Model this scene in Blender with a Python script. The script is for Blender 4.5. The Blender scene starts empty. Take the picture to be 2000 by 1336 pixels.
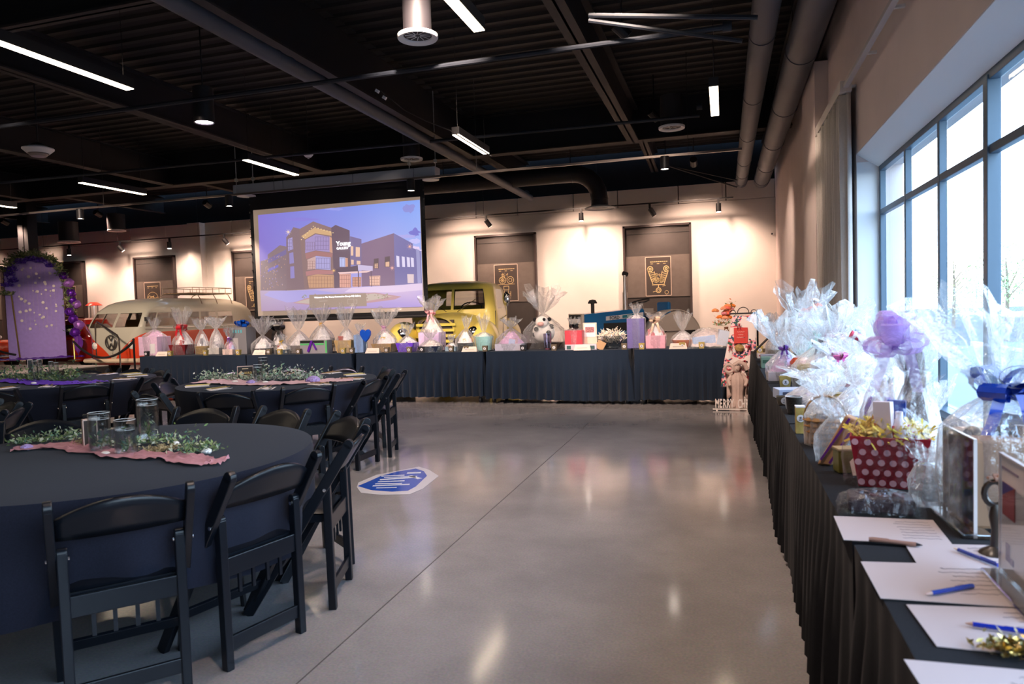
import bpy, math, random
from mathutils import Vector, Matrix, noise
C=bpy.context.scene.collection
PI=math.pi; R=math.radians
# ------------------------------------------------------------------ camera
H=1.37; FPX=1391.6
YAW,PITCH,ROLL=R(16.648),R(2.676),R(-1.827)
def _rot():
    cy,sy=math.cos(YAW),math.sin(YAW)
    W=Matrix(((cy,sy,0),(0,0,-1),(-sy,cy,0)))
    Rx=Matrix(((1,0,0),(0,math.cos(PITCH),-math.sin(PITCH)),(0,math.sin(PITCH),math.cos(PITCH))))
    Rz=Matrix(((math.cos(ROLL),-math.sin(ROLL),0),(math.sin(ROLL),math.cos(ROLL),0),(0,0,1)))
    return Rz@Rx@W
RM=_rot()
def ray(px,py): return RM.transposed()@Vector(((px-1000)/FPX,(py-668)/FPX,1))
def atz(px,py,z):
    d=ray(px,py); t=(z-H)/d.z; return Vector((d.x*t,d.y*t,z))
def aty(px,py,y):
    d=ray(px,py); t=y/d.y; return Vector((d.x*t,y,H+d.z*t))
def atx(px,py,x):
    d=ray(px,py); t=x/d.x; return Vector((x,d.y*t,H+d.z*t))
cam=bpy.data.cameras.new('camera'); co=bpy.data.objects.new('camera',cam); C.objects.link(co)
cam.sensor_width=36; cam.sensor_fit='HORIZONTAL'; cam.lens=FPX/2000*36; cam.clip_start=.05; cam.clip_end=500
r=RM; rot=Matrix(((r[0][0],-r[1][0],-r[2][0]),(r[0][1],-r[1][1],-r[2][1]),(r[0][2],-r[1][2],-r[2][2])))
co.matrix_world=Matrix.Translation((0,0,H))@rot.to_4x4()
cam.dof.use_dof=True; cam.dof.focus_distance=9.5; cam.dof.aperture_fstop=5.0
bpy.context.scene.camera=co
# ------------------------------------------------------------------ world, lights, exposure
sc=bpy.context.scene
sc.view_settings.view_transform='Standard'; sc.view_settings.look='None'; sc.view_settings.gamma=1
sc.view_settings.use_curve_mapping=False; sc.view_settings.exposure=0.82
sc.cycles.use_denoising=True
sc.cycles.max_bounces=8; sc.cycles.transparent_max_bounces=24; sc.cycles.diffuse_bounces=3; sc.cycles.glossy_bounces=4; sc.cycles.transmission_bounces=6
sc.cycles.sample_clamp_indirect=6; sc.cycles.caustics_reflective=False; sc.cycles.caustics_refractive=False
w=bpy.data.worlds.new('sky'); sc.world=w; w.use_nodes=True
nt=w.node_tree; bg=nt.nodes['Background']
tc=nt.nodes.new('ShaderNodeTexCoord'); sx=nt.nodes.new('ShaderNodeSeparateXYZ'); cr=nt.nodes.new('ShaderNodeValToRGB')
nt.links.new(tc.outputs['Generated'],sx.inputs[0]); nt.links.new(sx.outputs['Z'],cr.inputs[0]); nt.links.new(cr.outputs[0],bg.inputs['Color'])
cr.color_ramp.elements[0].color=(.70,.85,1,1); cr.color_ramp.elements[1].color=(.30,.56,1,1); cr.color_ramp.elements[1].position=.8
bg.inputs['Strength'].default_value=5.8
def lamp(kind,name,loc,power,color,target=None,**kw):
    l=bpy.data.lights.new(name,kind); l.energy=power; l.color=color
    for k,v in kw.items(): setattr(l,k,v)
    o=bpy.data.objects.new(name,l); C.objects.link(o); o.location=loc
    if target is not None: o.rotation_euler=(Vector(target)-Vector(loc)).to_track_quat('-Z','Y').to_euler()
    return o
po=lamp('AREA','window_portal',(1.6,2.2,1.6),0.0001,(1,1,1),(0,2.2,1.6),shape='RECTANGLE',size=10.6,size_y=2.3); po.data.cycles.is_portal=True
WARM=(1,.67,.50); WARM2=(1,.76,.62)
# ------------------------------------------------------------------ materials
MATS={}
def mat(name,col=(.5,.5,.5),rough=.5,metal=0,emit=None,es=0,noisy=0,nscale=8,bump=0,bscale=40,coat=0,spec=.5,alpha=1,trans=0,sheen=0,ior=1.45):
    if name in MATS: return MATS[name]
    m=bpy.data.materials.new(name); m.use_nodes=True; n=m.node_tree.nodes; L=m.node_tree.links; b=n['Principled BSDF']
    b.inputs['Base Color'].default_value=(*col,1); b.inputs['Roughness'].default_value=rough; b.inputs['Metallic'].default_value=metal
    b.inputs['Specular IOR Level'].default_value=spec; b.inputs['Coat Weight'].default_value=coat; b.inputs['Coat Roughness'].default_value=.08
    b.inputs['Transmission Weight'].default_value=trans; b.inputs['IOR'].default_value=ior; b.inputs['Alpha'].default_value=alpha
    if sheen: b.inputs['Sheen Weight'].default_value=sheen
    if emit: b.inputs['Emission Color'].default_value=(*emit,1); b.inputs['Emission Strength'].default_value=es
    if noisy or bump:
        t=n.new('ShaderNodeTexCoord'); 
    if noisy:
        z=n.new('ShaderNodeTexNoise'); z.inputs['Scale'].default_value=nscale; z.inputs['Detail'].default_value=4; L.new(t.outputs['Object'],z.inputs['Vector'])
        c=n.new('ShaderNodeValToRGB'); c.color_ramp.elements[0].position=.3; c.color_ramp.elements[1].position=.7
        c.color_ramp.elements[0].color=(*[x*(1-noisy) for x in col],1); c.color_ramp.elements[1].color=(*[min(1,x*(1+noisy)) for x in col],1)
        L.new(z.outputs['Fac'],c.inputs[0]); L.new(c.outputs[0],b.inputs['Base Color'])
    if bump:
        z=n.new('ShaderNodeTexNoise'); z.inputs['Scale'].default_value=bscale; z.inputs['Detail'].default_value=3; L.new(t.outputs['Object'],z.inputs['Vector'])
        u=n.new('ShaderNodeBump'); u.inputs['Strength'].default_value=bump; u.inputs['Distance'].default_value=.02; L.new(z.outputs['Fac'],u.inputs['Height']); L.new(u.outputs[0],b.inputs['Normal'])
    MATS[name]=m; return m
def film(name,fac=.3,tint=(1,1,1),rough=.12,diff=.35):
    if name in MATS: return MATS[name]
    m=bpy.data.materials.new(name); m.use_nodes=True; n=m.node_tree.nodes; L=m.node_tree.links; n.clear()
    o=n.new('ShaderNodeOutputMaterial'); tr=n.new('ShaderNodeBsdfTransparent'); g=n.new('ShaderNodeBsdfGlossy'); d=n.new('ShaderNodeBsdfDiffuse'); tl=n.new('ShaderNodeBsdfTranslucent')
    g.inputs['Roughness'].default_value=rough; g.inputs['Color'].default_value=(1,1,1,1); d.inputs['Color'].default_value=(*tint,1); tl.inputs['Color'].default_value=(*tint,1)
    tr.inputs['Color'].default_value=(*[.9+.1*x for x in tint],1)
    t=n.new('ShaderNodeTexCoord'); z=n.new('ShaderNodeTexNoise'); z.inputs['Scale'].default_value=30; z.inputs['Detail'].default_value=4; L.new(t.outputs['Object'],z.inputs['Vector'])
    u=n.new('ShaderNodeBump'); u.inputs['Strength'].default_value=.8; u.inputs['Distance'].default_value=.02; L.new(z.outputs['Fac'],u.inputs['Height'])
    L.new(u.outputs[0],g.inputs['Normal'])
    a=n.new('ShaderNodeMixShader'); a.inputs[0].default_value=.65; L.new(d.outputs[0],a.inputs[1]); L.new(tl.outputs[0],a.inputs[2])
    b=n.new('ShaderNodeMixShader'); b.inputs[0].default_value=diff; L.new(g.outputs[0],b.inputs[1]); L.new(a.outputs[0],b.inputs[2])
    lw=n.new('ShaderNodeLayerWeight'); lw.inputs[0].default_value=.35; L.new(u.outputs[0],lw.inputs['Normal'])
    mr=n.new('ShaderNodeMapRange'); mr.inputs['To Min'].default_value=fac*.5; mr.inputs['To Max'].default_value=min(1,fac*2.4); L.new(lw.outputs['Facing'],mr.inputs['Value'])
    c=n.new('ShaderNodeMixShader'); L.new(mr.outputs[0],c.inputs[0]); L.new(tr.outputs[0],c.inputs[1]); L.new(b.outputs[0],c.inputs[2]); L.new(c.outputs[0],o.inputs[0])
    MATS[name]=m; return m
def glass(name,fac=.1,tint=(1,1,1)):
    if name in MATS: return MATS[name]
    m=bpy.data.materials.new(name); m.use_nodes=True; n=m.node_tree.nodes; L=m.node_tree.links; n.clear()
    o=n.new('ShaderNodeOutputMaterial'); tr=n.new('ShaderNodeBsdfTransparent'); g=n.new('ShaderNodeBsdfGlossy'); g.inputs['Roughness'].default_value=.03
    tr.inputs['Color'].default_value=(*tint,1); lw=n.new('ShaderNodeLayerWeight'); lw.inputs[0].default_value=.4
    mr=n.new('ShaderNodeMapRange'); mr.inputs['To Min'].default_value=fac; mr.inputs['To Max'].default_value=min(1,fac*6); L.new(lw.outputs['Facing'],mr.inputs['Value'])
    c=n.new('ShaderNodeMixShader'); L.new(mr.outputs[0],c.inputs[0]); L.new(tr.outputs[0],c.inputs[1]); L.new(g.outputs[0],c.inputs[2]); L.new(c.outputs[0],o.inputs[0])
    MATS[name]=m; return m
def s2l(c): return tuple(((x/255)/12.92 if x/255<=.04045 else ((x/255+.055)/1.055)**2.4) for x in c)
def rgb(r_,g_,b_,rough=.6,**k): return mat('paint_%d_%d_%d_%d'%(r_,g_,b_,int(rough*10)),s2l((r_,g_,b_)),rough,**k)
BLACKP=mat('black_plastic',(.006,.0078,.012),.3,spec=.4)
CLOTH=mat('black_cloth',(.012,.012,.015),.95,spec=.12,sheen=.04,noisy=.15,nscale=200,bump=.1,bscale=600)
CLOTH2=mat('blueblack_cloth',(.014,.016,.028),.95,spec=.15,sheen=.05,noisy=.15,nscale=200)
BLKM=mat('black_metal',(.012,.012,.014),.45,metal=.0)
CHROME=mat('chrome',(.8,.8,.82),.12,metal=1)
GOLD=mat('gold',(.72,.5,.16),.3,metal=1)
GOLDP=mat('gold_card',(.55,.4,.12),.45,metal=.35,noisy=.3,nscale=30)
WHITE=mat('white_paint',(.78,.77,.76),.5)
CELLC=film('cellophane_thin',.12,(1,1,1),.1,.25)
PAPER=mat('paper',(.75,.72,.72),.75)
CELLO=film('cellophane',.36,(1,1,1),.12,.5)
CELLOW=film('cellophane_white',.6,(1,1,1),.15,.7)
STRIPM=mat('beam_paint',(.026,.021,.020),.7,noisy=.15,nscale=3)
# ------------------------------------------------------------------ mesh builder
class MB:
    def __init__(s): s.v=[];s.f=[];s.m=[];s.M=Matrix.Identity(4)
    def add(s,vs,fs,m=0):
        b=len(s.v); s.v+=[tuple(s.M@Vector(p)) for p in vs]
        for i,f in enumerate(fs): s.f.append(tuple(b+j for j in f)); s.m.append(m[i] if isinstance(m,list) else m)
        return s
    def box(s,c,d,m=0,rot=None,taper=1):
        x,y,z=[k/2 for k in d]; P=[]
        for k in (-1,1):
            t=taper if k>0 else 1
            for a,b in((-1,-1),(1,-1),(1,1),(-1,1)): P.append(Vector((a*x*t,b*y*t,k*z)))
        if rot is not None: P=[rot@p for p in P]
        P=[p+Vector(c) for p in P]
        return s.add(P,[(3,2,1,0),(4,5,6,7),(0,1,5,4),(1,2,6,5),(2,3,7,6),(3,0,4,7)],m)
    def beam(s,p0,p1,wd,th,m=0,up=(0,0,1)):
        p0,p1=Vector(p0),Vector(p1); d=(p1-p0); L=d.length; d.normalize(); u=Vector(up)
        x=d.cross(u); 
        if x.length<1e-4: x=d.cross(Vector((0,1,0)))
        x.normalize(); y=x.cross(d); P=[]
        for q in(p0,p1):
            for a,b in((-1,-1),(1,-1),(1,1),(-1,1)): P.append(q+x*a*wd/2+y*b*th/2)
        return s.add(P,[(3,2,1,0),(4,5,6,7),(0,1,5,4),(1,2,6,5),(2,3,7,6),(3,0,4,7)],m)
    def tube(s,pts,r,n=8,m=0,cap=True,closed=False):
        pts=[Vector(p) for p in pts]; K=len(pts); rr=r if isinstance(r,(list,tuple)) else [r]*K; vs=[];px=None
        for i,p in enumerate(pts):
            if closed: d=pts[(i+1)%K]-pts[i-1]
            else: d=pts[min(i+1,K-1)]-pts[max(i-1,0)]
            d.normalize()
            if px is None: px=d.orthogonal().normalized()
            px=(px-d*px.dot(d)).normalized(); py=d.cross(px)
            for k in range(n):
                a=2*PI*k/n; vs.append(p+(px*math.cos(a)+py*math.sin(a))*rr[i])
        fs=[]
        for i in range(K if closed else K-1):
            j=(i+1)%K
            for k in range(n): fs.append((i*n+k,i*n+(k+1)%n,j*n+(k+1)%n,j*n+k))
        if cap and not closed: fs.append(tuple(range(n-1,-1,-1))); fs.append(tuple((K-1)*n+k for k in range(n)))
        return s.add(vs,fs,m)
    def cyl(s,p0,p1,r,n=12,m=0,r1=None): return s.tube([p0,p1],[r,r if r1 is None else r1],n,m)
    def lathe(s,prof,c=(0,0,0),n=20,m=0,sx=1,sy=1,cap=False):
        vs=[];fs=[]; K=len(prof)
        for r_,z in prof:
            for k in range(n):
                a=2*PI*k/n; vs.append((c[0]+r_*sx*math.cos(a),c[1]+r_*sy*math.sin(a),c[2]+z))
        for i in range(K-1):
            for k in range(n): fs.append((i*n+k,i*n+(k+1)%n,(i+1)*n+(k+1)%n,(i+1)*n+k))
        mm=[m]*len(fs) if not isinstance(m,list) else [m[i] for i in range(K-1) for k in range(n)]
        if cap: fs.append(tuple(range(n-1,-1,-1))); fs.append(tuple((K-1)*n+k for k in range(n))); mm+=[mm[0],mm[-1]]
        return s.add(vs,fs,mm)
    def sph(s,c,r,n=12,m=0,k=8):
        if not isinstance(r,(tuple,list)): r=(r,r,r)
        prof=[(max(1e-4,math.sin(PI*i/k)),-math.cos(PI*i/k)*r[2]) for i in range(k+1)]
        return s.lathe(prof,c,n,m,r[0],r[1])
    def prism(s,poly,o,ax,ay,th,m=0):
        # poly 2d -> plane o + x*ax + y*ay, thickness along normal
        o,ax,ay=Vector(o),Vector(ax),Vector(ay); nn=ax.cross(ay).normalized()*th; K=len(poly)
        A=[o+ax*x+ay*y for x,y in poly]; B=[p+nn for p in A]
        fs=[tuple(range(K-1,-1,-1)),tuple(range(K,2*K))]+[(i,(i+1)%K,K+(i+1)%K,K+i) for i in range(K)]
        return s.add(A+B,fs,m)
    def grid(s,fn,nu,nv,m=0,cu=False):
        vs=[fn(i/nu,j/nv) for j in range(nv+1) for i in range(nu+(0 if cu else 1))]; W=nu if cu else nu+1
        fs=[(j*W+i,j*W+(i+1)%W,(j+1)*W+(i+1)%W,(j+1)*W+i) for j in range(nv) for i in range(nu)]
        return s.add(vs,fs,m)
    def build(s,name,mats,parent=None,loc=(0,0,0),rz=0,smooth=False,bevel=0,solid=0,kind=None):
        me=bpy.data.meshes.new(name); me.from_pydata(s.v,[],s.f)
        if not isinstance(mats,(list,tuple)): mats=[mats]
        for k in mats: me.materials.append(k)
        me.polygons.foreach_set('material_index',s.m)
        if smooth:
            me.polygons.foreach_set('use_smooth',[True]*len(me.polygons))
            try: me.set_sharp_from_angle(angle=R(40))
            except Exception: pass
        me.update()
        o=bpy.data.objects.new(name,me); C.objects.link(o); o.parent=parent; o.location=loc; o.rotation_euler=(0,0,rz)
        if bevel: b=o.modifiers.new('b','BEVEL'); b.width=bevel; b.segments=2; b.limit_method='ANGLE'
        if solid: b=o.modifiers.new('s','SOLIDIFY'); b.thickness=solid
        if kind: o['kind']=kind
        return o
def thing(name,label,cat,loc=(0,0,0),rz=0,group=None):
    o=bpy.data.objects.new(name,None); C.objects.link(o); o.location=loc; o.rotation_euler=(0,0,rz); o.empty_display_size=.1
    return tag(o,label,cat,group)
def tag(o,label,cat,group=None):
    o['label']=label; o['category']=cat
    if group: o['group']=group
    return o
def dup(o,loc,rz=None,label=None,group=None,parent=None):
    c=o.copy(); C.objects.link(c); c.parent=parent
    if loc is not None: c.location=loc
    if rz is not None: c.rotation_euler=(0,0,rz)
    if label: c['label']=label
    if group: c['group']=group
    for k in KIDS.get(o.name,[]) if False else [x for x in bpy.data.objects if x.parent==o]: dup(k,None,None,None,None,c)
    return c
KIDS={}
def textmesh(s,size,ext=.002,bold=0):
    cu=bpy.data.curves.new('t','FONT'); cu.body=s; cu.size=size; cu.extrude=ext; cu.align_x='CENTER'; cu.align_y='CENTER'; cu.offset=bold; cu.resolution_u=3
    o=bpy.data.objects.new('t',cu); C.objects.link(o); dg=bpy.context.evaluated_depsgraph_get(); me=bpy.data.meshes.new_from_object(o.evaluated_get(dg))
    bpy.data.objects.remove(o); return me
def text(name,s,size,m,parent,loc,rot,ext=.002,bold=0):
    me=textmesh(s,size,ext,bold); me.materials.clear(); me.materials.append(m); o=bpy.data.objects.new(name,me); C.objects.link(o); o.parent=parent; o.location=loc; o.rotation_euler=rot; return o
rnd=random.Random(7)
# ================================================================== SETTING
BW=18.5; WX=1.23; CZ=5.3; XL=-30; YN=-6
def floormat():
    m=bpy.data.materials.new('polished_concrete'); m.use_nodes=True; n=m.node_tree.nodes; L=m.node_tree.links; b=n['Principled BSDF']
    t=n.new('ShaderNodeTexCoord'); z=n.new('ShaderNodeTexNoise'); z.inputs['Scale'].default_value=.9; z.inputs['Detail'].default_value=9; z.inputs['Roughness'].default_value=.6; L.new(t.outputs['Object'],z.inputs['Vector'])
    c=n.new('ShaderNodeValToRGB'); c.color_ramp.elements[0].position=.3; c.color_ramp.elements[1].position=.72; c.color_ramp.elements[0].color=(.215,.188,.19,1); c.color_ramp.elements[1].color=(.37,.325,.325,1)
    z2=n.new('ShaderNodeTexNoise'); z2.inputs['Scale'].default_value=90; z2.inputs['Detail'].default_value=4; L.new(t.outputs['Object'],z2.inputs['Vector'])
    mx=n.new('ShaderNodeMix'); mx.data_type='RGBA'; mx.blend_type='OVERLAY'; mx.inputs[0].default_value=.35
    L.new(z.outputs['Fac'],c.inputs[0]); L.new(c.outputs[0],mx.inputs[6]); L.new(z2.outputs['Color'],mx.inputs[7])
    hs=n.new('ShaderNodeHueSaturation'); hs.inputs['Saturation'].default_value=.55; L.new(mx.outputs[2],hs.inputs['Color']); L.new(hs.outputs[0],b.inputs['Base Color'])
    mr=n.new('ShaderNodeMapRange'); mr.inputs['To Min'].default_value=.07; mr.inputs['To Max'].default_value=.17; L.new(z.outputs['Fac'],mr.inputs['Value']); L.new(mr.outputs[0],b.inputs['Roughness'])
    b.inputs['Specular IOR Level'].default_value=.6
    return m
FL=floormat()
b=MB(); b.box(((XL+WX+.4)/2,(YN+BW+.2)/2,-.1),(WX+.4-XL,BW+.2-YN,.2)); fo=b.build('floor',FL,kind='structure')
CLOTHF=mat('navy_black_cloth',(.013,.022,.040),.9,spec=.2,sheen=.06,noisy=.15,nscale=150)
JM=mat('joint_dark',(.08,.07,.07),.7)
for x,nm in((-1.55,1),(-7.2,2)):
    b=MB(); b.box((x,(YN+BW)/2,.0006),(.006,BW-YN-.1,.0012)); b.build('floor_joint',JM,fo)
b=MB(); b.box(((XL+WX)/2,9.45,.0006),(WX-XL-.1,.006,.0012)); b.build('floor_joint',JM,fo)
WALLM=mat('wall_paint',(.74,.70,.67),.8,noisy=.03,nscale=2)
WALLR=mat('wall_paint_window_side',(.74,.62,.58),.8,noisy=.04,nscale=2)
DARK=mat('ceiling_black',(.0045,.004,.0048),.85,noisy=.3,nscale=2)
TZ=3.86
b=MB(); b.box(((XL+WX)/2,BW+.1,TZ/2),(WX-XL,.2,TZ)); b.box(((XL+WX)/2,BW+.15,(TZ+CZ)/2),(WX-XL,.1,CZ-TZ),1); wb=b.build('wall_back',[WALLM,DARK],kind='structure')
xs=[XL,-27,-25.2,-23.64,-22.88,-21.56,-20.52,-19.17,-18.14,-16.77,-15.4,-14.31,-12.9,-11.5,-10,-9,-7.98,-6.44,-5.26,-3.74,-2.58,-1.06,.087,WX]
for a,c in zip(xs[:-1],xs[1:]):
    q=MB(); q.box(((a+c)/2,BW+.045,(TZ+4.32)/2),(c-a-.025,.09,4.32-TZ-.02)); q.build('panel',WALLM,wb)
b=MB(); xa=aty(380,520,BW).x; xb=aty(404,520,BW).x; b.box(((xa+xb)/2,BW-.12,2.15),(xb-xa,.24,4.3)); b.build('pilaster',WALLM,wb)
# right wall: solid beyond window, window opening Y -3.2..7.53, Z .5..2.74
WY1=7.53; WY0=-3.2; SILL=.5; TOPZ=2.74
b=MB(); T=.19
b.box((WX+.2,(WY1+BW+.3)/2,CZ/2),(.4,BW+.3-WY1,CZ)); b.box((WX+T/2+.1,(WY0+WY1)/2,SILL/2),(T+.2,WY1-WY0,SILL)); b.box((WX+.2,(YN+WY0)/2,CZ/2),(.4,WY0-YN,CZ))
# header with sloping soffit
b.prism([(0,TOPZ),(.19,2.61),(.4,2.61),(.4,CZ),(0,CZ)],(WX,WY1,0),(1,0,0),(0,0,1),WY1-WY0)
REV=mat('reveal_white',(.86,.87,.88),.6)
wr=b.build('wall_right',[WALLR],kind='structure')
b=MB(); b.prism([(.002,TOPZ-.004),(.19,2.606),(.19,2.60),(.002,TOPZ-.010)],(WX,WY1,0),(1,0,0),(0,0,1),WY1-WY0); b.box((WX+.1,WY1-.003,(TOPZ+SILL)/2-.04),(.196,.006,TOPZ-SILL-.09)); b.box((WX+.1,(WY0+WY1)/2,SILL+.004),(.2,WY1-WY0,.008)); b.build('reveal_lining',REV,wr)
b=MB(); b.box((WX-.07,10.05,2.1),(.16,1.4,4.2)); b.build('pilaster',WALLR,wr)
b=MB(); b.box((WX+.31,(WY0+WY1)/2,1.6),(.02,.01,.01)); 
b=MB(); b.box((XL-.1,(YN+BW)/2,CZ/2),(.2,BW-YN+.6,CZ)); b.build('wall_left',WALLM,kind='structure')
b=MB(); b.box(((XL+WX)/2,YN-.1,CZ/2),(WX-XL,.2,CZ)); b.build('wall_near',WALLM,kind='structure')
# baseboard at the back
b=MB(); b.box(((XL+WX)/2,BW-.01,.06),(WX-XL,.02,.12)); b.build('baseboard_back',mat('base_dark',(.05,.045,.04),.5),kind='structure')
# ceiling deck with ribs
b=MB(); b.box(((XL+WX)/2,(YN+BW)/2,CZ+.1),(WX-XL,BW-YN,.2)); ce=b.build('ceiling',DARK,kind='structure')
b=MB(); y=YN+.1
RIB=mat('deck_rib',(.0045,.0035,.0035),.7,noisy=.25,nscale=3)
while y<BW:
    b.prism([(0,0),(.03,-.035),(.11,-.035),(.14,0)],(XL,y,CZ),(0,1,0),(0,0,1),WX-XL); y+=.3
b.build('deck_ribs',RIB,ce,kind='stuff')
# window frame, glass
FR=mat('window_metal',(.10,.15,.20),.4,metal=.2)
wn=MB(); fx=WX+T+.03
win=bpy.data.objects.new('window_1',None); C.objects.link(win); win['kind']='structure'
def fbox(n,c,d): q=MB(); q.box(c,d); return q.build(n,FR,win,bevel=.004)
fbox('head_frame',(fx,(WY0+WY1)/2,2.58),(.055,WY1-WY0,.055)); fbox('sill_frame',(fx,(WY0+WY1)/2,SILL+.05),(.13,WY1-WY0,.1))
fbox('transom',(fx,(WY0+WY1)/2,2.17),(.05,WY1-WY0,.05))
ys=[WY1-.035]
y=6.53
while y>WY0: ys.append(y); y-=.95
for i,y in enumerate(ys): fbox('mullion',(fx-.002,y,1.53),(.05 if i not in(3,6) else .07,.05 if i not in(3,6) else .07,2.1))
GL=glass('window_glass',.03,(.97,.985,.98))
ys2=ys+[WY0]
for a,c in zip(ys2[:-1],ys2[1:]):
    for z0,z1 in((SILL+.1,2.14),(2.2,2.55)):
        q=MB(); q.box((fx+.02,(a+c)/2,(z0+z1)/2),(.008,abs(a-c)-.05,z1-z0)); q.build('pane',GL,win)
# black steel column at left
p=aty(55,470,17.2)
b=MB(); b.box((p.x,17.2,CZ/2),(.40,.34,CZ)); b.box((p.x+.02,17.02,CZ/2),(.03,.02,CZ)); b.build('steel_column',BLKM,kind='structure')
# ceiling beams (running towards the back wall)
def ibeam(name,p0,p1,hh,fw):
    b=MB(); p0,p1=Vector(p0),Vector(p1)
    b.beam(p0+Vector((0,0,.012)),p1+Vector((0,0,.012)),fw,.024,1); b.beam(p0+Vector((0,0,hh-.012)),p1+Vector((0,0,hh-.012)),fw,.024)
    b.beam(p0+Vector((0,0,hh/2)),p1+Vector((0,0,hh/2)),.03,hh); return b.build(name,[mat('beam_black',(.007,.007,.010),.6),STRIPM],kind='structure')
for x,fw,hh in((-1.62,.22,.6),(-5.0,.3,.8),(-8.45,.22,.6),(-12.4,.22,.6),(-16.8,.22,.6),(-21.5,.22,.6),(1.0,.2,.6)):
    ibeam('roof_beam',(x,YN,4.5),(x,13.9,4.5),hh,fw); ibeam('roof_beam',(x+(.1 if x>-3 else 0),14.1,4.7),(x,BW,4.7),.5,fw*.8)
ibeam('roof_girder',(XL,14,4.5),(WX,14,4.5),.8,.24)
p=atz(200,28,4.5); ibeam('roof_girder',(XL,p.y,4.52),(-5.1,p.y,4.52),.6,.14)
# exterior ground, kerbs and trees
b=MB(); b.box((60,20,-.35),(118,160,.1)); b.build('ground_outside',mat('asphalt',(.075,.10,.11),.9,noisy=.1,nscale=.5),kind='structure')
b=MB(); b.box((34,40,-.26),(30,60,.1)); b.build('field_outside',mat('dry_field',(.75,.68,.5),.9,noisy=.15,nscale=.3),kind='structure')
b=MB(); b.box((9.5,18,-.25),(3.5,16,.12)); b.build('lawn_outside',mat('lawn',(.18,.35,.12),.9,noisy=.3,nscale=3),kind='structure')
b=MB(); b.box((4.6,8,-.27),(5.9,34,.1)); b.build('path_outside',mat('pale_concrete',(.2,.22,.23),.9,noisy=.05,nscale=1),kind='structure')
b=MB(); b.box((7.6,18,-.22),(.15,16,.16)); b.build('kerb_outside',mat('kerb',(.6,.58,.55),.8),kind='structure')
def tree(px,py,dist,hh,wd,cols,label,seed,name='tree'):
    d=ray(px,py); d.z=0; d.normalize(); P=d*dist; rr=random.Random(seed)
    t=thing(name,label,'tree' if name=='tree' else 'shrub',(P.x,P.y,-.3))
    b=MB(); b.tube([(0,0,0),(.05,0,hh*.5),(0,.03,hh*.8)],[.09*hh/4,.06*hh/4,.02],7)
    for k in range(6): a=rr.random()*6.28; b.tube([(0,0,hh*.35+k*.05*hh),(math.cos(a)*wd*.35,math.sin(a)*wd*.35,hh*(.6+.05*k))],[.03*hh/4,.008],5)
    b.build('trunk',mat('bark',(.25,.18,.12),.9),t)
    b=MB(); cz_=.62 if wd<2.7 and name=='tree' else .45
    for k in range(900):
        u=Vector((rr.gauss(0,1),rr.gauss(0,1),rr.gauss(0,1))).normalized()*rr.random()**.4
        c=Vector((u.x*wd/2,u.y*wd/2,hh*cz_+u.z*hh*min(.36,cz_-.06))); s_=.055*hh/3
        a=Vector((rr.uniform(-1,1),rr.uniform(-1,1),rr.uniform(-1,1))).normalized(); e=a.orthogonal().normalized()
        b.add([c-a*s_,c-e*s_*.5,c+a*s_,c+e*s_*.5],[(0,1,2,3)],rr.randrange(2))
    b.build('foliage',[mat('leaf%s'%str(cols),cols,.8),mat('leafb%s'%str(cols),[k*1.25 for k in cols],.8)],t)
tree(1965,600,30,3.6,2.6,(.30,.38,.16),'slender green tree standing alone beyond the parking lot, outside the window',1)
tree(1862,600,42,4.2,3.0,(.50,.48,.2),'yellow-green bushy tree at the edge of the outside field',2)
tree(1884,600,55,2.6,2.6,(.2,.28,.18),'small dark round shrub outside, next to the yellow-green tree',3,'shrub')
tree(1906,600,70,3.2,3.0,(.22,.25,.2),'small grey-green round shrub outside, close to the window mullion',4,'shrub')
# ================================================================== CEILING EQUIPMENT
DUCTM=mat('duct_paint',(.055,.062,.080),.55,noisy=.1,nscale=2)
DUCTD=mat('duct_black',(.020,.018,.021),.55)
def duct(name,label,pts,r_,seams,m,sup=None):
    o=thing(name,label,'duct',(0,0,0)); b=MB(); b.tube(pts,r_,22); b.build('duct_body',m,o,smooth=True)
    for s in seams:
        p0,d=Vector(s[0]),Vector(s[1]).normalized(); q=MB(); q.tube([p0-d*.012,p0+d*.012],r_*1.05,22); q.build('seam_ring',m,o,smooth=True)
    for (x,y,z) in (sup or []):
        q=MB(); q.cyl((x,y,z),(x,y,CZ),.006,6); q.build('hanger_rod',BLKM,o)
    return o
ys_=[-4,-2.2,-.4,1.4,3.2,5.6,8.2,10.6,13,15.3,16.8]
duct('round_duct','long grey round air duct running to the back wall, the thinner of the parallel pair',[(.44,YN+.1,4.22),(.44,18.1,4.22)],.135,[((.44,y,4.22),(0,1,0)) for y in ys_]+[((.44,17.8,4.22),(0,1,0))],DUCTM,[(.44,y,4.3) for y in(2,6,10,14)])
duct('round_duct','long grey round air duct beside the window wall, the thicker of the parallel pair',[(.90,YN+.1,4.22),(.90,18.1,4.22)],.175,[((.90,y,4.22),(0,1,0)) for y in [u+.7 for u in ys_[:-1]]]+[((.9,17.7,4.22),(0,1,0))],DUCTM,[(.9,y,4.3) for y in(2,6,10,14)])
# thin main pipe running towards the wall
duct('sprinkler_main','dark round sprinkler main pipe running towards the back wall above the screen',[(-4.66,YN+.1,4.25),(-4.66,17.6,4.15)],.085,[((-4.66,y,4.2),(0,1,0)) for y in(6.9,7.15,17.2)],DUCTM)
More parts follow.
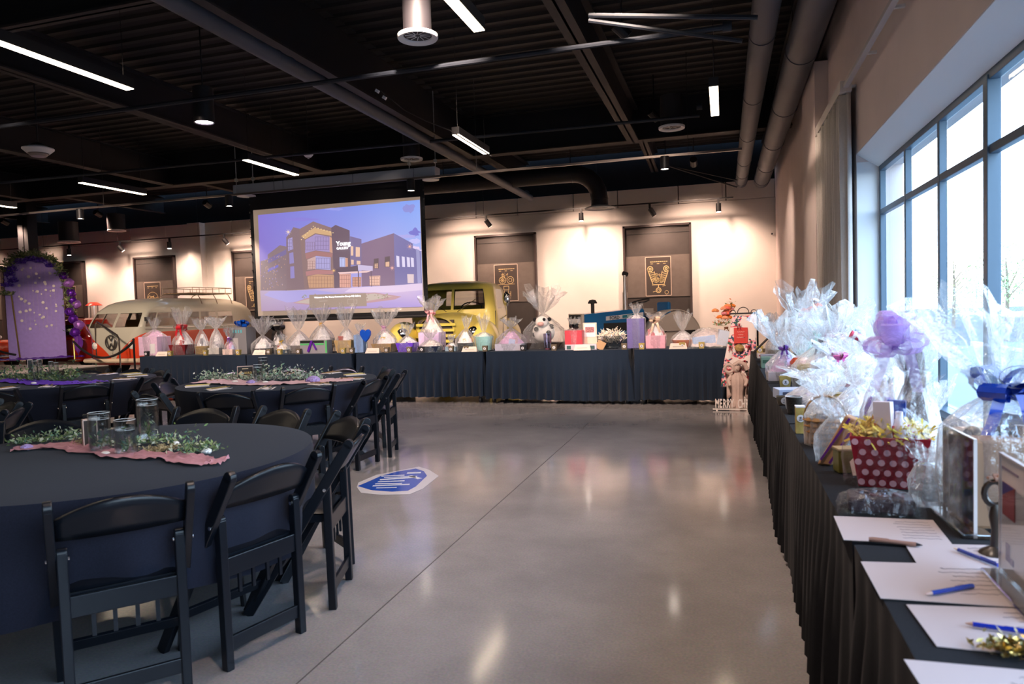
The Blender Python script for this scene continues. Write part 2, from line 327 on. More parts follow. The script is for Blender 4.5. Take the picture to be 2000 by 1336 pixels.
# black duct with elbow and diffuser
y0=15.8; x1=-2.6
pts=[(-10.5,y0,4.33),(-3.2,y0,4.33)]+[(-3.2+.6*math.sin(a),y0,4.33-.6*(1-math.cos(a))) for a in [R(k) for k in (18,36,54,72,90)]]+[(-2.6,y0,3.55)]
o=duct('elbow_duct','thick black round duct behind the screen housing, bending down at its end',pts,.19,[((-3.2,y0,4.33),(1,0,0)),((-6,y0,4.33),(1,0,0)),((-2.6,y0,3.73),(0,0,1))],DUCTD)
b=MB(); b.lathe([(.33,-.02),(.34,0),(.2,.05),(.19,.05)],(-2.6,y0,3.53),24); b.build('diffuser_ring',WHITE,o,smooth=True)
# hanging round diffusers
def diffuser(name,label,X,Y,Z,r_,rd,up,full=False,m=DUCTD):
    t=thing(name,label,'air vent',(X,Y,Z)); b=MB(); b.tube([(0,0,.03),(0,0,up)],rd,22); b.build('drop_duct',m,t,smooth=True)
    b=MB(); b.lathe([(rd*.95,.05),(r_,.035),(r_,.01),(r_*.97,0),(r_*.72,.018),(r_*.66,.05)],(0,0,0),28); b.build('flange',WHITE,t,smooth=True)
    b=MB(); b.lathe([(.001,.07),(r_*.66,.07)],(0,0,0),20); b.build('back_plate',mat('vent_dark',(.2,.2,.22),.6),t)
    for k in range(12 if full else 6):
        a=k*2*PI/(12 if full else 6); q=MB(); q.box((r_*.37,0,.035),(r_*.5,r_*.15,.004),rot=Matrix.Rotation(R(25),3,'X')); q.build('blade',WHITE,t,rz=a)
    return t
p=atz(816,76,4.05); diffuser('ceiling_diffuser','large white swirl air diffuser under a drop duct, nearest the top of the room',p.x,p.y,4.05,.2,.14,1.2,True)
p=atz(1312,252,4.05); diffuser('ceiling_diffuser','small round air diffuser on a black drop duct, beside the short pendant light',p.x,p.y,4.05,.2,.17,.5)
p=atz(804,313,4.1); diffuser('ceiling_diffuser','round grey air diffuser just above the screen housing end',p.x,p.y,4.1,.2,.15,.6)
p=aty(135,474,16.5); diffuser('ceiling_diffuser','square-looking black drop duct with thin white rim, above the arch backdrop',p.x,16.5,p.z,.3,.26,.6)
p=aty(228,452,17.0); diffuser('ceiling_diffuser','short black drop duct under the ceiling edge, left of the oblong gap over the van',p.x,17.0,p.z,.25,.24,.5)
# linear pendants
LEDM=mat('led_diffuser',(1,1,1),.5,emit=(1,.80,.58),es=9)
def pendant(X,Y0,Y1,Z,label):
    t=thing('linear_pendant',label,'pendant light',(X,(Y0+Y1)/2,Z),0,'slim linear pendant lights'); L=Y1-Y0
    b=MB(); b.box((0,0,.055),(.105,L,.10)); b.build('housing',BLKM,t)
    b=MB(); b.box((0,0,0),(.094,L-.01,.008)); b.build('light_strip',LEDM,t)
    for y in(-L/2+.08,L/2-.08): b=MB(); b.cyl((0,y,.1),(0,y,CZ-Z),.0035,5); b.build('suspension_cable',CHROME,t)
    return t
for a in [(-5.78,2.2,6.0,'long slim pendant light shining near the speaker dome, the longest in view'),(-1.95,2.2,5.85,'long slim pendant light beside the large swirl diffuser'),
 (-3.42,9.1,10.4,'slim pendant light over the right end of the screen housing'),(-6.86,9.25,10.6,'slim pendant light over the left end of the screen housing'),
 (-10.4,9.6,11,'slim pendant light below the speaker dome, above the van'),(-13.73,9.6,11.1,'slim pendant light cut by the picture edge, above the arch backdrop'),
 (-.07,8.26,9.53,'short bright pendant light beside the long round ducts'),(-9.3,2.2,5.0,'slim pendant light whose tip only just shows at the picture edge')]:
    pendant(a[0],a[1],a[2],3.73,a[3])
for x in(-12.7,): pendant(x,2.2,5.8,3.73,'slim pendant light outside the frame over the side tables')
# cylinder downlights
LENS=mat('downlight_lens',(1,1,1),.5,emit=(1,.86,.74),es=30)
LENSP=mat('downlight_lens_violet',(1,1,1),.5,emit=(1,.75,.95),es=22)
def can(X,Y,Z,label,r_=.07,hh=.2,rod=None,power=90,lens=LENS,col=WARM2,group='small cylinder downlights on the rail',ang=95):
    t=thing('cylinder_downlight',label,'downlight',(X,Y,Z),0,group)
    b=MB(); b.lathe([(r_*.9,0),(r_,.005),(r_,hh),(r_*.3,hh+.01),(.001,hh+.01)],n=20); b.build('can',BLKM,t,smooth=True)
    b=MB(); b.lathe([(.001,.012),(r_*.88,.012)],n=16); b.build('lens',lens,t)
    b=MB(); b.cyl((0,0,hh),(0,0,rod or .08),.008,6); b.build('stem',BLKM,t)
    if power:
        l=lamp('SPOT','downlight_beam',(0,0,-.01),power,col,None,spot_size=R(ang),spot_blend=.6,shadow_soft_size=.06); l.parent=t
    return t
p=atz(399,240,3.75); can(p.x,p.y,3.75,'large black cylinder downlight with a violet lens, hanging above the middle table',.12,.42,CZ-3.75,150,LENSP,(1,.78,.9),None)
RZ=3.68; RY=11.6
for px,lab in((157,'small cylinder downlight over the van roof end of the thin ceiling rail'),(447,'small cylinder downlight just beyond the screen housing, over the van'),(802,'small cylinder downlight hanging under the screen housing'),(1298,'small bright cylinder downlight by the crossing of rail and beam')):
    p=aty(px,425 if px==157 else (390 if px==447 else (350 if px==802 else 312)),RY); can(p.x,RY,3.49,lab,power=240 if px!=802 else 0,ang=78)
b=MB(); b.box((-12.5,RY,RZ+.02),(25.6,.035,.035)); t=tag(b.build('ceiling_rail',mat('rail_metal',(.22,.19,.17),.35,metal=.6)),'thin metal ceiling rail crossing the room in front of the screen, carrying small downlights','rail')
for x in(-20,-16,-12,-8,-4,-.5): q=MB(); q.cyl((x,RY,RZ),(x,RY,CZ),.005,5); q.build('rail_rod',BLKM,t)
for kk,(X,Y) in enumerate(((-.75,6.2),(-.75,4.0),(-.75,1.5),(-3.4,5.6),(-9.3,4.5),(-10,3),(-14,8))):  # extra downlights added overhead to light the floor
    can(X,Y,4.3,'added black cylinder downlight high up, '+('over the far half of the aisle','over the middle of the aisle','over the near end of the aisle','over the aisle end of the middle table','over the far edge of the table by the stage','outside the frame beyond the nearest table','outside the frame over the stage')[kk],.09,.3,CZ-4.3,120,group='added high downlights over the floor')
# pipes along X
def pipe(label,y,z,xa,xb,r_,cap=False,z2=None):
    b=MB(); b.tube([(xa,y,z),(xb,y,z2 or z)],r_,8)
    if cap: b.tube([(xb-.04,y,z),(xb+.04,y,z)],r_*1.8,10)
    return tag(b.build('sprinkler_pipe',mat('pipe_paint',(.010,.014,.022),.6),smooth=True),label,'pipe')
pipe('sprinkler branch pipe with a capped end, the nearer of the branch pipes',7,3.9,-12,.07,.026,True)
pipe('sprinkler branch pipe crossing behind the diffusers, the farther of the branch pipes',11,4.25,-16,-.3,.026,True,4.12)
pipe('thin conduit crossing above the speaker dome',8.2,4.35,-16,-4.7,.016)
b=MB(); p0=aty(1150,30,6.2);p1=aty(1480,34,6.2);b.tube([p0,p1],.02,7);p0=aty(1150,40,6.8);p1=aty(1450,80,6.8);b.tube([p0,p1],.02,7); tag(b.build('brace_pipe',mat('pipe_paint',(.01,.014,.022),.6)),'pair of slanting brace pipes meeting at the large beam by the ducts','pipe')
b=MB(); p0=aty(1300,322,15);p1=aty(1440,366,15);b.tube([p0,p1],.015,6);p2=aty(1440,352,15);b.tube([p0,p2],.012,6); b.tube([p0,(p0.x,p0.y,CZ)],.01,6); tag(b.build('sway_brace',BLKM),'thin black sway brace rods running to the duct ends at the back wall','brace')
# cables swagging
b=MB(); pts=[aty(x,y,9) for x,y in((745,178),(790,215),(830,235),(880,255),(900,268),(960,305))]; b.tube(pts,.008,5); o=tag(b.build('ceiling_cable',BLKM),'loose black cable drooping along the large beam, with two white clips','cable')
for x,y in((737,178),(751,191)): q=MB(); p=aty(x,y,9); q.box(p,(.05,.04,.04),rot=Matrix.Rotation(.6,3,'Y')); q.build('clip',WHITE,o)
# smoke detector
p=aty(602,302,11.4); t=thing('smoke_detector','small white dome smoke detector hanging above the screen','detector',p)
b=MB(); b.lathe([(.001,-.05),(.05,-.045),(.085,-.01),(.09,.01),(.001,.012)],n=18); b.build('body',WHITE,t,smooth=True)
b=MB(); b.lathe([(.001,-.075),(.02,-.07),(.022,-.045)],n=10); b.build('sensor',mat('grey_plastic',(.35,.35,.35),.5),t); b=MB(); b.cyl((0,0,.01),(0,0,CZ-p.z),.006,5); b.build('stem',BLKM,t)
# speaker dome
p=atz(75,300,3.95); t=thing('pendant_speaker','round white-rimmed pendant speaker dome hanging on a rod','speaker',p)
b=MB(); b.lathe([(.06,.15),(.16,.09),(.215,.075),(.215,.06),(.15,0),(.14,.0),(.2,.055),(.06,.1)],n=26); b.build('rim',WHITE,t,smooth=True)
b=MB(); b.lathe([(.001,-.05),(.1,-.045),(.135,-.01),(.13,.02),(.1,.05)],n=22); b.build('grille',mat('dim_metal',(.28,.25,.23),.35,metal=.5),t,smooth=True)
b=MB(); b.lathe([(.18,.065),(.1,.13),(.05,.16)],n=22); b.build('shroud',BLKM,t,smooth=True); b=MB(); b.cyl((0,0,.1),(0,0,CZ-p.z),.012,8); b.build('rod',BLKM,t)
# ================================================================== PROJECTION SCREEN
SY=12.0
t=thing('projection_screen','big projection screen showing a lit building at dusk, hanging in the middle of the room','projection screen',(0,SY,0))
def Sp(x,y,dy=0): p=aty(x,y,SY-dy); return (p.x,p.z)
A=Sp(495.6,412.4);Bq=Sp(820.2,382.1);Cq=Sp(828.3,607.5);Dq=Sp(503.4,617.1)
X0=(A[0]+Dq[0])/2;X1=(Bq[0]+Cq[0])/2;Z0=(Cq[1]+Dq[1])/2;Z1=(A[1]+Bq[1])/2
b=MB(); b.box(((X0+X1)/2,.012,(Z0-.07+4.0)/2),(X1-X0+.16,.014,4.0-Z0+.07)); b.build('black_masking',mat('screen_black',(.008,.008,.009),.9),t)
b=MB(); b.box(((X0+X1)/2,0,(Z0+Z1)/2),(X1-X0,.006,Z1-Z0)); b.build('screen_fabric',mat('screen_fabric',(.30,.25,.21),.8,emit=(.30,.215,.16),es=.42),t)
b=MB(); b.cyl((X0-.08,.01,Z0-.09),(X1+.08,.01,Z0-.09),.035,10); b.build('bottom_bar',BLKM,t)
b=MB()
for k in range(14):
    for xx in(X0-.075,X1+.075): b.box((xx,-.004,Z0+.1+k*.16),(.03,.01,.02))
b.build('tension_tabs',BLKM,t,kind='stuff')
# housing
hx0=aty(459,370,SY-.1).x;hx1=aty(853,335,SY-.1).x;hz=(aty(459,372,SY-.1).z+aty(853,335,SY-.1).z)/2
HM=mat('housing_white',(.42,.46,.52),.5)
n=5; cuts=[0,.02,.265,.615,.9,1]
for a,c in zip(cuts[:-1],cuts[1:]):
    b=MB(); b.box((hx0+(hx1-hx0)*(a+c)/2,-.05,hz),((hx1-hx0)*(c-a)-.012,.24,.17)); b.build('housing_panel',HM,t,bevel=.004)
b=MB(); b.box(((hx0+hx1)/2,-.05,hz),(hx1-hx0-.03,.2,.15)); b.box(((hx0+hx1)/2,-.14,hz-.1),(hx1-hx0-.02,.05,.02),1); b.build('housing_core',[mat('seam_dark',(.02,.03,.08),.5),mat('housing_lip',(.5,.42,.42),.5)],t)
for f in(0.0,.09,.87,.99):
    x=hx0+(hx1-hx0)*f; b=MB(); b.cyl((x,-.05,hz),(x,-.05,CZ),.008,6); b.box((x,-.05,hz+.2),(.05,.05,.06)); b.build('mount_bracket',mat('galv',(.5,.5,.5),.4,metal=.6),t)
for x,w_ in((hx0+.25,.35),(hx1-.12,.3)): b=MB(); b.lathe([(.001,0),(w_/2,.0),(w_/2,.02),(.001,.03)],(x,-.1,hz-.14),20); b.build('end_plate',WHITE,t)
# projected picture : polygons given in the projected image
def Z4(x,y): return (480+x*.19459,370+y*.19459)
def mixc(a,b_,t_): return tuple(a[i]+(b_[i]-a[i])*t_ for i in range(3))
pic=bpy.data.meshes.new('projected_picture'); pv=[];pf=[];pc=[]; layer=[0]
def poly(pts,col,glow=1.0):
    layer[0]+=1; o=len(pv)
    cols=[mixc((165,140,135),q,.84) for q in (col if isinstance(col,list) else [col]*len(pts))]  # haze over the projection is mixed into every colour
    for (x,y) in pts:
        a=Sp(*Z4(x,y)); pv.append((a[0],-.006-layer[0]*.00035,a[1]))
    pf.append(tuple(range(o,o+len(pts)))); pc.extend([tuple(g*glow for g in s2l(c)) for c in cols])
TL,TR,BR,BL=(125,258),(1748,104),(1783,1178),(165,1222)
def mixc(a,b_,t_): return tuple(a[i]+(b_[i]-a[i])*t_ for i in range(3))
skc=lambda u,v: mixc(mixc((118,105,205),(118,158,246),u**.8),mixc((128,110,195),(196,196,245),u),v)
N=10
for i in range(N):
    for j in range(6):
        q=[]
        for a,c in((i,j),(i+1,j),(i+1,j+1),(i,j+1)):
            u=a/N; v=c/6; x=TL[0]+(TR[0]-TL[0])*u+(BL[0]-TL[0])*v*.7; y=(TL[1]+(TR[1]-TL[1])*u)*(1-v)+v*1000; q.append(((x,y),skc(u,v)))
        poly([a for a,_ in q],[c for _,c in q]); layer[0]-=1
layer[0]+=1
def cloud(cx,cy,rx,ry,col,sd):
    r_=random.Random(sd); poly([(cx+rx*math.cos(a)*(1+r_.uniform(-.35,.35)),cy+ry*math.sin(a)*(1+r_.uniform(-.35,.35))) for a in [k*PI/8 for k in range(16)]],col)
cloud(1690,600,75,35,(225,205,245),1);cloud(1700,430,50,40,(110,110,205),2);cloud(1640,190,60,45,(128,135,215),3);cloud(900,200,90,14,(140,150,235),4);cloud(1600,470,90,18,(165,165,235),5);cloud(560,300,160,16,(125,118,215),6);cloud(1700,520,55,28,(190,190,250),7)
P_=poly
P_([(150,722),(222,700),(222,655),(345,560),(412,575),(415,1015),(152,1015)],(128,108,116))
P_([(225,700),(410,600),(412,650),(228,745)],(112,100,150)); P_([(222,800),(330,755),(330,780),(225,830)],(110,105,190))
P_([(410,480),(445,440),(480,380),(545,395),(600,425),(600,1000),(412,1010)],(126,104,112))
P_([(425,500),(470,480),(480,600),(428,620)],(160,150,205)); P_([(440,640),(480,630),(488,740),(443,748)],(140,130,190)); P_([(450,775),(488,770),(494,890),(452,895)],(140,130,195))
P_([(540,400),(680,322),(862,385),(905,360),(905,990),(592,1000)],(134,108,108)); P_([(560,470),(690,385),(890,430),(890,470),(700,440),(600,500)],(205,165,120))
P_([(600,508),(705,450),(845,475),(845,630),(705,612),(600,640)],(156,138,192)); P_([(845,475),(875,490),(878,640),(845,630)],(200,150,130))
P_([(600,645),(705,618),(878,642),(870,682),(712,665),(612,700)],(160,112,112))
P_([(622,705),(712,668),(855,682),(855,808),(715,800),(622,805)],(165,160,215)); P_([(622,705),(705,672),(705,800),(622,805)],(200,165,160))
P_([(605,825),(712,806),(880,815),(880,850),(718,850),(610,868)],(175,120,122)); P_([(620,872),(720,852),(888,862),(888,988),(640,992)],(196,150,118))
P_([(862,385),(905,357),(1046,412),(1062,990),(895,992)],(98,80,96)); P_([(945,680),(1003,684),(1003,780),(948,780)],(180,190,238)); P_([(1003,686),(1028,690),(1030,775),(1003,778)],(205,150,125))
P_([(1050,470),(1165,500),(1168,760),(1056,765)],(112,100,145))
for x,y,w_,h_ in((1058,570,26,95),(1108,578,42,98),(1062,705,26,50),(1118,715,38,38)): P_([(x,y),(x+w_,y+3),(x+w_,y+h_),(x,y+h_)],(232,190,165))
P_([(1165,545),(1490,440),(1502,965),(1168,975)],(122,98,128)); P_([(1490,440),(1682,545),(1682,590),(1760,620),(1772,940),(1502,965)],(112,108,165))
P_([(1712,595),(1748,610),(1765,938),(1730,942)],(150,150,200))
for x,y,w_,h_ in((1290,690,48,105),(1400,670,52,110)): P_([(x,y+8),(x+w_,y),(x+w_,y+h_),(x,y+h_)],(88,72,80)); P_([(x+8,y+h_*.55),(x+w_-6,y+h_*.5),(x+w_-6,y+h_-5),(x+8,y+h_-5)],(225,180,150))
for x in(1515,1570,1620,1660): P_([(x,665+(x-1515)*.12),(x+30,672+(x-1515)*.12),(x+34,780),(x+6,778)],(222,215,245))
P_([(1245,870),(1355,865),(1352,965),(1250,965)],(238,190,170)); P_([(1625,850),(1692,852),(1692,940),(1630,940)],(222,200,205))
P_([(945,850),(1060,850),(1058,985),(950,985)],(225,165,150)); P_([(1075,880),(1165,878),(1165,975),(1080,978)],(205,150,130))
P_([(905,800),(1130,762),(1135,822),(915,832)],(88,72,88)); P_([(1130,758),(1280,770),(1280,818),(1135,812)],(196,184,222)); P_([(930,832),(1275,815),(1220,835),(950,850)],(238,200,200))
P_([(1130,820),(1140,820),(1146,1000),(1136,1000)],(92,75,90)); P_([(1260,820),(1268,820),(1274,985),(1266,985)],(92,75,90))
P_([(152,1015),(430,1015),(900,992),(1500,965),(1775,940),(1783,1178),(165,1222)],[(178,160,190),(180,165,210),(205,180,215),(215,190,220),(205,185,225),(160,140,215),(160,135,170)])
P_([(250,1020),(700,1010),(1000,1050),(480,1130),(420,1135),(190,1060)],(165,158,222)); P_([(1060,990),(1775,945),(1780,1010),(1500,1035),(1000,1030)],(220,200,232))
P_([(480,1140),(620,1090),(1300,1035),(1570,1075),(1500,1105),(1230,1140),(650,1160)],(182,140,150)); P_([(500,1135),(640,1098),(1300,1045),(1480,1075),(1200,1125),(660,1148)],(190,175,165))
r_=random.Random(5)
for k in range(60):
    x=r_.uniform(560,1450); y=1062+r_.uniform(-12,48)*(1 if x>700 else .6); P_([(x-8,y),(x,y-8),(x+9,y),(x,y+7)],r_.choice([(140,150,110),(150,120,110),(165,150,130)])); layer[0]-=1
layer[0]+=1
for k in range(70):
    x=r_.uniform(160,410); y=r_.uniform(640+ (410-x)*.3,1000); P_([(x-3,y-5),(x+3,y-5),(x+3,y+5),(x-3,y+5)],r_.choice([(205,165,125),(185,140,120),(150,140,200)])); layer[0]-=1
layer[0]+=1
for i in range(7):
    x0=560+ i*20; P_([(x0+2,500-i*22),(x0+10,500-i*22),(x0+10,508-i*22),(x0+2,508-i*22)],(255,230,170)); x0=700+i*30; P_([(x0,378+i*9),(x0+9,378+i*9),(x0+9,387+i*9),(x0,387+i*9)],(255,225,160))
def grat(x0,y0,x1,y1,nx,ny,col):
    for i in range(nx+1):
        x=x0+(x1-x0)*i/nx; P_([(x-1.5,y0),(x+1.5,y0),(x+1.5,y1),(x-1.5,y1)],col); layer[0]-=1
    for i in range(ny+1):
        y=y0+(y1-y0)*i/ny; P_([(x0,y-1.5),(x1,y-1.5),(x1,y+1.5),(x0,y+1.5)],col); layer[0]-=1
    layer[0]+=1
grat(706,478,843,605,5,3,(105,90,125));grat(612,530,700,610,4,2,(115,95,110));grat(716,690,852,795,5,2,(110,100,135));grat(630,720,705,800,3,3,(130,95,95));grat(628,872,886,985,9,3,(130,95,85));grat(950,860,1055,985,6,3,(125,85,80));grat(1080,885,1160,970,5,3,(125,85,80));grat(1252,875,1350,960,6,3,(140,100,95));grat(946,690,1002,778,2,1,(105,95,130));grat(428,505,475,610,2,3,(105,90,120));grat(1293,740,1335,792,3,3,(110,85,85))
def star(x,y,s_,col):
    for k in range(4):
        a=k*PI/4+.3; c,d=math.cos(a),math.sin(a); P_([(x+c*s_,y+d*s_),(x-d*2.5,y+c*2.5),(x-c*s_,y-d*s_),(x+d*2.5,y-c*2.5)],col)
star(438,430,38,(255,225,190));star(1655,575,36,(255,190,160));star(1478,790,30,(255,190,175));star(895,815,24,(255,200,120))
P_([(648,1058),(1218,1040),(1226,1170),(652,1192)],(152,132,118))
P_([(1032,1102),(1098,1098),(1100,1148),(1034,1152)],(175,158,148));P_([(1037,1107),(1093,1103),(1095,1144),(1039,1147)],(152,132,118));P_([(1112,1105),(1130,1104),(1130,1146),(1112,1147)],(172,155,145));P_([(1110,1112),(1122,1111),(1122,1140),(1110,1140)],(152,132,118))
P_([(750,1118),(832,1114),(832,1122),(750,1126)],(175,158,148));P_([(770,1180),(830,1176),(830,1180),(770,1184)],(182,166,155));P_([(1050,1165),(1110,1162),(1110,1167),(1050,1170)],(182,166,155))
pic.from_pydata(pv,[],pf); ca=pic.color_attributes.new('Col','FLOAT_COLOR','POINT')
for i,c in enumerate(pc): ca.data[i].color=(*c,1)
m=bpy.data.materials.new('projected_light'); m.use_nodes=True; bs=m.node_tree.nodes['Principled BSDF']; at_=m.node_tree.nodes.new('ShaderNodeVertexColor'); at_.layer_name='Col'
bs.inputs['Base Color'].default_value=(.05,.05,.05,1); bs.inputs['Roughness'].default_value=.9; m.node_tree.links.new(at_.outputs['Color'],bs.inputs['Emission Color']); bs.inputs['Emission Strength'].default_value=.68
pic.materials.append(m); o=bpy.data.objects.new('projected_picture',pic); C.objects.link(o); o.parent=t
TXM=mat('projected_white',(.9,.9,.9),.9,emit=(.95,.9,.95),es=1)
def stext(s,px,py,size,bold=0,slope=0): a=Sp(*Z4(px,py)); text('lettering',s,size,TXM,t,(a[0],-.05,a[1]),(PI/2,0,0),.001,bold)
stext('Young',993,545,.115*1.0,.004); stext('GALLERY',985,592,.062,.002); stext('Welcome to The Young Automotive Group HQ Gallery',932,1077,.043,.0008)
# ================================================================== TRACK LIGHTS, POSTERS
FLOODP=320
TY=17.85; TRZ=3.84
b=MB(); b.box(((XL+1.5+.25)/2,TY,TRZ),(.25-XL-1.5,.035,.03)); tr=tag(b.build('light_track',BLKM),'long thin black lighting track running along the back wall','lighting track')
for x in range(-27,1,3): q=MB(); q.cyl((x,TY,TRZ),(x,TY,CZ-.03),.005,5); q.build('track_rod',BLKM,tr)
heads=[(133,'over the arch backdrop',1),(232,'over the gas pump lamp',0),(330,'over the poster behind the van',1),(437,'over the roof rack of the van',0),(620,'hidden behind the screen',1),(950,'over the poster behind the yellow truck',0),(1136,'over the bare wall between the two posters, pointing straight down',1),(1270,'over the poster behind the tractor',0),(1404,'at the end of the track near the ducts',1),(-110,'beyond the picture edge',0)]
for px,lab,ty in heads:
    p=aty(px,450,TY); t=thing('track_spotlight','black track spotlight '+lab,'track spotlight',(p.x,TY,TRZ-.02),0,'spotlights on the back wall track')
    b=MB(); b.box((0,0,-.05),(.05,.04,.11)); b.box((0,0,-.13),(.03,.03,.1)); b.build('yoke',BLKM,t)
    d=Vector((.12,.1,-.2)).normalized() if not ty else Vector((0,.02,-1)).normalized()
    c=Vector((.06 if not ty else 0,-.02,-.2)); q=MB(); q.tube([c-d*.1,c+d*.1],.062,16); q.build('head',BLKM,t,smooth=True)
    q=MB(); q.tube([c+d*.101,c+d*.104],.052,14); q.build('lens',LENS if ty else mat('lens_soft',(1,1,1),.5,emit=WARM,es=6),t)
    tgt=Vector((p.x+.3,BW,1.9)); lamp('SPOT','wall_washer',(p.x+.05,TY-.25,TRZ-.35),110 if not ty else 90,WARM,tgt,spot_size=R(118),spot_blend=.9,shadow_soft_size=.05)
PD=mat('poster_black',(.035,.028,.026),.6,noisy=.1,nscale=5); PM=mat('poster_grey',(.105,.085,.075),.6,noisy=.1,nscale=6); PF=mat('poster_frame',(.05,.035,.035),.4); PL=mat('poster_line',(.42,.33,.27),.6); PG=mat('poster_gold',(.50,.38,.19),.5)
def ring(b,cx,cz,r_,th=.012,n=18,m=0,y=-.004):
    for k in range(n):
        a0,a1=2*PI*k/n,2*PI*(k+1)/n
        b.add([(cx+r_*math.cos(a0),y,cz+r_*math.sin(a0)),(cx+r_*math.cos(a1),y,cz+r_*math.sin(a1)),(cx+(r_-th)*math.cos(a1),y,cz+(r_-th)*math.sin(a1)),(cx+(r_-th)*math.cos(a0),y,cz+(r_-th)*math.sin(a0))],[(0,1,2,3)],m)
def line(b,x0,z0,x1,z1,th=.01,y=-.004):
    d=Vector((x1-x0,z1-z0)); 
    if d.length<1e-6: return
    n_=Vector((-d.y,d.x)).normalized()*th/2
    b.add([(x0-n_.x,y,z0-n_.y),(x1-n_.x,y,z1-n_.y),(x1+n_.x,y,z1+n_.y),(x0+n_.x,y,z0+n_.y)],[(0,1,2,3)],0)
def poster(X0,X1,sx0,sx1,kind,label,seed):
    zt,zb=3.35,.35; zm=2.6; zs=1.55
    t=thing('wall_poster',label,'poster',((X0+X1)/2,BW-.08,0)); W=X1-X0
    b=MB(); b.box((0,.04,(zt+zb)/2),(W,.06,zt-zb)); b.build('backing',PD,t)
    b=MB()
    for x in(-W/2,W/2): b.box((x,.0,(zt+zb)/2),(.05,.12,zt-zb+.05))
    b.box((0,0,zt),(W+.05,.12,.05)); b.build('frame',PF,t)
    b=MB(); b.box((0,0,(zm+zs)/2),(W-.06,.012,zm-zs)); b.build('grey_band',PM,t)
    b=MB(); b.box((0,.004,zt-.19),(W-.06,.01,.012)); b.build('seam',BLKM,t)
    sx0-=(X0+X1)/2; sx1-=(X0+X1)/2; cx=(sx0+sx1)/2; zc=(zm+zs)/2+.0; hw=(sx1-sx0)/2; z0,z1=zs+.03,zm-.04
    b=MB(); b.box((cx,-.008,(z0+z1)/2),(2*hw,.008,z1-z0)); sh=b.build('print_sheet',mat('sheet_dark',(.045,.034,.03),.5),t)
    b=MB()
    for (a,c,d,e) in((cx-hw,z0,cx+hw,z0),(cx-hw,z1,cx+hw,z1),(cx-hw,z0,cx-hw,z1),(cx+hw,z0,cx+hw,z1)): line(b,a,c,d,e,.018,-.014)
    b.build('sheet_border',PL,sh); b=MB(); r_=random.Random(seed); y=-.0145
    for k in range(9): x=cx-hw*.62+k*hw*.155; line(b,x,z1-.12,x+hw*.12,z1-.12,.018,y)
    for k in range(3): line(b,cx-hw*.6+k*hw*.5,z1-.17,cx-hw*.4+k*hw*.5,z1-.17,.012,y)
    if kind=='engine':
        for s_ in(-1,1):
            ring(b,cx+s_*.2,z1-.3,.075,.02,y=y); ring(b,cx+s_*.2,z1-.3,.035,.02,y=y)
            for k in range(6): line(b,cx+s_*(.26-k*.022),z1-.36-k*.05,cx+s_*(.1-k*.014),z1-.40-k*.05,.014,y)
            line(b,cx+s_*.27,z1-.3,cx+s_*.14,z1-.68,.02,y); line(b,cx+s_*.1,z1-.36,cx+s_*.03,z1-.6,.014,y)
        for k in range(34): a=r_.uniform(0,6.28); q=r_.uniform(0,.13); x=cx+q*math.cos(a); z=z1-.56+q*math.sin(a); ring(b,x,z,r_.uniform(.015,.04),.008,8,0,y)
        line(b,cx-.16,z1-.7,cx+.16,z1-.7,.02,y); ring(b,cx,z1-.84,.07,.02,y=y); ring(b,cx,z1-.84,.035,.014,y=y); line(b,cx,z1-.7,cx,z1-.78,.02,y); ring(b,cx+.2,z1-.9,.05,.01,y=y)
        line(b,cx-.14,z1-.88,cx-.06,z1-.86,.014,y); line(b,cx+.1,z1-.74,cx+.18,z1-.73,.012,y)
    elif kind=='bikes':
        for x in(-.1,.12): ring(b,cx+x,z1-.42,.1,.012,y=y); ring(b,cx+x,z1-.42,.05,.01,y=y)
        for k in range(22): x=r_.uniform(-.14,.06); z=r_.uniform(-.38,-.22); line(b,cx+x,z1+z,cx+x+r_.uniform(-.05,.06),z1+z+r_.uniform(-.05,.05),.01,y)
        for k in range(8): a=k*.8; line(b,cx-.1,z1-.42,cx-.1+.09*math.cos(a),z1-.42+.09*math.sin(a),.007,y)
        line(b,cx-.24,z1-.53,cx+.24,z1-.53,.008,y)
        for (a,c,d,e) in((-.07,-.58,.07,-.58),(-.07,-.68,.07,-.68),(-.07,-.58,-.07,-.68),(.07,-.58,.07,-.68),(-.12,-.72,-.12,-.86),(.12,-.72,.12,-.86),(-.12,-.79,.12,-.79),(-.1,-.84,.1,-.84),(-.06,-.7,-.06,-.88),(.06,-.7,.06,-.88),(-.12,-.9,.12,-.9)): line(b,cx+a,z1+c,cx+d,z1+e,.012,y)
    else:
        ring(b,cx,z1-.52,.22,.012,26,0,y); ring(b,cx,z1-.5,.07,.02,y=y); ring(b,cx-.12,z1-.46,.05,.015,y=y)
        for k in range(14): a=r_.uniform(0,6.28); q=r_.uniform(.03,.17); line(b,cx+q*math.cos(a),z1-.5+q*.5*math.sin(a),cx+q*math.cos(a)+.05,z1-.5+q*.5*math.sin(a)+.03,.012,y)
        line(b,cx,z1-.6,cx,z1-.74,.012,y)
    b.build('line_drawing',PG,sh,kind='stuff')
poster(-6.45,-4.78,-5.94,-5.29,'bikes','tall black framed poster with a gold motorcycle drawing, behind the yellow truck',1)
poster(-2.43,-.78,-1.9,-1.27,'engine','tall black framed poster with a gold engine drawing, behind the tractor',2)
poster(-17.95,-16.45,-17.62,-17.0,'wheel','tall black framed poster with a round gold drawing, behind the van roof',3)
poster(-21.4,-20.05,-20.9,-20.4,'wheel','dark framed poster between the arch backdrop and the red lamp',4)
poster(-14.25,-12.7,-13.85,-13.2,'engine','dark framed poster partly covered by the projection screen edge',5)
poster(-25.2,-23.6,-24.7,-24.2,'wheel','dark framed poster at the picture edge, beyond the arch backdrop',6)
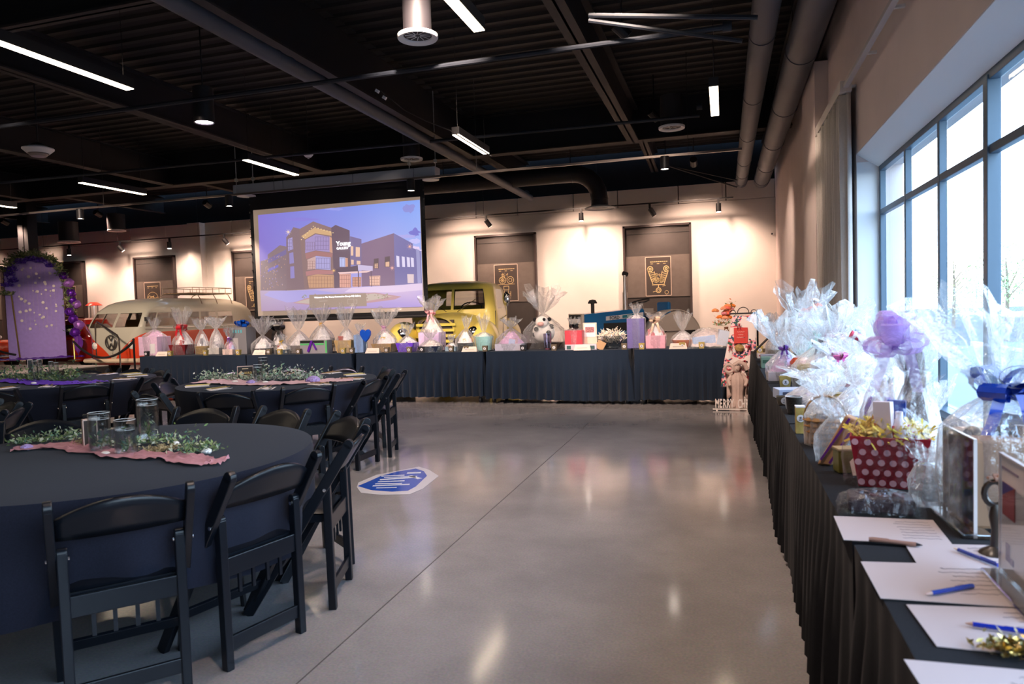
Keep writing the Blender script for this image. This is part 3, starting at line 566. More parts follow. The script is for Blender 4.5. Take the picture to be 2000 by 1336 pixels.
p=aty(1510,457,BW-.02); t=thing('wall_camera','tiny wall sensor on the back wall close to the corner','sensor',p); b=MB(); b.box((0,-.02,0),(.05,.05,.07)); b.build('body',WHITE,t,bevel=.005); b=MB(); b.cyl((-.03,-.05,0),(-.03,-.08,0),.022,10); b.build('eye',BLKM,t)
# curtain + track on window wall
CU=mat('curtain_fabric',(.66,.60,.55),.9,noisy=.04,nscale=60,sheen=.2)
t=thing('curtain','tall off-white curtain gathered beside the window','curtain',(WX-.1,8.3,0))
def cur(u,v):
    y=-.85+u*1.9; z=.05+v*3.25; return (.045*math.sin(u*2*PI*17)+.01*math.sin(u*40+v*2),y,z)
b=MB(); b.grid(cur,170,6); b.build('drape',CU,t,smooth=True,solid=.004)
b=MB(); b.box((0,.08,3.36),(.1,1.9,.1)); b.build('heading',CU,t)
b=MB(); b.box((WX-.1,2.7,3.36),(.045,11.2,.035)); tt=tag(b.build('curtain_track',mat('track_grey',(.5,.46,.46),.4)),'thin grey curtain track fixed along the wall above the window','curtain track')
y=-2
while y<8.2: q=MB(); q.box((WX-.04,y,3.37),(.09,.03,.02)); q.build('bracket',WHITE,tt); y+=.95

for i,X in enumerate((-.6,-3.4,-6.6,-10.2,-13.6,-17.4,-21,-24.5)):  # floods added among the beams to even out the light on the wall
    t=thing('added_floodlight','small added floodlight evening out the back wall, behind '+('the duct ends','the elbow duct bend','the yellow truck','the screen housing','the screen housing end by the van','the van roof','the round drop duct','the black column')[i],'floodlight',(X,16.6,4.5),0,'added floodlights among the beams')
    b=MB(); b.tube([(0,-.1,.05),(0,.1,-.03)],.08,14); b.cyl((0,0,0),(0,0,CZ-4.5),.012,6); b.build('added_lamp_body',BLKM,t)
    lamp('SPOT','added_wall_fill',(X,16.72,4.44),FLOODP,WARM,(X,BW,1.3),spot_size=R(96),spot_blend=.8,shadow_soft_size=.12)

for X,Y,tx,ty,tz,pw,lab in((-1.1,12.6,1.5,15.2,2.0,190,'window-side wall by the corner'),(-1.1,8.6,1.2,9.6,2.4,90,'curtain'),(-2.2,5.0,-4.9,13,1.5,900,'yellow truck'),(-.9,5.4,-1.6,13.6,1.2,380,'tractor'),(-.9,4.4,-.6,10,.9,620,'window end of the far tables'),(-3.6,4.4,-3.0,10,.9,620,'truck end of the far tables'),(-6.2,4.4,-6.0,10,.9,620,'far tables below the screen'),(-8.6,5.2,-8.6,10,.9,620,'far tables before the van'),(-11,6.5,-15.0,14,1.4,700,'arch backdrop'),(-9.5,6.0,-14.2,14,1.2,420,'van front')):  # spotlights added to brighten whatever each one is aimed at
    t=thing('added_spotlight','added black ceiling spotlight brightening the '+lab,'spotlight',(X,Y,4.6))
    b=MB(); d=(Vector((tx,ty,tz))-Vector((X,Y,4.6))).normalized(); b.tube([-d*.1,d*.1],.07,14); b.cyl((0,0,0),(0,0,CZ-4.6),.012,6); b.build('added_lamp_body',BLKM,t)
    lamp('SPOT','added_beam',Vector((X,Y,4.6))+d*.12,pw*1.7,WARM2,(tx,ty,tz),spot_size=R(38),spot_blend=.9,shadow_soft_size=.07)
# ================================================================== FOLDING CHAIRS
def chair_proto():
    t=thing('folding_chair','x','chair')
    for s in(-1,1):
        b=MB(); b.beam((s*.212,-.245,.775),(s*.212,.25,0),.028,.048,0,up=(0,1,0)); b.cyl((s*.212-.014,-.245,.775),(s*.212+.014,-.245,.775),.024,10); b.build('front_leg',BLACKP,t,bevel=.004)
        b=MB(); b.beam((s*.182,-.128,.59),(s*.182,-.135,0),.034,.036,0,up=(0,1,0)); b.cyl((s*.182-.017,-.128,.59),(s*.182+.017,-.128,.59),.018,10); b.build('rear_leg',BLACKP,t,bevel=.004)
        b=MB(); b.cyl((s*.16,-.128,.57),(s*.23,-.128,.57),.008,8); b.build('hinge_pin',CHROME,t)
    def seat(u,v):
        x=-.175+.35*u; y=-.12+.36*v; e=min(u,1-u,v,1-v); return (x*(1-.04*(1-v)),y,.448+.012*min(1,e*8)**.5)
    b=MB(); b.grid(seat,10,10); b.box((0,.06,.425),(.34,.34,.035)); b.build('seat',BLACKP,t,smooth=True)
    def back(u,v):
        x=-.2+.4*u; k=1-(2*u-1)**2; z=.64+v*(.075+.06*k); y=-.245+.64*(.775-z)-.028*k; return (x,y,z)
    b=MB(); b.grid(back,14,4); b.build('backrest',BLACKP,t,smooth=True,solid=.016)
    b=MB(); b.beam((-.17,-.132,.40),(.17,-.132,.40),.018,.075,0,up=(0,0,1)); b.build('rear_rail',BLACKP,t,bevel=.003)
    b=MB(); b.beam((-.17,-.134,.10),(.17,-.134,.10),.016,.055,0,up=(0,0,1)); b.build('rear_stretcher',BLACKP,t,bevel=.003)
    b=MB(); b.beam((-.2,.148,.16),(.2,.148,.16),.016,.05,0,up=(0,-.5,1)); b.build('front_stretcher',BLACKP,t,bevel=.003)
    for x in(-.1,-.035,.035,.1): b=MB(); b.box((x,-.12,.325),(.014,.01,.09)); b.build('slat',BLACKP,t)
    return t
CH=chair_proto(); first=[True]
def chair(x,y,ang,label,group,face=None):
    # (x,y): middle of the backrest top, facing direction ang (deg, world)
    a=R(ang)-PI/2; loc=(x+(.245)*math.cos(R(ang)),y+.245*math.sin(R(ang)),0)
    if first[0]: first[0]=False; CH.location=loc; CH.rotation_euler=(0,0,a); CH['label']=label; CH['group']=group; return
    dup(CH,loc,a,label,group)
def toward(x,y,c): return math.degrees(math.atan2(c[1]-y,c[0]-x))
TA=(-2.72,2.60); TB=(-4.05,5.82); TC=(-6.75,5.85); TD=(-5.75,3.1)
gA='folding chairs around the nearest round table'; gB='folding chairs around the middle round table'; gC='folding chairs around the round table by the stage'; gD='folding chairs beyond the picture edge'
chair(-1.96,1.90,139,'black folding chair with its whole dark back to the viewer at the nearest table',gA)
chair(-1.72,2.42,165,'folding chair with blue-lit rear legs, next chair toward the aisle at the nearest table',gA)
chair(-1.72,3.08,198,'black folding chair seen edge-on with tall slanting posts, by the floor emblem',gA)
chair(-2.06,3.62,232,'black folding chair with brownish back panel, behind the edge-on chair near the floor emblem',gA)
chair(-2.66,3.86,253,'folding chair with brown arched back behind the nearest table, closer to the aisle',gA)
chair(-3.25,3.86,277,'black folding chair with low brown arched back behind the nearest table, behind the vases',gA)
chair(-3.98,3.32,315,'black folding chair with blue-lit wide back beyond the end of the nearest greenery runner',gA)
chair(-2.62,1.33,88,'black folding chair almost lost in the dark bottom corner of the picture',gA)
chair(-3.75,4.68,107,'dark folding chair pushed in at the middle table, in front of the gold-edged napkins',gB)
chair(-3.28,5.11,138,'dark folding chair with a broad blue-lit back at the middle table, between two posts',gB)
chair(-2.98,5.70,180,'black folding chair with one post edge-on, tucked against the aisle end of the middle table',gB)
chair(-3.0,6.28,196,'blue-lit folding chair in the aisle beside the middle table, feet fully visible',gB)
chair(-3.36,6.72,218,'blue-lit folding chair with small brown back, farthest along the aisle at the middle table',gB)
chair(-4.0,6.98,262,'folding chair with brown arched back beyond the napkins, behind the middle table',gB)
chair(-4.62,6.92,280,'folding chair with faint brown back behind the green sprigs on the middle table',gB)
chair(-5.05,6.45,310,'folding chair with blue-lit top arc behind the white sprigs of the middle table',gB)
chair(-5.1,5.50,20,'folding chair with rounded grey back at the stage end of the middle table',gB)
chair(-4.45,4.62,72,'dark folding chair angled at the near stage-side edge of the middle table',gB)
chair(-5.80,5.30,150,'dark folding chair at the table by the stage, its blue rear legs showing below',gC)
chair(-5.70,6.05,188,'folding chair at the table by the stage, turned edge-on toward the middle table',gC)
chair(-6.35,6.80,245,'blue-lit folding chair standing behind the table by the stage, next to the skirted display table',gC)
chair(-6.92,6.98,268,'folding chair with brown arched back behind the silverware of the table by the stage',gC)
chair(-7.45,6.85,290,'folding chair with low dark back beyond the green runner of the table by the stage',gC)
chair(-6.3,4.75,112,'dark folding chair before the table by the stage, back toward the viewer',gC)
chair(-5.24,4.09,248,'folding chair with brown back at the picture edge, below the table by the stage',gD)
chair(-4.80,3.80,212,'folding chair with dark red-brown side panel at the picture edge, nearest the greenery runner',gD)
# ================================================================== ROUND TABLES
def round_table(c,Rr,lab_t,lab_c,seed):
    t=thing('round_table',lab_t,'table',(c[0],c[1],0)); b=MB(); b.cyl((0,0,.71),(0,0,.735),Rr-.01,40); b.build('tabletop',mat('ply',(.3,.22,.14),.6),t)
    for k in range(4): a=k*PI/2+.4; b=MB(); b.tube([(.5*math.cos(a),.5*math.sin(a),.71),(.55*math.cos(a),.55*math.sin(a),0)],.014,8); b.build('leg',BLKM,t)
    r_=random.Random(seed); ph=[r_.uniform(0,6.28) for _ in range(6)]
    def f(u,v):
        a=2*PI*u
        if v<.3: q=v/.3; return (Rr*q*math.cos(a),Rr*q*math.sin(a),.76)
        q=(v-.3)/.7; fold=(.045*math.sin(9*a+ph[0])+.03*math.sin(14*a+ph[1])+.015*math.sin(23*a+ph[2]))*min(1,q*1.5)
        rr=Rr+.012*math.sin(min(1,q*6)*PI/2)-.04*q+fold*.4; z=.76-.012*(1-math.cos(min(1,q*8)*PI/2))-q*((.42 if seed==1 else .33)+.02*math.sin(5*a+ph[3]))
        return (rr*math.cos(a),rr*math.sin(a),max(z,.03))
    b=MB(); b.grid(f,160,26,cu=True); o=b.build('tablecloth',CLOTH2,None,(c[0],c[1],0),smooth=True); tag(o,lab_c,'tablecloth','round black tablecloths')
round_table(TA,.885,'large round banquet table nearest the viewer, under a black cloth','black tablecloth on the nearest round table, with three vases',1)
round_table(TB,.9,'round banquet table in the middle, under a black cloth','black tablecloth on the middle round table, set with napkins and a gold sign',2)
round_table(TC,.9,'round banquet table by the stage, under a black cloth','black tablecloth on the round table by the stage, with a purple runner',3)
# ================================================================== LONG TABLES
def pleated(name,label,x0,x1,y0,y1,side,seed,group,z1=.755,hem=.05):
    # cloth box around a rectangular table; pleats all round
    r_=random.Random(seed); W=x1-x0; D=y1-y0; per=[]; 
    n=int(2*(W+D)/.022); pts=[]
    for i in range(n):
        s=i/n*2*(W+D)
        if s<W: p=(x0+s,y0,0,-1)
        elif s<W+D: p=(x1,y0+s-W,1,0)
        elif s<2*W+D: p=(x1-(s-W-D),y1,0,1)
        else: p=(x0,y1-(s-2*W-D),-1,0)
        pts.append((p,s))
    ph=r_.uniform(0,6); vs=[];fs=[]; rows=7
    hemv=[]
    for (p,s) in pts:
        amp=(.044 if y0>9.7 else .020)+.012*math.sin(s*3.1+ph)+.006*math.sin(s*7+ph); hemv.append((amp,math.sin(s*2*PI/.125+1.4*math.sin(s*1.7+ph)+.8*math.sin(s*5.1+ph))))
    for j in range(rows):
        q=j/(rows-1)
        for i,(p,s) in enumerate(pts):
            amp,w_=hemv[i]; k=max(0,(q-(.2 if y0>9.7 else .12))/.8)**.6; off=amp*w_*k+.012*k; z=z1-q*(z1-hem-.012*math.sin(s*2+ph)-(.03 if r_.random()<0 else 0))
            vs.append((p[0]+p[2]*off,p[1]+p[3]*off,z))
    for j in range(rows-1):
        for i in range(n): fs.append((j*n+i,j*n+(i+1)%n,(j+1)*n+(i+1)%n,(j+1)*n+i))
    fs.append(tuple(range(n-1,-1,-1))[::-1])
    b=MB(); b.add(vs,fs); cx,cy=(x0+x1)/2,(y0+y1)/2
    b.v=[(a-cx,c-cy,d) for a,c,d in b.v]; o=b.build(name,CLOTH,None,(cx,cy,0),smooth=True); return tag(o,label,'tablecloth',group)
def long_table(x0,x1,y0,y1,lab,labc,seed,group,casters=False,hem=.05):
    cx,cy=(x0+x1)/2,(y0+y1)/2; t=thing('banquet_table',lab,'table',(cx,cy,0)); W=x1-x0-.04; D=y1-y0-.04
    b=MB(); b.box((0,0,.735),(W,D,.03)); b.build('tabletop',mat('ply',(.3,.22,.14),.6),t)
    for a in(-1,1):
        for c in(-1,1):
            b=MB(); b.cyl((a*(W/2-.06),c*(D/2-.06),.72),(a*(W/2-.06),c*(D/2-.06),.0 if not casters else .07),.014,8); l=b.build('leg',BLKM,t)
            if casters: q=MB(); q.cyl((a*(W/2-.06)-.014,c*(D/2-.06),.04),(a*(W/2-.06)+.014,c*(D/2-.06),.04),.04,14); q.build('caster',BLACKP,l)
    o=pleated('tablecloth',labc,x0,x1,y0,y1,0,seed,group,hem=hem)
    if y0>9.7: o.data.materials.clear(); o.data.materials.append(CLOTHF)
FY0,FY1=9.8,10.56; g='black pleated cloths on the far display tables'
for i,(a,c,l1,l2) in enumerate([(-9.56,-7.45,'long display table under the gifts in front of the van','black pleated cloth on the display table farthest from the window, in front of the van'),
  (-7.42,-5.52,'long display table under the gifts below the screen','black pleated cloth on the display table below the screen'),
  (-5.44,-3.38,'long display table under the gifts in front of the yellow truck','black pleated cloth with raised hem and casters, in front of the yellow truck'),
  (-3.33,-1.27,'long display table under the gifts before the gold motorcycle poster','black pleated cloth on the display table below the bare wall, beside the tractor front'),
  (-1.19,.04,'shorter display table at the window end of the far row','black pleated cloth on the shorter display table before the tractor')]):
    long_table(a,c,FY0,FY1,l1,l2,10+i,g,True,.10 if i in(2,) else .06)
g='black pleated cloths on the window-side tables'; names=['closest to the viewer, under the bid sheets','under the polka-dot gift','under the wicker basket and gold drum','under the bags with curled film','at the far end, by the banner stand']
yy=[.1,1.93,3.76,5.59,7.42,9.25]; 
for i in range(5):
    long_table(.30,1.045,yy[i]+.01,yy[i+1]-.01,'long table by the window, '+names[i],'black pleated cloth on the window-side table '+names[i],30+i,g,False,.035)
# black cloth top colour follows cloth; floor emblem
dc=[(697,952),(705,963),(745,967),(800,966),(826,955),(857,930),(838,918),(818,912),(776,920),(735,928),(700,943)]
di=[(699,950),(725,958),(765,961),(797,959),(812,951),(834,930),(828,921),(812,916),(775,922),(745,930),(718,942)]
b=MB(); b.prism([(p.x,p.y) for p in [atz(x,y,0) for x,y in dc]][::-1],(0,0,.0015),(1,0,0),(0,1,0),.0008); o=tag(b.build('floor_emblem',mat('emblem_white',(.62,.60,.64),.25)),'blue and white shield-shaped floor emblem with white lettering stuck to the concrete','floor sticker')
b=MB(); b.prism([(p.x,p.y) for p in [atz(x,y,0) for x,y in di]][::-1],(0,0,.0028),(1,0,0),(0,1,0),.0006); b.build('blue_field',mat('emblem_blue',(.02,.08,.45),.2),o)
b=MB()
for (xa,ya,xb,yb,th) in((745,931,790,929,.03),(750,934,815,931,.025),(742,938,812,933,.04),(738,942,790,940,.03),(733,946,785,945,.03),(728,950,800,947,.03),(735,954,775,953,.02),(795,925,822,924,.05),(800,930,820,936,.04)):
    A_=atz(xa,ya,0);B_=atz(xb,yb,0); b.beam((A_.x,A_.y,.0042),(B_.x,B_.y,.0042),th,.0008)
b.build('lettering_strokes',mat('emblem_text',(.7,.72,.8),.3),o)
# ================================================================== TABLE DECOR
LG=[mat('leaf_%d'%i,c,.6) for i,c in enumerate([(.10,.17,.05),(.20,.27,.11),(.06,.13,.08),(.33,.36,.22)])]
LG2=[mat('leafn_%d'%i,c,.6) for i,c in enumerate([(.16,.24,.08),(.28,.34,.16),(.10,.19,.12),(.42,.44,.32)])]
PINK2=mat('pale_pink_gauze',s2l((200,170,182)),.9,noisy=.12,nscale=40); PINK=mat('pink_gauze',s2l((176,128,142)),.9,noisy=.12,nscale=40); LAV=mat('lavender_gauze',s2l((165,145,200)),.9,noisy=.12,nscale=40); PURP=mat('deep_purple',s2l((80,40,170)),.6,noisy=.2,nscale=20)
def greenery(name,label,spots,mats,seed,n=90,sz=.02,parent=None,cat='greenery',sprig=.0):
    r_=random.Random(seed); b=MB()
    for (x,y,z,rx,ry,rz_) in spots:
        for k in range(n):
            u=Vector((r_.gauss(0,.5)*rx,r_.gauss(0,.5)*ry,abs(r_.gauss(0,.55))*rz_)); c=Vector((x,y,z+.004))+u
            a=Vector((r_.uniform(-1,1),r_.uniform(-1,1),r_.uniform(-.2,1))).normalized(); e=a.cross(Vector((r_.uniform(-1,1),r_.uniform(-1,1),r_.uniform(-1,1)))).normalized(); s_=sz*r_.uniform(.6,1.4)
            p=[c,c+a*s_+e*s_*.4,c+a*s_*2,c+a*s_-e*s_*.4]; 
            for q in p: q.z=max(q.z,z+.001)
            b.add(p,[(0,1,2,3)],r_.randrange(len(mats)))
        for k in range(max(3,n//20)):
            a=r_.uniform(0,6.28); e=Vector((math.cos(a)*rx,math.sin(a)*ry,rz_*r_.uniform(.2,.9)))*.8; b.tube([(x,y,z+.006),Vector((x,y,z+.006))+e],[.003,.001],4,0)
    o=b.build(name,mats,parent,kind='stuff'); 
    return tag(o,label,cat) if not parent else o
def gauze(name,label,path,wd,m,seed,z):
    r_=random.Random(seed); P=[Vector(p) for p in path]; n=len(P)
    def f(u,v):
        t_=u*(n-1); i=min(n-2,int(t_)); q=P[i].lerp(P[i+1],t_-i); d=(P[i+1]-P[i]).normalized(); s=Vector((-d.y,d.x,0)); k=noise.noise(Vector((u*9,v*3,seed)))
        w_=wd*(1+.5*noise.noise(Vector((u*14,round(v),seed*2)))); p=q+s*(v-.5)*w_; return (p.x,p.y,z+.004+.022*abs(noise.noise(Vector((u*26,v*6,seed))))+.006*abs(k))
    b=MB(); b.grid(f,60,10); return tag(b.build(name,m,smooth=True),label,'table runner')
def T(x,y,z=.762): return tuple(atz(x,y,z))
gauze('gauze_runner','dusty-pink gauze runner crossing the nearest round table under the vases',[T(25,880),T(110,872),T(175,880),T(250,892),T(330,893),T(400,905),T(440,903)],.13,PINK,3,.762)
greenery('greenery_garland','green leaf garland with small flowers lying along the nearest pink runner',[(*T(40,868),.06,.04,.025),(*T(75,864),.06,.04,.03),(*T(112,862),.07,.04,.045),(*T(140,858),.05,.03,.05),(*T(300,868),.06,.04,.03),(*T(330,866),.05,.03,.03),(*T(362,890),.06,.045,.09),(*T(385,884),.06,.045,.08),(*T(412,882),.05,.04,.04),(*T(205,872),.05,.03,.03),(*T(262,872),.04,.03,.03)],LG2,4,100,.011)
greenery('moss_patch','tan burlap moss strip between vase and leaf bunch on the nearest table',[(*T(330,880),.1,.03,.02),(*T(300,884),.08,.03,.02),(*T(160,868),.05,.03,.02)],[mat('moss_tan',(.38,.3,.16),.9)],5,160,.008,None,'moss')
def flower(x,y,z,r_,m,label,seed,parent=None):
    q=random.Random(seed); b=MB()
    for k in range(14):
        a=k*2.4; t_=k/14; c=Vector((math.cos(a)*r_*.5*t_**.5,math.sin(a)*r_*.5*t_**.5,r_*(.5-.3*t_))); b.sph(c,(r_*.42,r_*.42,r_*.3),7,0,4)
    o=b.build('flower' if not parent else 'blossom',m,parent,(x,y,z),smooth=True); return tag(o,label,'flower') if not parent else o
flower(*T(52,878),.035,LAV,'lavender blossom at the far end of the nearest runner',1); flower(*T(404,885),.03,WHITE,'white blossom tucked in the largest leaf bunch of the nearest runner',2); flower(*T(343,868),.022,WHITE,'small white blossom beside the tall vase on the nearest table',3)
GLV=glass('vase_glass',.10,(.985,.99,.99)); WAT=glass('water',.08,(.97,.98,.985))
def vase(x,y,z,r_,hh,fill,label,grp):
    t=thing('cylinder_vase',label,'vase',(x,y,z),0,grp)
    b=MB(); b.lathe([(.001,.0),(r_,.0),(r_,hh),(r_-.004,hh),(r_-.004,.012),(.001,.012)],n=22); b.build('glass_wall',GLV,t,smooth=True)
    b=MB(); b.tube([((r_-.002)*math.cos(a),(r_-.002)*math.sin(a),hh) for a in [k*PI/12 for k in range(24)]],.0013*max(1,hh/.2),5,closed=True); b.tube([((r_-.006)*math.cos(a),(r_-.006)*math.sin(a),hh*fill) for a in [k*PI/12 for k in range(24)]],.0012,4,closed=True); b.lathe([(.001,.006),(r_-.004,.006)],n=18); b.build('rim',mat('glass_highlight',(.75,.78,.8),.1,coat=1),t,smooth=True)  # pale opaque rings put the rim highlights into the vase colour
    b=MB(); b.lathe([(r_-.006,hh*fill),(r_-.006,.013)],n=20); b.lathe([(.001,hh*fill),(r_-.006,hh*fill)],n=20); b.build('water',WAT,t)
    greenery('sprig','',[(0,0,.012,r_*.6,r_*.6,hh*.5)],LG,int(x*100)%97,26,.012,t); return t
def vpx(xc,yb,yt,wd,fill,label,grp,z=.762):
    p=atz(xc,yb,z); zc=(RM@Vector((p.x,p.y,p.z-H))).z; q=aty(xc,yt,p.y); return vase(p.x,p.y,z,wd/2*zc/FPX,q.z-z,fill,label,grp)
vpx(197,882,806,40,.84,'clear cylinder vase of water next to the dark card box on the nearest table','vases on the nearest table'); vpx(247,888,820,40,.72,'shortest clear cylinder vase of water, in the centre of the nearest table','vases on the nearest table'); vpx(291,858,780,40,.86,'tallest clear cylinder vase of water, farthest on the nearest table','vases on the nearest table')
def cardbox(xl,xr,yb,yt,label,rz,z=.762,writing=None):
    p=atz((xl+xr)/2,yb,z); zc=(RM@Vector((p.x,p.y,p.z-H))).z; w_=(xr-xl)*zc/FPX; hh=aty((xl+xr)/2,yt,p.y).z-z
    t=thing('table_sign',label,'sign',p,rz); b=MB(); b.box((0,0,hh/2),(w_,.02,hh)); b.build('card',mat('dark_card',(.03,.018,.012),.4),t); b=MB(); b.box((0,0,hh+.002),(w_+.006,.028,.008)); b.box((-w_/2-.002,0,hh/2),(.005,.026,hh)); b.box((w_/2+.002,0,hh/2),(.005,.026,hh)); b.box((0,0,.003),(w_+.006,.05,.006)); b.build('holder',mat('gold_pink',(.6,.42,.34),.4,metal=.3),t)
    if writing:
        text('lettering',writing,hh*.2,mat('gold_print',(.75,.5,.15),.5),t,(w_*.16,-.0115,hh*.55),(PI/2,0,0),.0005,.001)
        b=MB(); b.box((-w_*.27,-.012,hh*.5),(hh*.3,.002,hh*.3),rot=Matrix.Rotation(PI/4,3,'Y')); b.box((-w_*.27,-.0125,hh*.5),(hh*.2,.002,hh*.2),rot=Matrix.Rotation(0,3,'Y')); b.box((0,-.012,hh*.85),(w_*.4,.002,hh*.06))
        for k in range(4): b.box((w_*.1,-.012,hh*(.38-.08*k)),(w_*(.5-.06*k),.002,hh*.025))
        b.build('gold_emblem',mat('gold_print2',(.8,.6,.35),.5),t)
    return t
cardbox(166,188,872,820,'dark card box seen almost edge-on beside the first vase on the nearest table',R(60))
cardbox(466,494,743,716,'small dark table sign with gold lettering standing on the middle table',R(35),writing='GOLD')
cardbox(57,64,738,703,'narrow dark card standing by the vases on the table near the stage',R(50))
def pebble(x,y,r_,label,m=WHITE): p=T(x,y); b=MB(); b.sph((0,0,r_*.42),(r_,r_*.8,r_*.42),12,0,6); tag(b.build('votive_candle',m,None,p,smooth=True),label,'candle')
pebble(206,889,.022,'small white egg-shaped candle in front of the first vase on the nearest table'); pebble(459,748,.03,'white egg-shaped candle before the gold sign on the middle table'); pebble(518,749,.03,'white egg-shaped candle beside the vases on the middle table'); pebble(66,751,.03,'white egg-shaped candle on the table near the stage')
gauze('gauze_runner','pale pink gauze runner crossing the middle round table',[T(395,746),T(450,748),T(520,750),T(600,748),T(650,744),T(690,742)],.3,PINK2,5,.762)
greenery('greenery_garland','silvery and green sprig garland across the middle round table',[(*T(405,742),.12,.10,.06),(*T(430,742),.14,.10,.07),(*T(458,744),.1,.10,.05),(*T(500,744),.12,.10,.05),(*T(528,742),.12,.12,.11),(*T(550,742),.14,.12,.12),(*T(585,742),.14,.12,.09),(*T(612,742),.14,.10,.07)],[mat('sprig_silver',(.5,.56,.46),.6),mat('sprig_mid',(.34,.44,.28),.6),mat('sprig_green',(.26,.42,.28),.6),mat('sprig_pale',(.62,.62,.54),.6)],8,120,.017)
flower(*T(612,747),.08,LAV,'lavender gauze rosette at the aisle end of the middle table runner',4); flower(*T(490,750),.05,LAV,'small lavender gauze rosette below the gold sign',5)
vpx(505,748,712,18,.85,'shorter clear square-looking vase on the middle table','vases on the middle table'); vpx(515,738,698,18,.85,'taller clear vase at the back of the middle table','vases on the middle table')
gauze('gauze_runner','deep purple gauze runner crossing the table near the stage',[T(-30,742),T(40,745),T(100,750),T(150,750),T(200,745)],.3,PURP,7,.762)
greenery('greenery_garland','olive and dark green leaf garland across the table near the stage',[(*T(5,742),.2,.15,.1),(*T(30,742),.2,.15,.12),(*T(90,744),.2,.15,.13),(*T(115,744),.2,.15,.14),(*T(140,742),.15,.15,.12),(*T(60,744),.12,.15,.1)],[LG[0],LG[1],LG[2]],9,110,.02)
vpx(70,745,705,10,.8,'slim clear vase on the table near the stage, nearest the card','vases on the table near the stage'); vpx(79,740,702,10,.8,'slim clear vase standing second on the table near the stage','vases on the table near the stage'); vpx(101,742,706,9,.8,'slim clear vase standing third on the table near the stage','vases on the table near the stage'); vpx(111,742,708,9,.8,'slim clear vase closest to the gold rope post, on the table near the stage','vases on the table near the stage')
PB=['middle of the near edge','near edge toward the aisle','aisle edge, nearer half','aisle edge, farther half','far edge toward the aisle','far edge behind the sprigs','far edge toward the stage','stage edge, farther half','stage edge, nearer half','near edge toward the stage']
PC=['middle of the near edge','near edge toward the aisle','aisle edge, nearer half','middle of the aisle edge','aisle edge, farther half','far edge toward the aisle','middle of the far edge','far edge toward the arch','stage edge, farther half']
# napkins with gold cutlery
NAP=mat('napkin',(.72,.66,.66),.85)
def setting(x,y,rz,where,g):
    b=MB(); b.grid(lambda u,v:((u-.5)*.13,(v-.5)*.2,.003+.004*math.sin(u*6)),6,2); o=tag(b.build('napkin',NAP,None,(x,y,.7605),rz,solid=.003),'folded pale napkin laid '+where,'napkin',g)
    for k,nm in((-.025,'fork'),(.03,'knife')):
        b=MB(); b.box((k,0,.0135),(.009,.19,.004)); b.box((k,.08,.0135),(.02 if nm=='fork' else .014,.05,.004)); tag(b.build(nm,GOLD,None,(x,y,.7605),rz+.25*k*10),'gold '+nm+' on the napkin '+where,nm,'gold cutlery')
for c,g,nm,ks in((TB,'napkins on the middle table','on the middle table',range(10)),(TC,'napkins on the table by the stage','on the table by the stage',range(9))):
    for k in ks:
        a=R(-100+36*k if c==TB else -80+30*k); setting(c[0]+.72*math.cos(a),c[1]+.72*math.sin(a),a+PI/2,nm+', '+(PB if c==TB else PC)[k],g)
# ================================================================== VEHICLES
def lerp(a,b_,t_): return a+(b_-a)*t_
def shell(b,levels,sx_,sy_,hole,matf,nc=4,center=(0,0)):
    # levels: (z, half width, yfront, yrear, corner radius). sx_/sy_: fractional stations along the ends / the sides
    rings=[];meta=[]
    for (z,hw,yf,yr,rc) in levels:
        P=[];M=[]
        def arc(cx,cy,a0,side):
            for k in range(nc+1):
                a=R(a0+90*k/nc); P.append((cx+rc*math.cos(a),cy+rc*math.sin(a),z)); M.append((side,k))
        # +x side front->rear
        ya,yb=yf+rc,yr-rc; xa=hw-rc
        for s in sy_[1:-1]: pass
        for k in range(nc): a=R(-90+90*k/nc); P.append((xa+rc*math.cos(a),ya+rc*math.sin(a),z)); M.append(('c',0))
        for s in sy_: P.append((hw,lerp(ya,yb,s),z)); M.append(('R',s))
        for k in range(1,nc): a=R(90*k/nc); P.append((xa+rc*math.cos(a),yb+rc*math.sin(a),z)); M.append(('c',0))
        for s in sx_: P.append((lerp(xa,-xa,s),yr,z)); M.append(('B',s))
        for k in range(1,nc): a=R(90+90*k/nc); P.append((-xa+rc*math.cos(a),yb+rc*math.sin(a),z)); M.append(('c',0))
        for s in sy_[::-1]: P.append((-hw,lerp(ya,yb,s),z)); M.append(('L',s))
        for k in range(1,nc): a=R(180+90*k/nc); P.append((-xa+rc*math.cos(a),ya+rc*math.sin(a),z)); M.append(('c',0))
        for s in sx_[:-1]: P.append((lerp(-xa,xa,s),yf,z)); M.append(('F',s))
        rings.append(P);meta=M
    n=len(meta); vs=[p for r_ in rings for p in r_]; fs=[];ms=[];panes=[]
    for j in range(len(levels)-1):
        z=(levels[j][0]+levels[j+1][0])/2
        for i in range(n):
            k=(i+1)%n; f=(j*n+i,j*n+k,(j+1)*n+k,(j+1)*n+i)
            side=meta[i][0]; s=None
            if meta[i][0]==meta[k][0]!='c': s=(meta[i][1]+meta[k][1])/2
            elif meta[i][0]=='F' and k<nc: s=(meta[i][1]+1)/2
            if s is not None and hole(side,s,z): panes.append([vs[q] for q in f]); continue
            c=[sum(vs[q][e] for q in f)/4 for e in range(3)]; fs.append(f); ms.append(matf(side,c))
    fs.append(tuple((len(levels)-1)*n+i for i in range(n))); ms.append(matf('top',(0,0,levels[-1][0])))
    b.add(vs,fs,ms); return panes
def frange(a,c,n): return [a+(c-a)*i/n for i in range(n+1)]
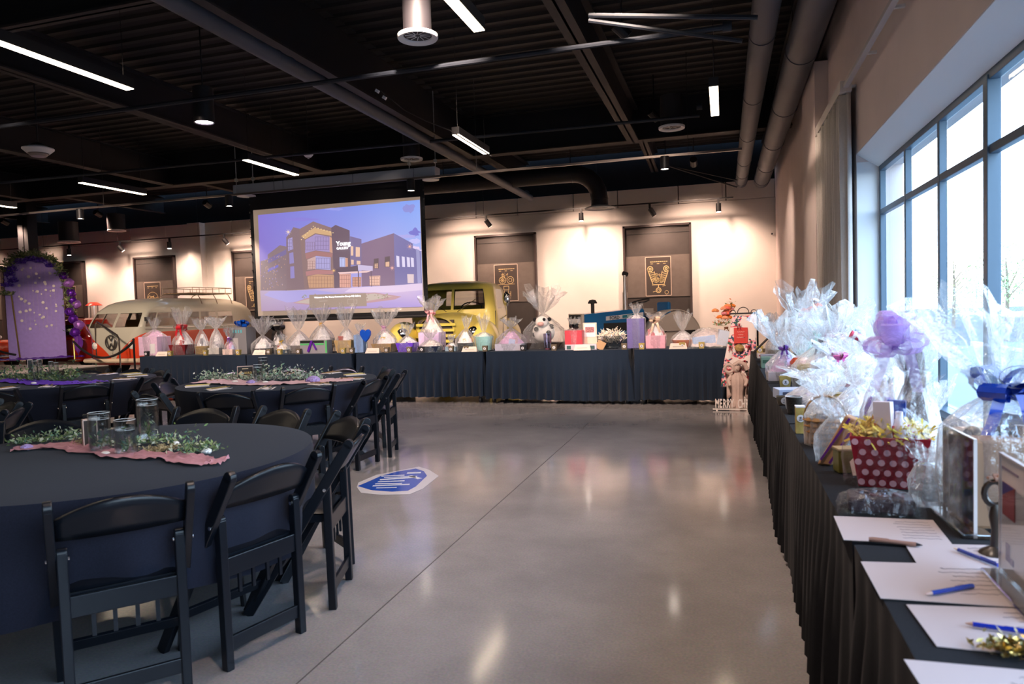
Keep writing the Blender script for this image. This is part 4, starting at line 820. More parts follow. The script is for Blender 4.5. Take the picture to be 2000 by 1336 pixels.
RED=mat('bus_red',s2l((205,70,35)),.25,coat=.6); CREAM=mat('bus_cream',s2l((190,178,150)),.3,coat=.6); RUB=mat('rubber',(.02,.02,.02),.7); DKIN=mat('dark_interior',(.05,.035,.03),.8); CARG=glass('car_glass',.1,(.75,.75,.72)); CREAMT=mat('tan_interior',s2l((150,110,60)),.8)
def wheel(b_name,t,x,y,r_,w_,m=RUB,hub=None,wall=None):
    b=MB(); b.cyl((x-w_/2,y,r_),(x+w_/2,y,r_),r_,22); o=b.build(b_name,m,t,smooth=True)
    s=1 if x>0 else -1; q=MB(); q.cyl((x+s*w_/2,y,r_),(x+s*(w_/2+.01),y,r_),r_*.62,20,0); q.cyl((x+s*(w_/2+.01),y,r_),(x+s*(w_/2+.035),y,r_),r_*.3,14,1); q.build('hubcap',[wall or CREAM,CHROME],o,smooth=True)
# --- van
t=thing('camper_van','vintage two-tone red and cream camper van with round chrome emblem and roof rack','van',(-14.22,15.95,0),R(-1))
# front at local y=-2.14
lv=[]
for z,hw,yf,yr,rc in[(.30,.80,-2.06,2.06,.25),(.42,.85,-2.13,2.12,.3),(.75,.86,-2.15,2.14,.33),(1.0,.86,-2.14,2.14,.33),(1.16,.855,-2.12,2.13,.2),(1.22,.85,-2.09,2.12,.08),(1.28,.845,-2.06,2.11,.07),(1.40,.83,-1.99,2.09,.07),(1.56,.80,-1.89,2.05,.07),(1.64,.785,-1.84,2.02,.14),(1.70,.77,-1.79,1.99,.24),(1.78,.72,-1.72,1.93,.3),(1.85,.62,-1.58,1.82,.36),(1.90,.48,-1.35,1.65,.36),(1.93,.3,-1.0,1.3,.28),(1.94,.1,-.5,.8,.09)]: lv.append((z,hw,yf,yr,rc))
sy_=[0,.01,.075,.085,.265,.29,.455,.475,.62,.64,.79,.85,1]; sx_=[0,.015,.475,.5,.525,.985,1]
def hole(side,s,z):
    if not 1.22<z<1.6: return False
    if side in'RL': return .01<s<.075 or .085<s<.265 or .29<s<.455 or .475<s<.62 or .64<s<.79
    if side in'F': return .015<s<.475 or .525<s<.985
    if side=='B': return .04<s<.96 and abs(s-.5)>.04 or .3<s<.7
    return False
b=MB(); panes=shell(b,lv,sx_,sy_,hole,lambda side,c:0)
vm=bpy.data.materials.new('van_two_tone'); vm.use_nodes=True; n=vm.node_tree.nodes; L=vm.node_tree.links; bs=n['Principled BSDF']; tc=n.new('ShaderNodeTexCoord'); sp=n.new('ShaderNodeSeparateXYZ'); L.new(tc.outputs['Object'],sp.inputs[0])
def M_(op,a,c=None,d=None):
    q=n.new('ShaderNodeMath'); q.operation=op
    for i,v in enumerate((a,c,d)):
        if v is None: continue
        if isinstance(v,(int,float)): q.inputs[i].default_value=v
        else: L.new(v,q.inputs[i])
    return q.outputs[0]
ax=M_('ABSOLUTE',sp.outputs[0]); z_=sp.outputs[2]
# front V: cream where z > .42 + curve(|x|)
cv=M_('ADD',M_('MULTIPLY',M_('POWER',ax,.62),.857),.30); side_line=1.08
thr=M_('MINIMUM',cv,side_line); front=M_('LESS_THAN',sp.outputs[1],-1.5)
thr2=M_('ADD',M_('MULTIPLY',front,thr),M_('MULTIPLY',M_('SUBTRACT',1,front),side_line)); isc=M_('GREATER_THAN',z_,thr2)
mx=n.new('ShaderNodeMix'); mx.data_type='RGBA'; L.new(isc,mx.inputs[0]); mx.inputs[6].default_value=(*s2l((205,66,34)),1); mx.inputs[7].default_value=(*s2l((186,182,164)),1); L.new(mx.outputs[2],bs.inputs['Base Color']); bs.inputs['Roughness'].default_value=.28; bs.inputs['Coat Weight'].default_value=.6
b.build('body_shell',vm,t,smooth=True)
for i,pn in enumerate(panes):
    q=MB(); q.add(pn,[(0,1,2,3)]); q.build('window_pane',CARG,t)
b=MB(); b.box((0,.1,.85),(1.5,3.9,.08)); b.box((0,-.95,1.15),(1.4,.16,.5)); b.box((0,.3,1.2),(1.4,.14,.45)); b.box((0,1.35,1.2),(1.4,.14,.45)); b.build('seats',CREAMT,t)
b=MB(); b.tube([(.42+.19*math.cos(a),-1.55,1.22+.05*math.cos(a)+.14*math.sin(a)) for a in [k*PI/8 for k in range(16)]],.012,6,closed=True); b.build('steering_wheel',RUB,t)
# chrome emblem: ring with V over W
b=MB(); yy_=-2.19; b.tube([(.17*math.cos(a),yy_,.86+.17*math.sin(a)) for a in [k*PI/14 for k in range(28)]],.014,6,closed=True)
for x0,z0,x1,z1 in((-.065,1.005,-.0,.90),(.065,1.005,0,.90),(-.14,.95,-.07,.72),(.14,.95,.07,.72),(-.07,.72,0,.84),(.07,.72,0,.84)): b.beam((x0,yy_,z0),(x1,yy_,z1),.024,.014,up=(0,1,0))
b.build('round_emblem',mat('emblem_metal',(.16,.14,.13),.3,metal=.8),t)
for s in(-1,1):
    b=MB(); b.lathe([(.001,.05),(.07,.035),(.1,.0),(.115,.0),(.115,-.03)],(0,0,0),20,[1,1,0,0]); 
    b.v=[(x+s*.56,-2.13-z,y+.78) for x,y,z in b.v]; b.build('headlight',[CHROME,mat('lamp_glass',(.75,.72,.66),.15,coat=.5)],t,smooth=True)
    b=MB(); b.sph((0,0,0),(.055,.03,.055),12); b.v=[(x+s*.60,-2.07+y,z+1.02) for x,y,z in b.v]; b.build('indicator',mat('indicator',(.75,.55,.42),.2),t,smooth=True)
    wheel('wheel',t,s*.70,-1.35,.33,.16); wheel('wheel',t,s*.70,1.15,.33,.16)
b=MB(); b.tube([(-.9,-1.95,.42),(-.82,-2.2,.42),(0,-2.26,.42),(.82,-2.2,.42),(.9,-1.95,.42)],.055,8); b.build('bumper',mat('bumper_cream',s2l((215,195,165)),.3,coat=.4),t,smooth=True)
b=MB(); b.tube([(.868,-2.0+.0,1.17),(.868,2.0,1.17)],.012,5); b.tube([(0,-2.145,1.17),(0,-2.15,.5)],.006,4); b.build('belt_trim',CHROME,t)
b=MB()
for x in(-.5,.5): b.tube([(x,.05,2.06),(x,1.6,2.06)],.012,6); b.tube([(x,.05,2.22),(x,1.6,2.22)],.01,6)
for y in frange(.05,1.6,6):
    b.tube([(-.5,y,2.06),(.5,y,2.06)],.01,5)
    for x in(-.5,.5): b.tube([(x,y,2.06),(x,y,2.22)],.008,5)
for y in(.05,1.6): b.tube([(-.5,y,2.22),(.5,y,2.22)],.01,5)
for y in(.1,.7,1.3):
    for s in(-1,1): b.tube([(s*.5,y,2.06),(s*.62,y,2.02),(s*.70,y,1.9),(s*.75,y,1.77)],.012,6)
b.build('roof_rack',mat('rack_metal',(.3,.24,.18),.4,metal=.5),t)
b=MB()
for k in range(8): b.box((-.42+.12*k,.82,2.075),(.08,1.54,.02))
b.build('rack_slats',mat('wood',(.35,.22,.12),.6),t,kind='stuff')
b=MB(); b.box((.9,-1.95,1.4),(.14,.03,.1)); b.tube([(.84,-1.9,1.3),(.9,-1.94,1.38)],.008,5); b.build('side_mirror',RUB,t)
# --- yellow pickup
YEL=mat('truck_yellow',s2l((228,208,105)),.3,coat=.6); YELW=mat('truck_wheel_hub',s2l((200,185,80)),.4)
t=thing('pickup_truck','vintage pale yellow pickup truck with round-edged cab and chrome side mirror','truck',(-5.33,14.15,0),R(8)); t.scale=(1.08,1.05,1.12)
lv=[(.45,.80,-.75,.75,.15),(.9,.82,-.78,.78,.18),(1.17,.82,-.80,.78,.2),(1.24,.80,-.78,.78,.16),(1.32,.79,-.75,.77,.15),(1.42,.775,-.71,.76,.15),(1.52,.76,-.67,.74,.15),(1.60,.745,-.63,.72,.16),(1.63,.73,-.61,.7,.18),(1.67,.70,-.58,.68,.22),(1.71,.64,-.5,.64,.26),(1.74,.54,-.38,.56,.3),(1.76,.38,-.2,.4,.28),(1.77,.2,-.05,.2,.15)]
def hole(side,s,z):
    if side=='F': return 1.24<z<1.6 and (.02<s<.48 or .52<s<.98)
    if side in 'RL': return 1.24<z<1.6 and .16<s<.78
    if side=='B': return 1.3<z<1.6 and .12<s<.88
    return False
b=MB(); panes=shell(b,lv,[0,.02,.12,.48,.52,.88,.98,1],[0,.16,.5,.78,1],hole,lambda s,c:0); b.build('cab',YEL,t,smooth=True)
for pn in panes: q=MB(); q.add(pn,[(0,1,2,3)]); q.build('window_pane',CARG,t)
b=MB()
for s in(-1,1): b.tube([(s*.60,-.735,1.23),(s*.60,-.70,1.3),(s*.57,-.60,1.56),(s*.52,-.575,1.62),(s*.04,-.585,1.62),(s*.02,-.6,1.6),(s*.02,-.735,1.23),(s*.60,-.755,1.22)],.016,6)
b.build('windshield_seal',RUB,t)
for s in(-1,1): b=MB(); b.tube([(s*.1,-.80,1.2),(s*.45,-.735,1.42)],.006,5); b.build('wiper',CHROME,t)
b=MB(); b.tube([(.28+.2*math.cos(a),-.35+.06*math.sin(a),1.27+.10*math.sin(a)) for a in [k*PI/8 for k in range(16)]],.012,6,closed=True); b.build('steering_wheel',RUB,t)
b=MB(); b.box((0,.35,1.0),(1.4,.5,.5)); b.build('bench_seat',DKIN,t)
def hood(u,v):
    y=-.78-1.25*v; a=PI*u; w_=lerp(.68,.30,v**1.5); h=lerp(1.19,1.12,v*v); return (w_*math.cos(a),y-.06*math.sin(a)*v,.78+(h-.78)*abs(math.sin(a))**.55)
b=MB(); b.grid(hood,20,10); b.build('hood',YEL,t,smooth=True)
b=MB()
for k in range(5): b.beam((-.34+.02*k,-2.03,1.0-.09*k),(.34-.02*k,-2.03,1.0-.09*k),.05,.045)
b.box((0,-1.98,.8),(.6,.05,.55),1); b.build('grille',[YELW,DKIN],t)
for s in(-1,1):
    b=MB(); b.sph((s*.72,-1.5,.72),(.26,.62,.34),18,0,12); b.build('front_fender',YEL,t,smooth=True)
    b=MB(); b.sph((s*.74,1.65,.66),(.2,.55,.32),16,0,10); b.build('rear_fender',YEL,t,smooth=True)
    b=MB(); b.lathe([(.001,.04),(.07,.02),(.09,0),(.1,-.1)],n=16); b.v=[(x+s*.62,-2.0-z,y+.86) for x,y,z in b.v]; b.build('headlight',CHROME,t,smooth=True)
    wheel('wheel',t,s*.74,-1.5,.36,.17,RUB,None,YELW); wheel('wheel',t,s*.74,1.65,.36,.17,RUB,None,YELW)
b=MB(); b.box((0,1.6,.8),(1.25,1.6,.45)); b.build('cargo_bed',YEL,t,bevel=.02)
b=MB(); b.tube([(-.85,-2.22,.5),(.85,-2.22,.5)],.06,8); b.build('bumper',CHROME,t)
b=MB(); b.tube([(.83,-.42,1.02),(.98,-.5,1.12),(.98,-.5,1.38)],.012,6); b.sph((.98,-.5,1.40),(.075,.04,.13),12); b.build('side_mirror',CHROME,t,smooth=True)
b=MB(); b.box((.835,-.05,1.05),(.02,.14,.025)); b.build('door_handle',CHROME,t); 
b=MB(); b.box((.822,0,.75),(.008,.012,.6)); b.box((.80,-.72,.8),(.008,.012,.8)); b.build('door_gap',RUB,t)
# --- tractor
BLU=mat('tractor_blue',s2l((10,95,150)),.3,coat=.5); GRY=mat('tractor_grey',s2l((175,165,155)),.4,coat=.3)
t=thing('farm_tractor','blue and grey vintage farm tractor with tall silver exhaust pipe','tractor',(-1.98,14.3,0),R(40))
# local x axis = length (front at -x)
b=MB(); b.prism([(-1.0,.75),(-1.0,1.18),(-.96,1.215),(.35,1.30),(.4,1.26),(.4,.8)],(0,.24,0),(1,0,0),(0,0,1),.48); b.build('hood',BLU,t,bevel=.02)
b=MB(); b.prism([(-.5,1.08),(-.5,1.16),(.36,1.215),(.36,1.135)],(0,-.245,0),(1,0,0),(0,0,1),.006); o=b.build('name_strip',mat('strip_silver',(.6,.6,.62),.4),t)
b=MB(); b.prism([(-.13,1.115),(-.13,1.172),(.2,1.195),(.2,1.138)],(0,-.253,0),(1,0,0),(0,0,1),.002); b.build('model_plate',mat('plate_teal',s2l((30,110,130)),.4),o)
text('lettering','FORD',.085,mat('letter_dark',(.05,.06,.08),.5),o,(-.31,-.256,1.128),(PI/2,-.06,0),.001,.0025); text('lettering','4200',.055,mat('letter_pale',(.6,.7,.7),.5),o,(.03,-.258,1.155),(PI/2,-.06,0),.001,.0015)
b=MB(); b.box((-.1,-.245,.95),(.9,.01,.16)); b.build('side_opening',RUB,t)
b=MB(); b.box((-1.02,0,.97),(.05,.56,.52)); b.box((-1.05,0,1.17),(.02,.46,.08),1); b.box((-1.05,0,.93),(.02,.42,.34),2); b.build('radiator_grille',[GRY,RUB,mat('grille_pale',(.5,.42,.36),.5)],t,bevel=.01)
b=MB(); b.box((-.2,0,.62),(1.9,.36,.4)); b.box((.7,0,.65),(.9,.5,.5)); b.build('engine_block',mat('engine_dark',(.05,.07,.1),.5),t)
b=MB(); b.cyl((-.62,.05,1.2),(-.62,.05,1.42),.035,10); b.lathe([(.001,.08),(.06,.07),(.09,.02),(.09,0),(.03,-.0)],(-.62,.05,1.42),14); b.build('air_intake',RUB,t,smooth=True)
b=MB(); b.cyl((0,-.16,1.2),(0,-.16,1.62),.048,14); b.cyl((0,-.16,1.62),(0,-.16,1.66),.036,14); b.cyl((0,-.16,1.66),(0,-.16,1.98),.032,14); b.build('exhaust_pipe',mat('pipe_steel',(.6,.55,.52),.3,metal=.8),t,smooth=True); 
b=MB(); b.cyl((-.03,-.16,2.0),(.06,-.16,1.97),.045,12); b.build('rain_cap',RUB,t)
b=MB(); b.tube([(.42+.22*math.cos(a),.22*math.sin(a),1.42+.06*math.cos(a)) for a in [k*PI/10 for k in range(20)]],.014,6,closed=True); b.tube([(.42,0,1.42),(.3,0,1.2)],.016,6); b.tube([(.42,-.2,1.42),(.42,.2,1.42)],.009,5); b.build('steering_wheel',RUB,t)
b=MB(); b.box((.45,0,1.24),(.35,.44,.1)); b.tube([(.33,-.1,1.28),(.33,-.1,1.37),(.46,-.1,1.37),(.46,-.1,1.3)],.01,5); b.build('dashboard',GRY,t,bevel=.02)
b=MB(); b.box((.85,0,1.10),(.36,.42,.1)); b.box((1.03,0,1.26),(.08,.42,.30)); b.build('seat',mat('seat_blue',s2l((25,105,165)),.5),t,bevel=.04)
for s in(-1,1):
    def fen(u,v,s=s): a=R(5+165*u); return (.82+.62*math.cos(a),s*(.40+.30*v),.62+.64*math.sin(a))
    b=MB(); b.grid(fen,18,2); b.build('rear_fender',GRY,t,smooth=True,solid=.02)
    b=MB(); b.cyl((.82,s*.42,.56),(.82,s*.66,.56),.55,28); o=b.build('rear_wheel',RUB,t,smooth=True); q=MB(); q.cyl((.82,s*.66,.56),(.82,s*.67,.56),.34,20); q.build('wheel_disc',GRY,o)
    b=MB(); b.prism([(.57*math.cos(a),.58*math.sin(a)) for a in [R(k) for k in range(20,170,10)]],(.82,s*.71,.64),(1,0,0),(0,0,1),.012); b.build('fender_side',GRY,t)
    b=MB(); b.cyl((-.75,s*.55,.36),(-.75,s*.72,.36),.36,22); b.build('front_wheel',RUB,t,smooth=True)
b=MB(); b.cyl((-.75,-.6,.4),(-.75,.6,.4),.04,8); b.build('front_axle',GRY,t)
# --- red coupe, orange-and-cream car
def coupe(name,label,X,Y,rz,body,top,s=1.0,hb=.85,ht=1.32):
    t=thing(name,label,'car',(X,Y,0),rz)
    lv=[(.25,.72,-2.05,2.0,.3),(.4,.80,-2.12,2.08,.35),(.62,.82,-2.12,2.08,.38),(hb-.08,.80,-2.05,2.02,.4),(hb,.72,-1.9,1.9,.4),(hb+.02,.2,-1.5,1.5,.15)]
    b=MB(); shell(b,lv,frange(0,1,4),frange(0,1,8),lambda *a:False,lambda *a:0,5); b.build('body_shell',body,t,smooth=True)
    lv=[(hb-.04,.72,-.75,1.5,.2),(hb+.03,.70,-.68,1.42,.2),(hb+.06,.69,-.64,1.38,.2),(hb+.22,.62,-.42,1.12,.2),(hb+.36,.56,-.22,.85,.2),(ht-.06,.54,-.15,.78,.22),(ht-.01,.42,.0,.62,.25),(ht,.2,.15,.4,.1)]
    def hole(side,q,z): return hb+.05<z<hb+.38 and ((side in'RL' and (.03<q<.5 or .54<q<.95)) or (side in'FB' and .03<q<.97))
    b=MB(); pn=shell(b,lv,[0,.03,.5,.97,1],[0,.03,.5,.54,.95,1],hole,lambda *a:0,4); b.build('roof',top,t,smooth=True)
    for q_ in pn: q=MB(); q.add(q_,[(0,1,2,3)]); q.build('window_pane',mat('dark_car_glass',(.03,.03,.03),.08,coat=.5),t)
    for sd in(-1,1):
        for y in(-1.3,1.25): wheel('wheel',t,sd*.72,y,.31,.17)
        q=MB(); q.lathe([(.001,.05),(.07,.03),(.095,0),(.1,-.1)],n=16); q.v=[(x+sd*.58,-2.08-z,y+.64) for x,y,z in q.v]; q.build('headlight',CHROME,t,smooth=True)
        q=MB(); q.sph((sd*.82,-.55,hb+.08),(.06,.04,.05),10); q.tube([(sd*.74,-.5,hb-.02),(sd*.8,-.54,hb+.06)],.01,5); q.build('side_mirror',CHROME,t,smooth=True)
    for y in(-2.16,2.1): q=MB(); q.tube([(-.78,y*.96,.42),(-.6,y,.42),(.6,y,.42),(.78,y*.96,.42)],.045,8); q.build('bumper',CHROME,t,smooth=True)
    q=MB(); q.tube([(.81,-1.7,.72),(.825,0,.74),(.81,1.7,.72)],.01,4); q.build('side_trim',CHROME,t)
    return t
coupe('vintage_car','glossy dark red vintage coupe partly hidden behind the arch backdrop',-18.1,16.8,R(84),mat('coupe_red',s2l((165,28,18)),.18,coat=.8),mat('coupe_red2',s2l((150,24,16)),.2,coat=.8),hb=.95,ht=1.5)
coupe('vintage_car','small orange-red vintage car with cream roof at the picture edge',-23.1,16.6,R(80),mat('car_orange',s2l((215,70,20)),.2,coat=.8),mat('car_cream',s2l((190,180,150)),.3,coat=.5),hb=.9,ht=1.42)
# --- red-topped glass gas pump cylinder
p=aty(186,640,18.1); t=thing('glass_pump_head','tall glass fuel pump cylinder with marked rods and a red cap','fuel pump',(p.x,18.1,0))
zt=aty(186,590,18.1).z
b=MB(); b.lathe([(.14,0),(.14,.05),(.11,.08),(.11,1.2),(.13,1.24)],n=20,m=0); b.build('pedestal',mat('pump_red',s2l((215,60,35)),.3,coat=.5),t,smooth=True)
b=MB(); b.lathe([(.13,1.24),(.13,zt-.1)],n=22); b.build('glass_cylinder',glass('pump_glass',.12,(.95,.93,.9)),t,smooth=True)
b=MB(); b.lathe([(.24,zt-.11),(.23,zt-.09),(.15,zt-.03),(.09,zt),(.001,zt)],n=22); b.build('cap',mat('pump_red',s2l((215,60,35)),.3),t,smooth=True)
b=MB()
for s in(-1,1):
    b.cyl((s*.15,0,1.2),(s*.15,0,zt-.1),.008,6)
    for k in range(16): b.box((s*.13,-.01,1.28+k*.045*(zt-1.4)/.72),(.03,.01,.018))
b.build('marked_rods',mat('rod_dark',(.08,.05,.04),.5),t,kind='stuff')
# ================================================================== STAGE, BACKDROP, ROPES
SZ=.40
P1=atz(212,713,SZ); P0=atz(0,733,SZ); dd=(P1-P0).normalized(); nn=Vector((-dd.y,dd.x,0))
if nn.x>0: nn=-nn
P0b=P0-dd*1.4
t=thing('stage','low grey-topped portable stage with black legs, carrying the arch backdrop','stage')
Pn=[P0b,P1,P1+nn*5.5,P0b+nn*5.5]; area=sum(Pn[i].x*Pn[(i+1)%4].y-Pn[(i+1)%4].x*Pn[i].y for i in range(4))
if area<0: Pn=Pn[::-1]
b=MB(); b.prism([(p.x,p.y) for p in Pn],(0,0,SZ-.02),(1,0,0),(0,1,0),.02); b.build('deck',mat('stage_grey',(.27,.24,.22),.6,noisy=.1,nscale=6),t)
b=MB(); b.prism([(p.x*.998,p.y*.998) for p in Pn],(0,0,SZ-.13),(1,0,0),(0,1,0),.108); b.build('edge_frame',BLKM,t)
for i in range(5):
    for j in(0.03,.5,.97):
        q=P0b.lerp(P1,.02+.24*i)+nn*5.5*j; b=MB(); b.cyl((q.x,q.y,0),(q.x,q.y,SZ-.13),.022,8); 
        if j==.03: q2=q-dd*.5; b.cyl((q2.x,q2.y,SZ-.14),(q.x,q.y,.05),.012,6)
        b.build('leg',BLKM,t)
# arch backdrop
p=atz(76,702,SZ); ay=p.y; zc=(RM@Vector((p.x,p.y,p.z-H))).z; sc_=zc/FPX
az=math.atan2(-p.x,p.y)*.92
t=thing('arch_backdrop','tall lavender arch-topped backdrop panel standing on the stage','backdrop',(p.x,p.y,SZ),az)
Wd=94*sc_; Hh=aty(68,500,ay).z-SZ+.02
LV=mat('backdrop_lavender',s2l((165,142,212)),.8,noisy=.06,nscale=12,bump=.15,bscale=8)
r0=Wd/2; prof=[(-r0,0),(r0,0)]+[(r0*math.cos(a),Hh-r0+r0*math.sin(a)) for a in [k*PI/20 for k in range(21)]]
b=MB(); b.prism(prof,(0,.08,.0),(1,0,0),(0,0,1),.16); b.build('arch_panel',LV,t,bevel=.01)
b=MB(); b.cyl((-r0*.62,-.14,.0),(-r0*.78,-.14,Hh*.62),.018,8); b.build('gold_pole',GOLD,t)
r_=random.Random(3)
SEQ=mat('sequin',(.55,.47,.45),.45,metal=.2)
for k in range(44):
    x=-r0*.5+r0*1.2*((k*7)%9)/8+r_.uniform(-.03,.03); z=Hh*(.28+.6*r_.random()); rr=r_.uniform(.018,.04)
    q=MB(); q.lathe([(.001,0),(rr,0),(rr,.003),(.001,.003)],n=10); q.v=[(a,-c_,b_) for a,b_,c_ in q.v]; q.build('hanging_disc',SEQ,t,(x,-.12,z))
b=MB()
for k in range(9): x=-r0*.5+r0*1.2*k/8; b.cyl((x,-.115,Hh*.28),(x,-.115,Hh*.9),.0015,4)
b.build('disc_string',SEQ,t,kind='stuff')
# leafy garland, over the top and down one side
def arcp(a,k=1.02): return (r0*k*math.cos(a),Hh-r0+r0*k*math.sin(a))
sp_=[]
for i in range(11): a=R(160-150*i/10); x,z=arcp(a,.98); sp_.append((x,-.12,z-.02,.13,.08,.13))
for i in range(6): sp_.append((r0*(1.10+.04*i),-.12,Hh-r0*1.15-i*.17,.09,.07,.12))
sp_.append((-r0*.95,-.12,Hh*.62,.15,.05,.08))
sp_.append((r0*1.3,-.1,Hh*.25,.12,.05,.05))
greenery('ivy_garland','',sp_,[mat('ivy_a',(.22,.27,.1),.5),mat('ivy_b',(.42,.43,.22),.5),mat('ivy_c',(.10,.16,.06),.5)],21,120,.04,t)
sp_=[(r0*math.cos(R(a))*.82,-.16,Hh-r0+r0*.82*math.sin(R(a))-.05,.11,.05,.09) for a in(165,150,120,95,70,45)]+[(-r0*.9,-.16,Hh*.70,.14,.05,.07),(-r0*.7,-.16,Hh*.74,.1,.05,.07)]
greenery('purple_tulle','',sp_,[PURP,mat('purple_b',s2l((105,65,190)),.6)],22,70,.045,t)
FOIL=mat('purple_foil',s2l((110,40,170)),.15,metal=.6,bump=1,bscale=18); FOILL=mat('lilac_foil',s2l((170,110,200)),.2,metal=.4,bump=1,bscale=18)
for i,(dx,z,rr) in enumerate([(1.05,.80,.11),(1.22,.73,.13),(1.28,.63,.12),(1.32,.56,.1),(1.45,.52,.12),(1.2,.45,.12),(1.3,.38,.12),(1.5,.32,.13),(1.35,.25,.13)]):
    b=MB(); b.grid(lambda u,v:(rr*math.sin(PI*v)*math.cos(2*PI*u)*(1+.35*noise.noise((u*6,v*4,i))),rr*.6*math.sin(PI*v)*math.sin(2*PI*u),-rr*math.cos(PI*v)*(1+.3*noise.noise((u*5,i,v*3)))),14,8,cu=True)
    b.build('tulle_puff',[FOILL if i%3==1 else FOIL][0],t,(r0*dx,-.14,Hh*z),smooth=True)
b=MB(); b.grid(lambda u,v:((.16*math.sin(PI*min(1,v*1.2)))*(u-.5)*1.6,-.02*math.cos(u*14),-.75*v),10,10); b.build('hanging_tail',mat('tail_tulle',s2l((120,60,170)),.5,alpha=.85),t,(r0*1.42,-.16,Hh*.24+.05),smooth=True)
# purple foil at its foot
b=MB(); b.grid(lambda u,v:((u-.5)*Wd*1.7,(v-.5)*.7,.03+.10*abs(noise.noise((u*14,v*5,1)))*(1-abs(2*v-1))+.002),70,14); o=tag(b.build('purple_cloth_drape',FOIL,None,(p.x+.1,p.y-.15,SZ),az,smooth=True),'shiny purple fabric crumpled around the foot of the arch backdrop','fabric')
# rope posts
def post(px,pyb,pyt,z,label,Y=None):
    p=atz(px,pyb,z); q=aty(px,pyt,p.y); t=thing('rope_post',label,'rope post',p); hh=q.z-z
    b=MB(); b.lathe([(.001,0),(.15,.0),(.15,.015),(.03,.03),(.02,.05),(.02,hh),(.03,hh+.01),(.03,hh+.03),(.001,hh+.05)],n=18); b.build('pole',GOLD,t,smooth=True); return p+Vector((0,0,hh-.04))
q1=post(146,704,664,SZ,'slim gold rope post on the stage beside the arch backdrop')
q2=Vector((q1.x+4.2,q1.y+.2,.95))
def rope(a,c,sag,label): 
    b=MB(); b.tube([a.lerp(c,i/16)-Vector((0,0,sag*4*(i/16)*(1-i/16))) for i in range(17)],.028,8); return tag(b.build('velvet_rope',mat('rope_black',(.012,.010,.012),.8),smooth=True),label,'rope')
e=aty(262,688,12.2)
rope(q1,Vector((e.x,e.y,.93)),.38,'sagging black barrier rope between the gold post and the display tables')
f=aty(-40,668,13.4); g_=aty(30,693,13.2); rope(f,g_,.05,'black barrier rope at the picture edge in front of the orange car')
b=MB(); b.lathe([(.001,0),(.16,0),(.16,.015),(.025,.03),(.02,.05),(.02,.95),(.03,.98),(.001,1.0)],n=16); tag(b.build('rope_post',BLKM,None,(e.x,e.y,0),smooth=True),'dark rope post by the end of the far display tables','rope post')
b=MB(); b.lathe([(.001,0),(.16,0),(.16,.015),(.025,.03),(.02,.05),(.02,1.0),(.03,1.03),(.001,1.05)],n=16); tag(b.build('rope_post',GOLD,None,(f.x,f.y,0),smooth=True),'gold rope post outside the picture edge','rope post')
# stair handrail
h0=atz(190,706,SZ)
zt=aty(190,630,h0.y).z
b=MB(); yA=h0.y-.5; a0=Vector((h0.x,h0.y,SZ)); a1=Vector((h0.x,h0.y,zt)); c1=aty(232,657,yA); c0=Vector((c1.x,c1.y,0.0))
b.tube([a0,a1-Vector((0,0,.1)),a1-Vector((-.02,0,.03)),a1+Vector((.06,0,.02)),c1+Vector((-.05,0,.03)),c1-Vector((0,0,.06)),c0],.02,8)
tag(b.build('stair_handrail',mat('rail_bronze',(.25,.2,.18),.25,metal=.9),smooth=True),'bent metal stair handrail at the corner of the stage, in front of the van','handrail')
# ================================================================== GIFT BASKETS
def cello_bag(t,w_,d_,hb,ht,hf,rf,seed,m=None,rt=.022,lean=0,n=44,zb=0.0,sq=.5):
    # gathered film: body up to the tie at ht, ruffled fan up to hf
    r_=random.Random(seed); ph=[r_.uniform(0,6.28) for _ in range(8)]; pro=[]
    N1=7;N2=6
    lv=[(0,zb,1.0),(.3,lerp(zb,hb,.5),1.06),(.6,hb,1.04)]
    for k in range(1,N1): q=k/N1; lv.append((1,lerp(hb,ht,q),lerp(1.02,0,q**1.25)))
    vs=[];rows=[]
    for i,(a,z,s) in enumerate(lv):
        rows.append(('b',z,s,i))
    rows.append(('t',ht,0,0))
    for k in range(1,N2+1): rows.append(('f',lerp(ht,hf,k/N2),k/N2,k))
    for kind,z,s,i in rows:
        for j in range(n):
            a=2*PI*j/n; c,s_=math.cos(a),math.sin(a)
            if kind=='b':
                e=(abs(c)**(2/sq*.5)+abs(s_)**(2/sq*.5))**(-sq) if sq!=1 else 1
                x,y=c*w_/2*e*s,s_*d_/2*e*s; k=.10*noise.noise((c*3,s_*3,z*14+seed)); pl=1+k+(.10*math.sin(9*a+ph[0])*(i/len(lv)))+r_.uniform(-.03,.03)
                x*=pl;y*=pl; x+=c*rt*(1-s);y+=s_*rt*(1-s); zz=z
            elif kind=='t': x,y,zz=c*rt,s_*rt,z
            else:
                rr=rt+(rf-rt)*s**.8; pl=1+.28*math.sin(5*a+ph[1])*s+.2*math.sin(11*a+ph[2])+r_.uniform(-.1,.1); x,y=c*rr*pl,s_*rr*pl*.8
                zz=z+(hf-ht)*s*(.16*math.sin(3*a+ph[3])+.12*math.sin(8*a+ph[4])+r_.uniform(-.06,.06))
            x+=lean*max(0,(zz-hb))
            vs.append((x,y,zz))
    K=len(rows); fs=[(i*n+j,i*n+(j+1)%n,(i+1)*n+(j+1)%n,(i+1)*n+j) for i in range(K-1) for j in range(n)]
    b=MB(); b.add(vs,fs); return b.build('film_wrap',m or CELLO,t)
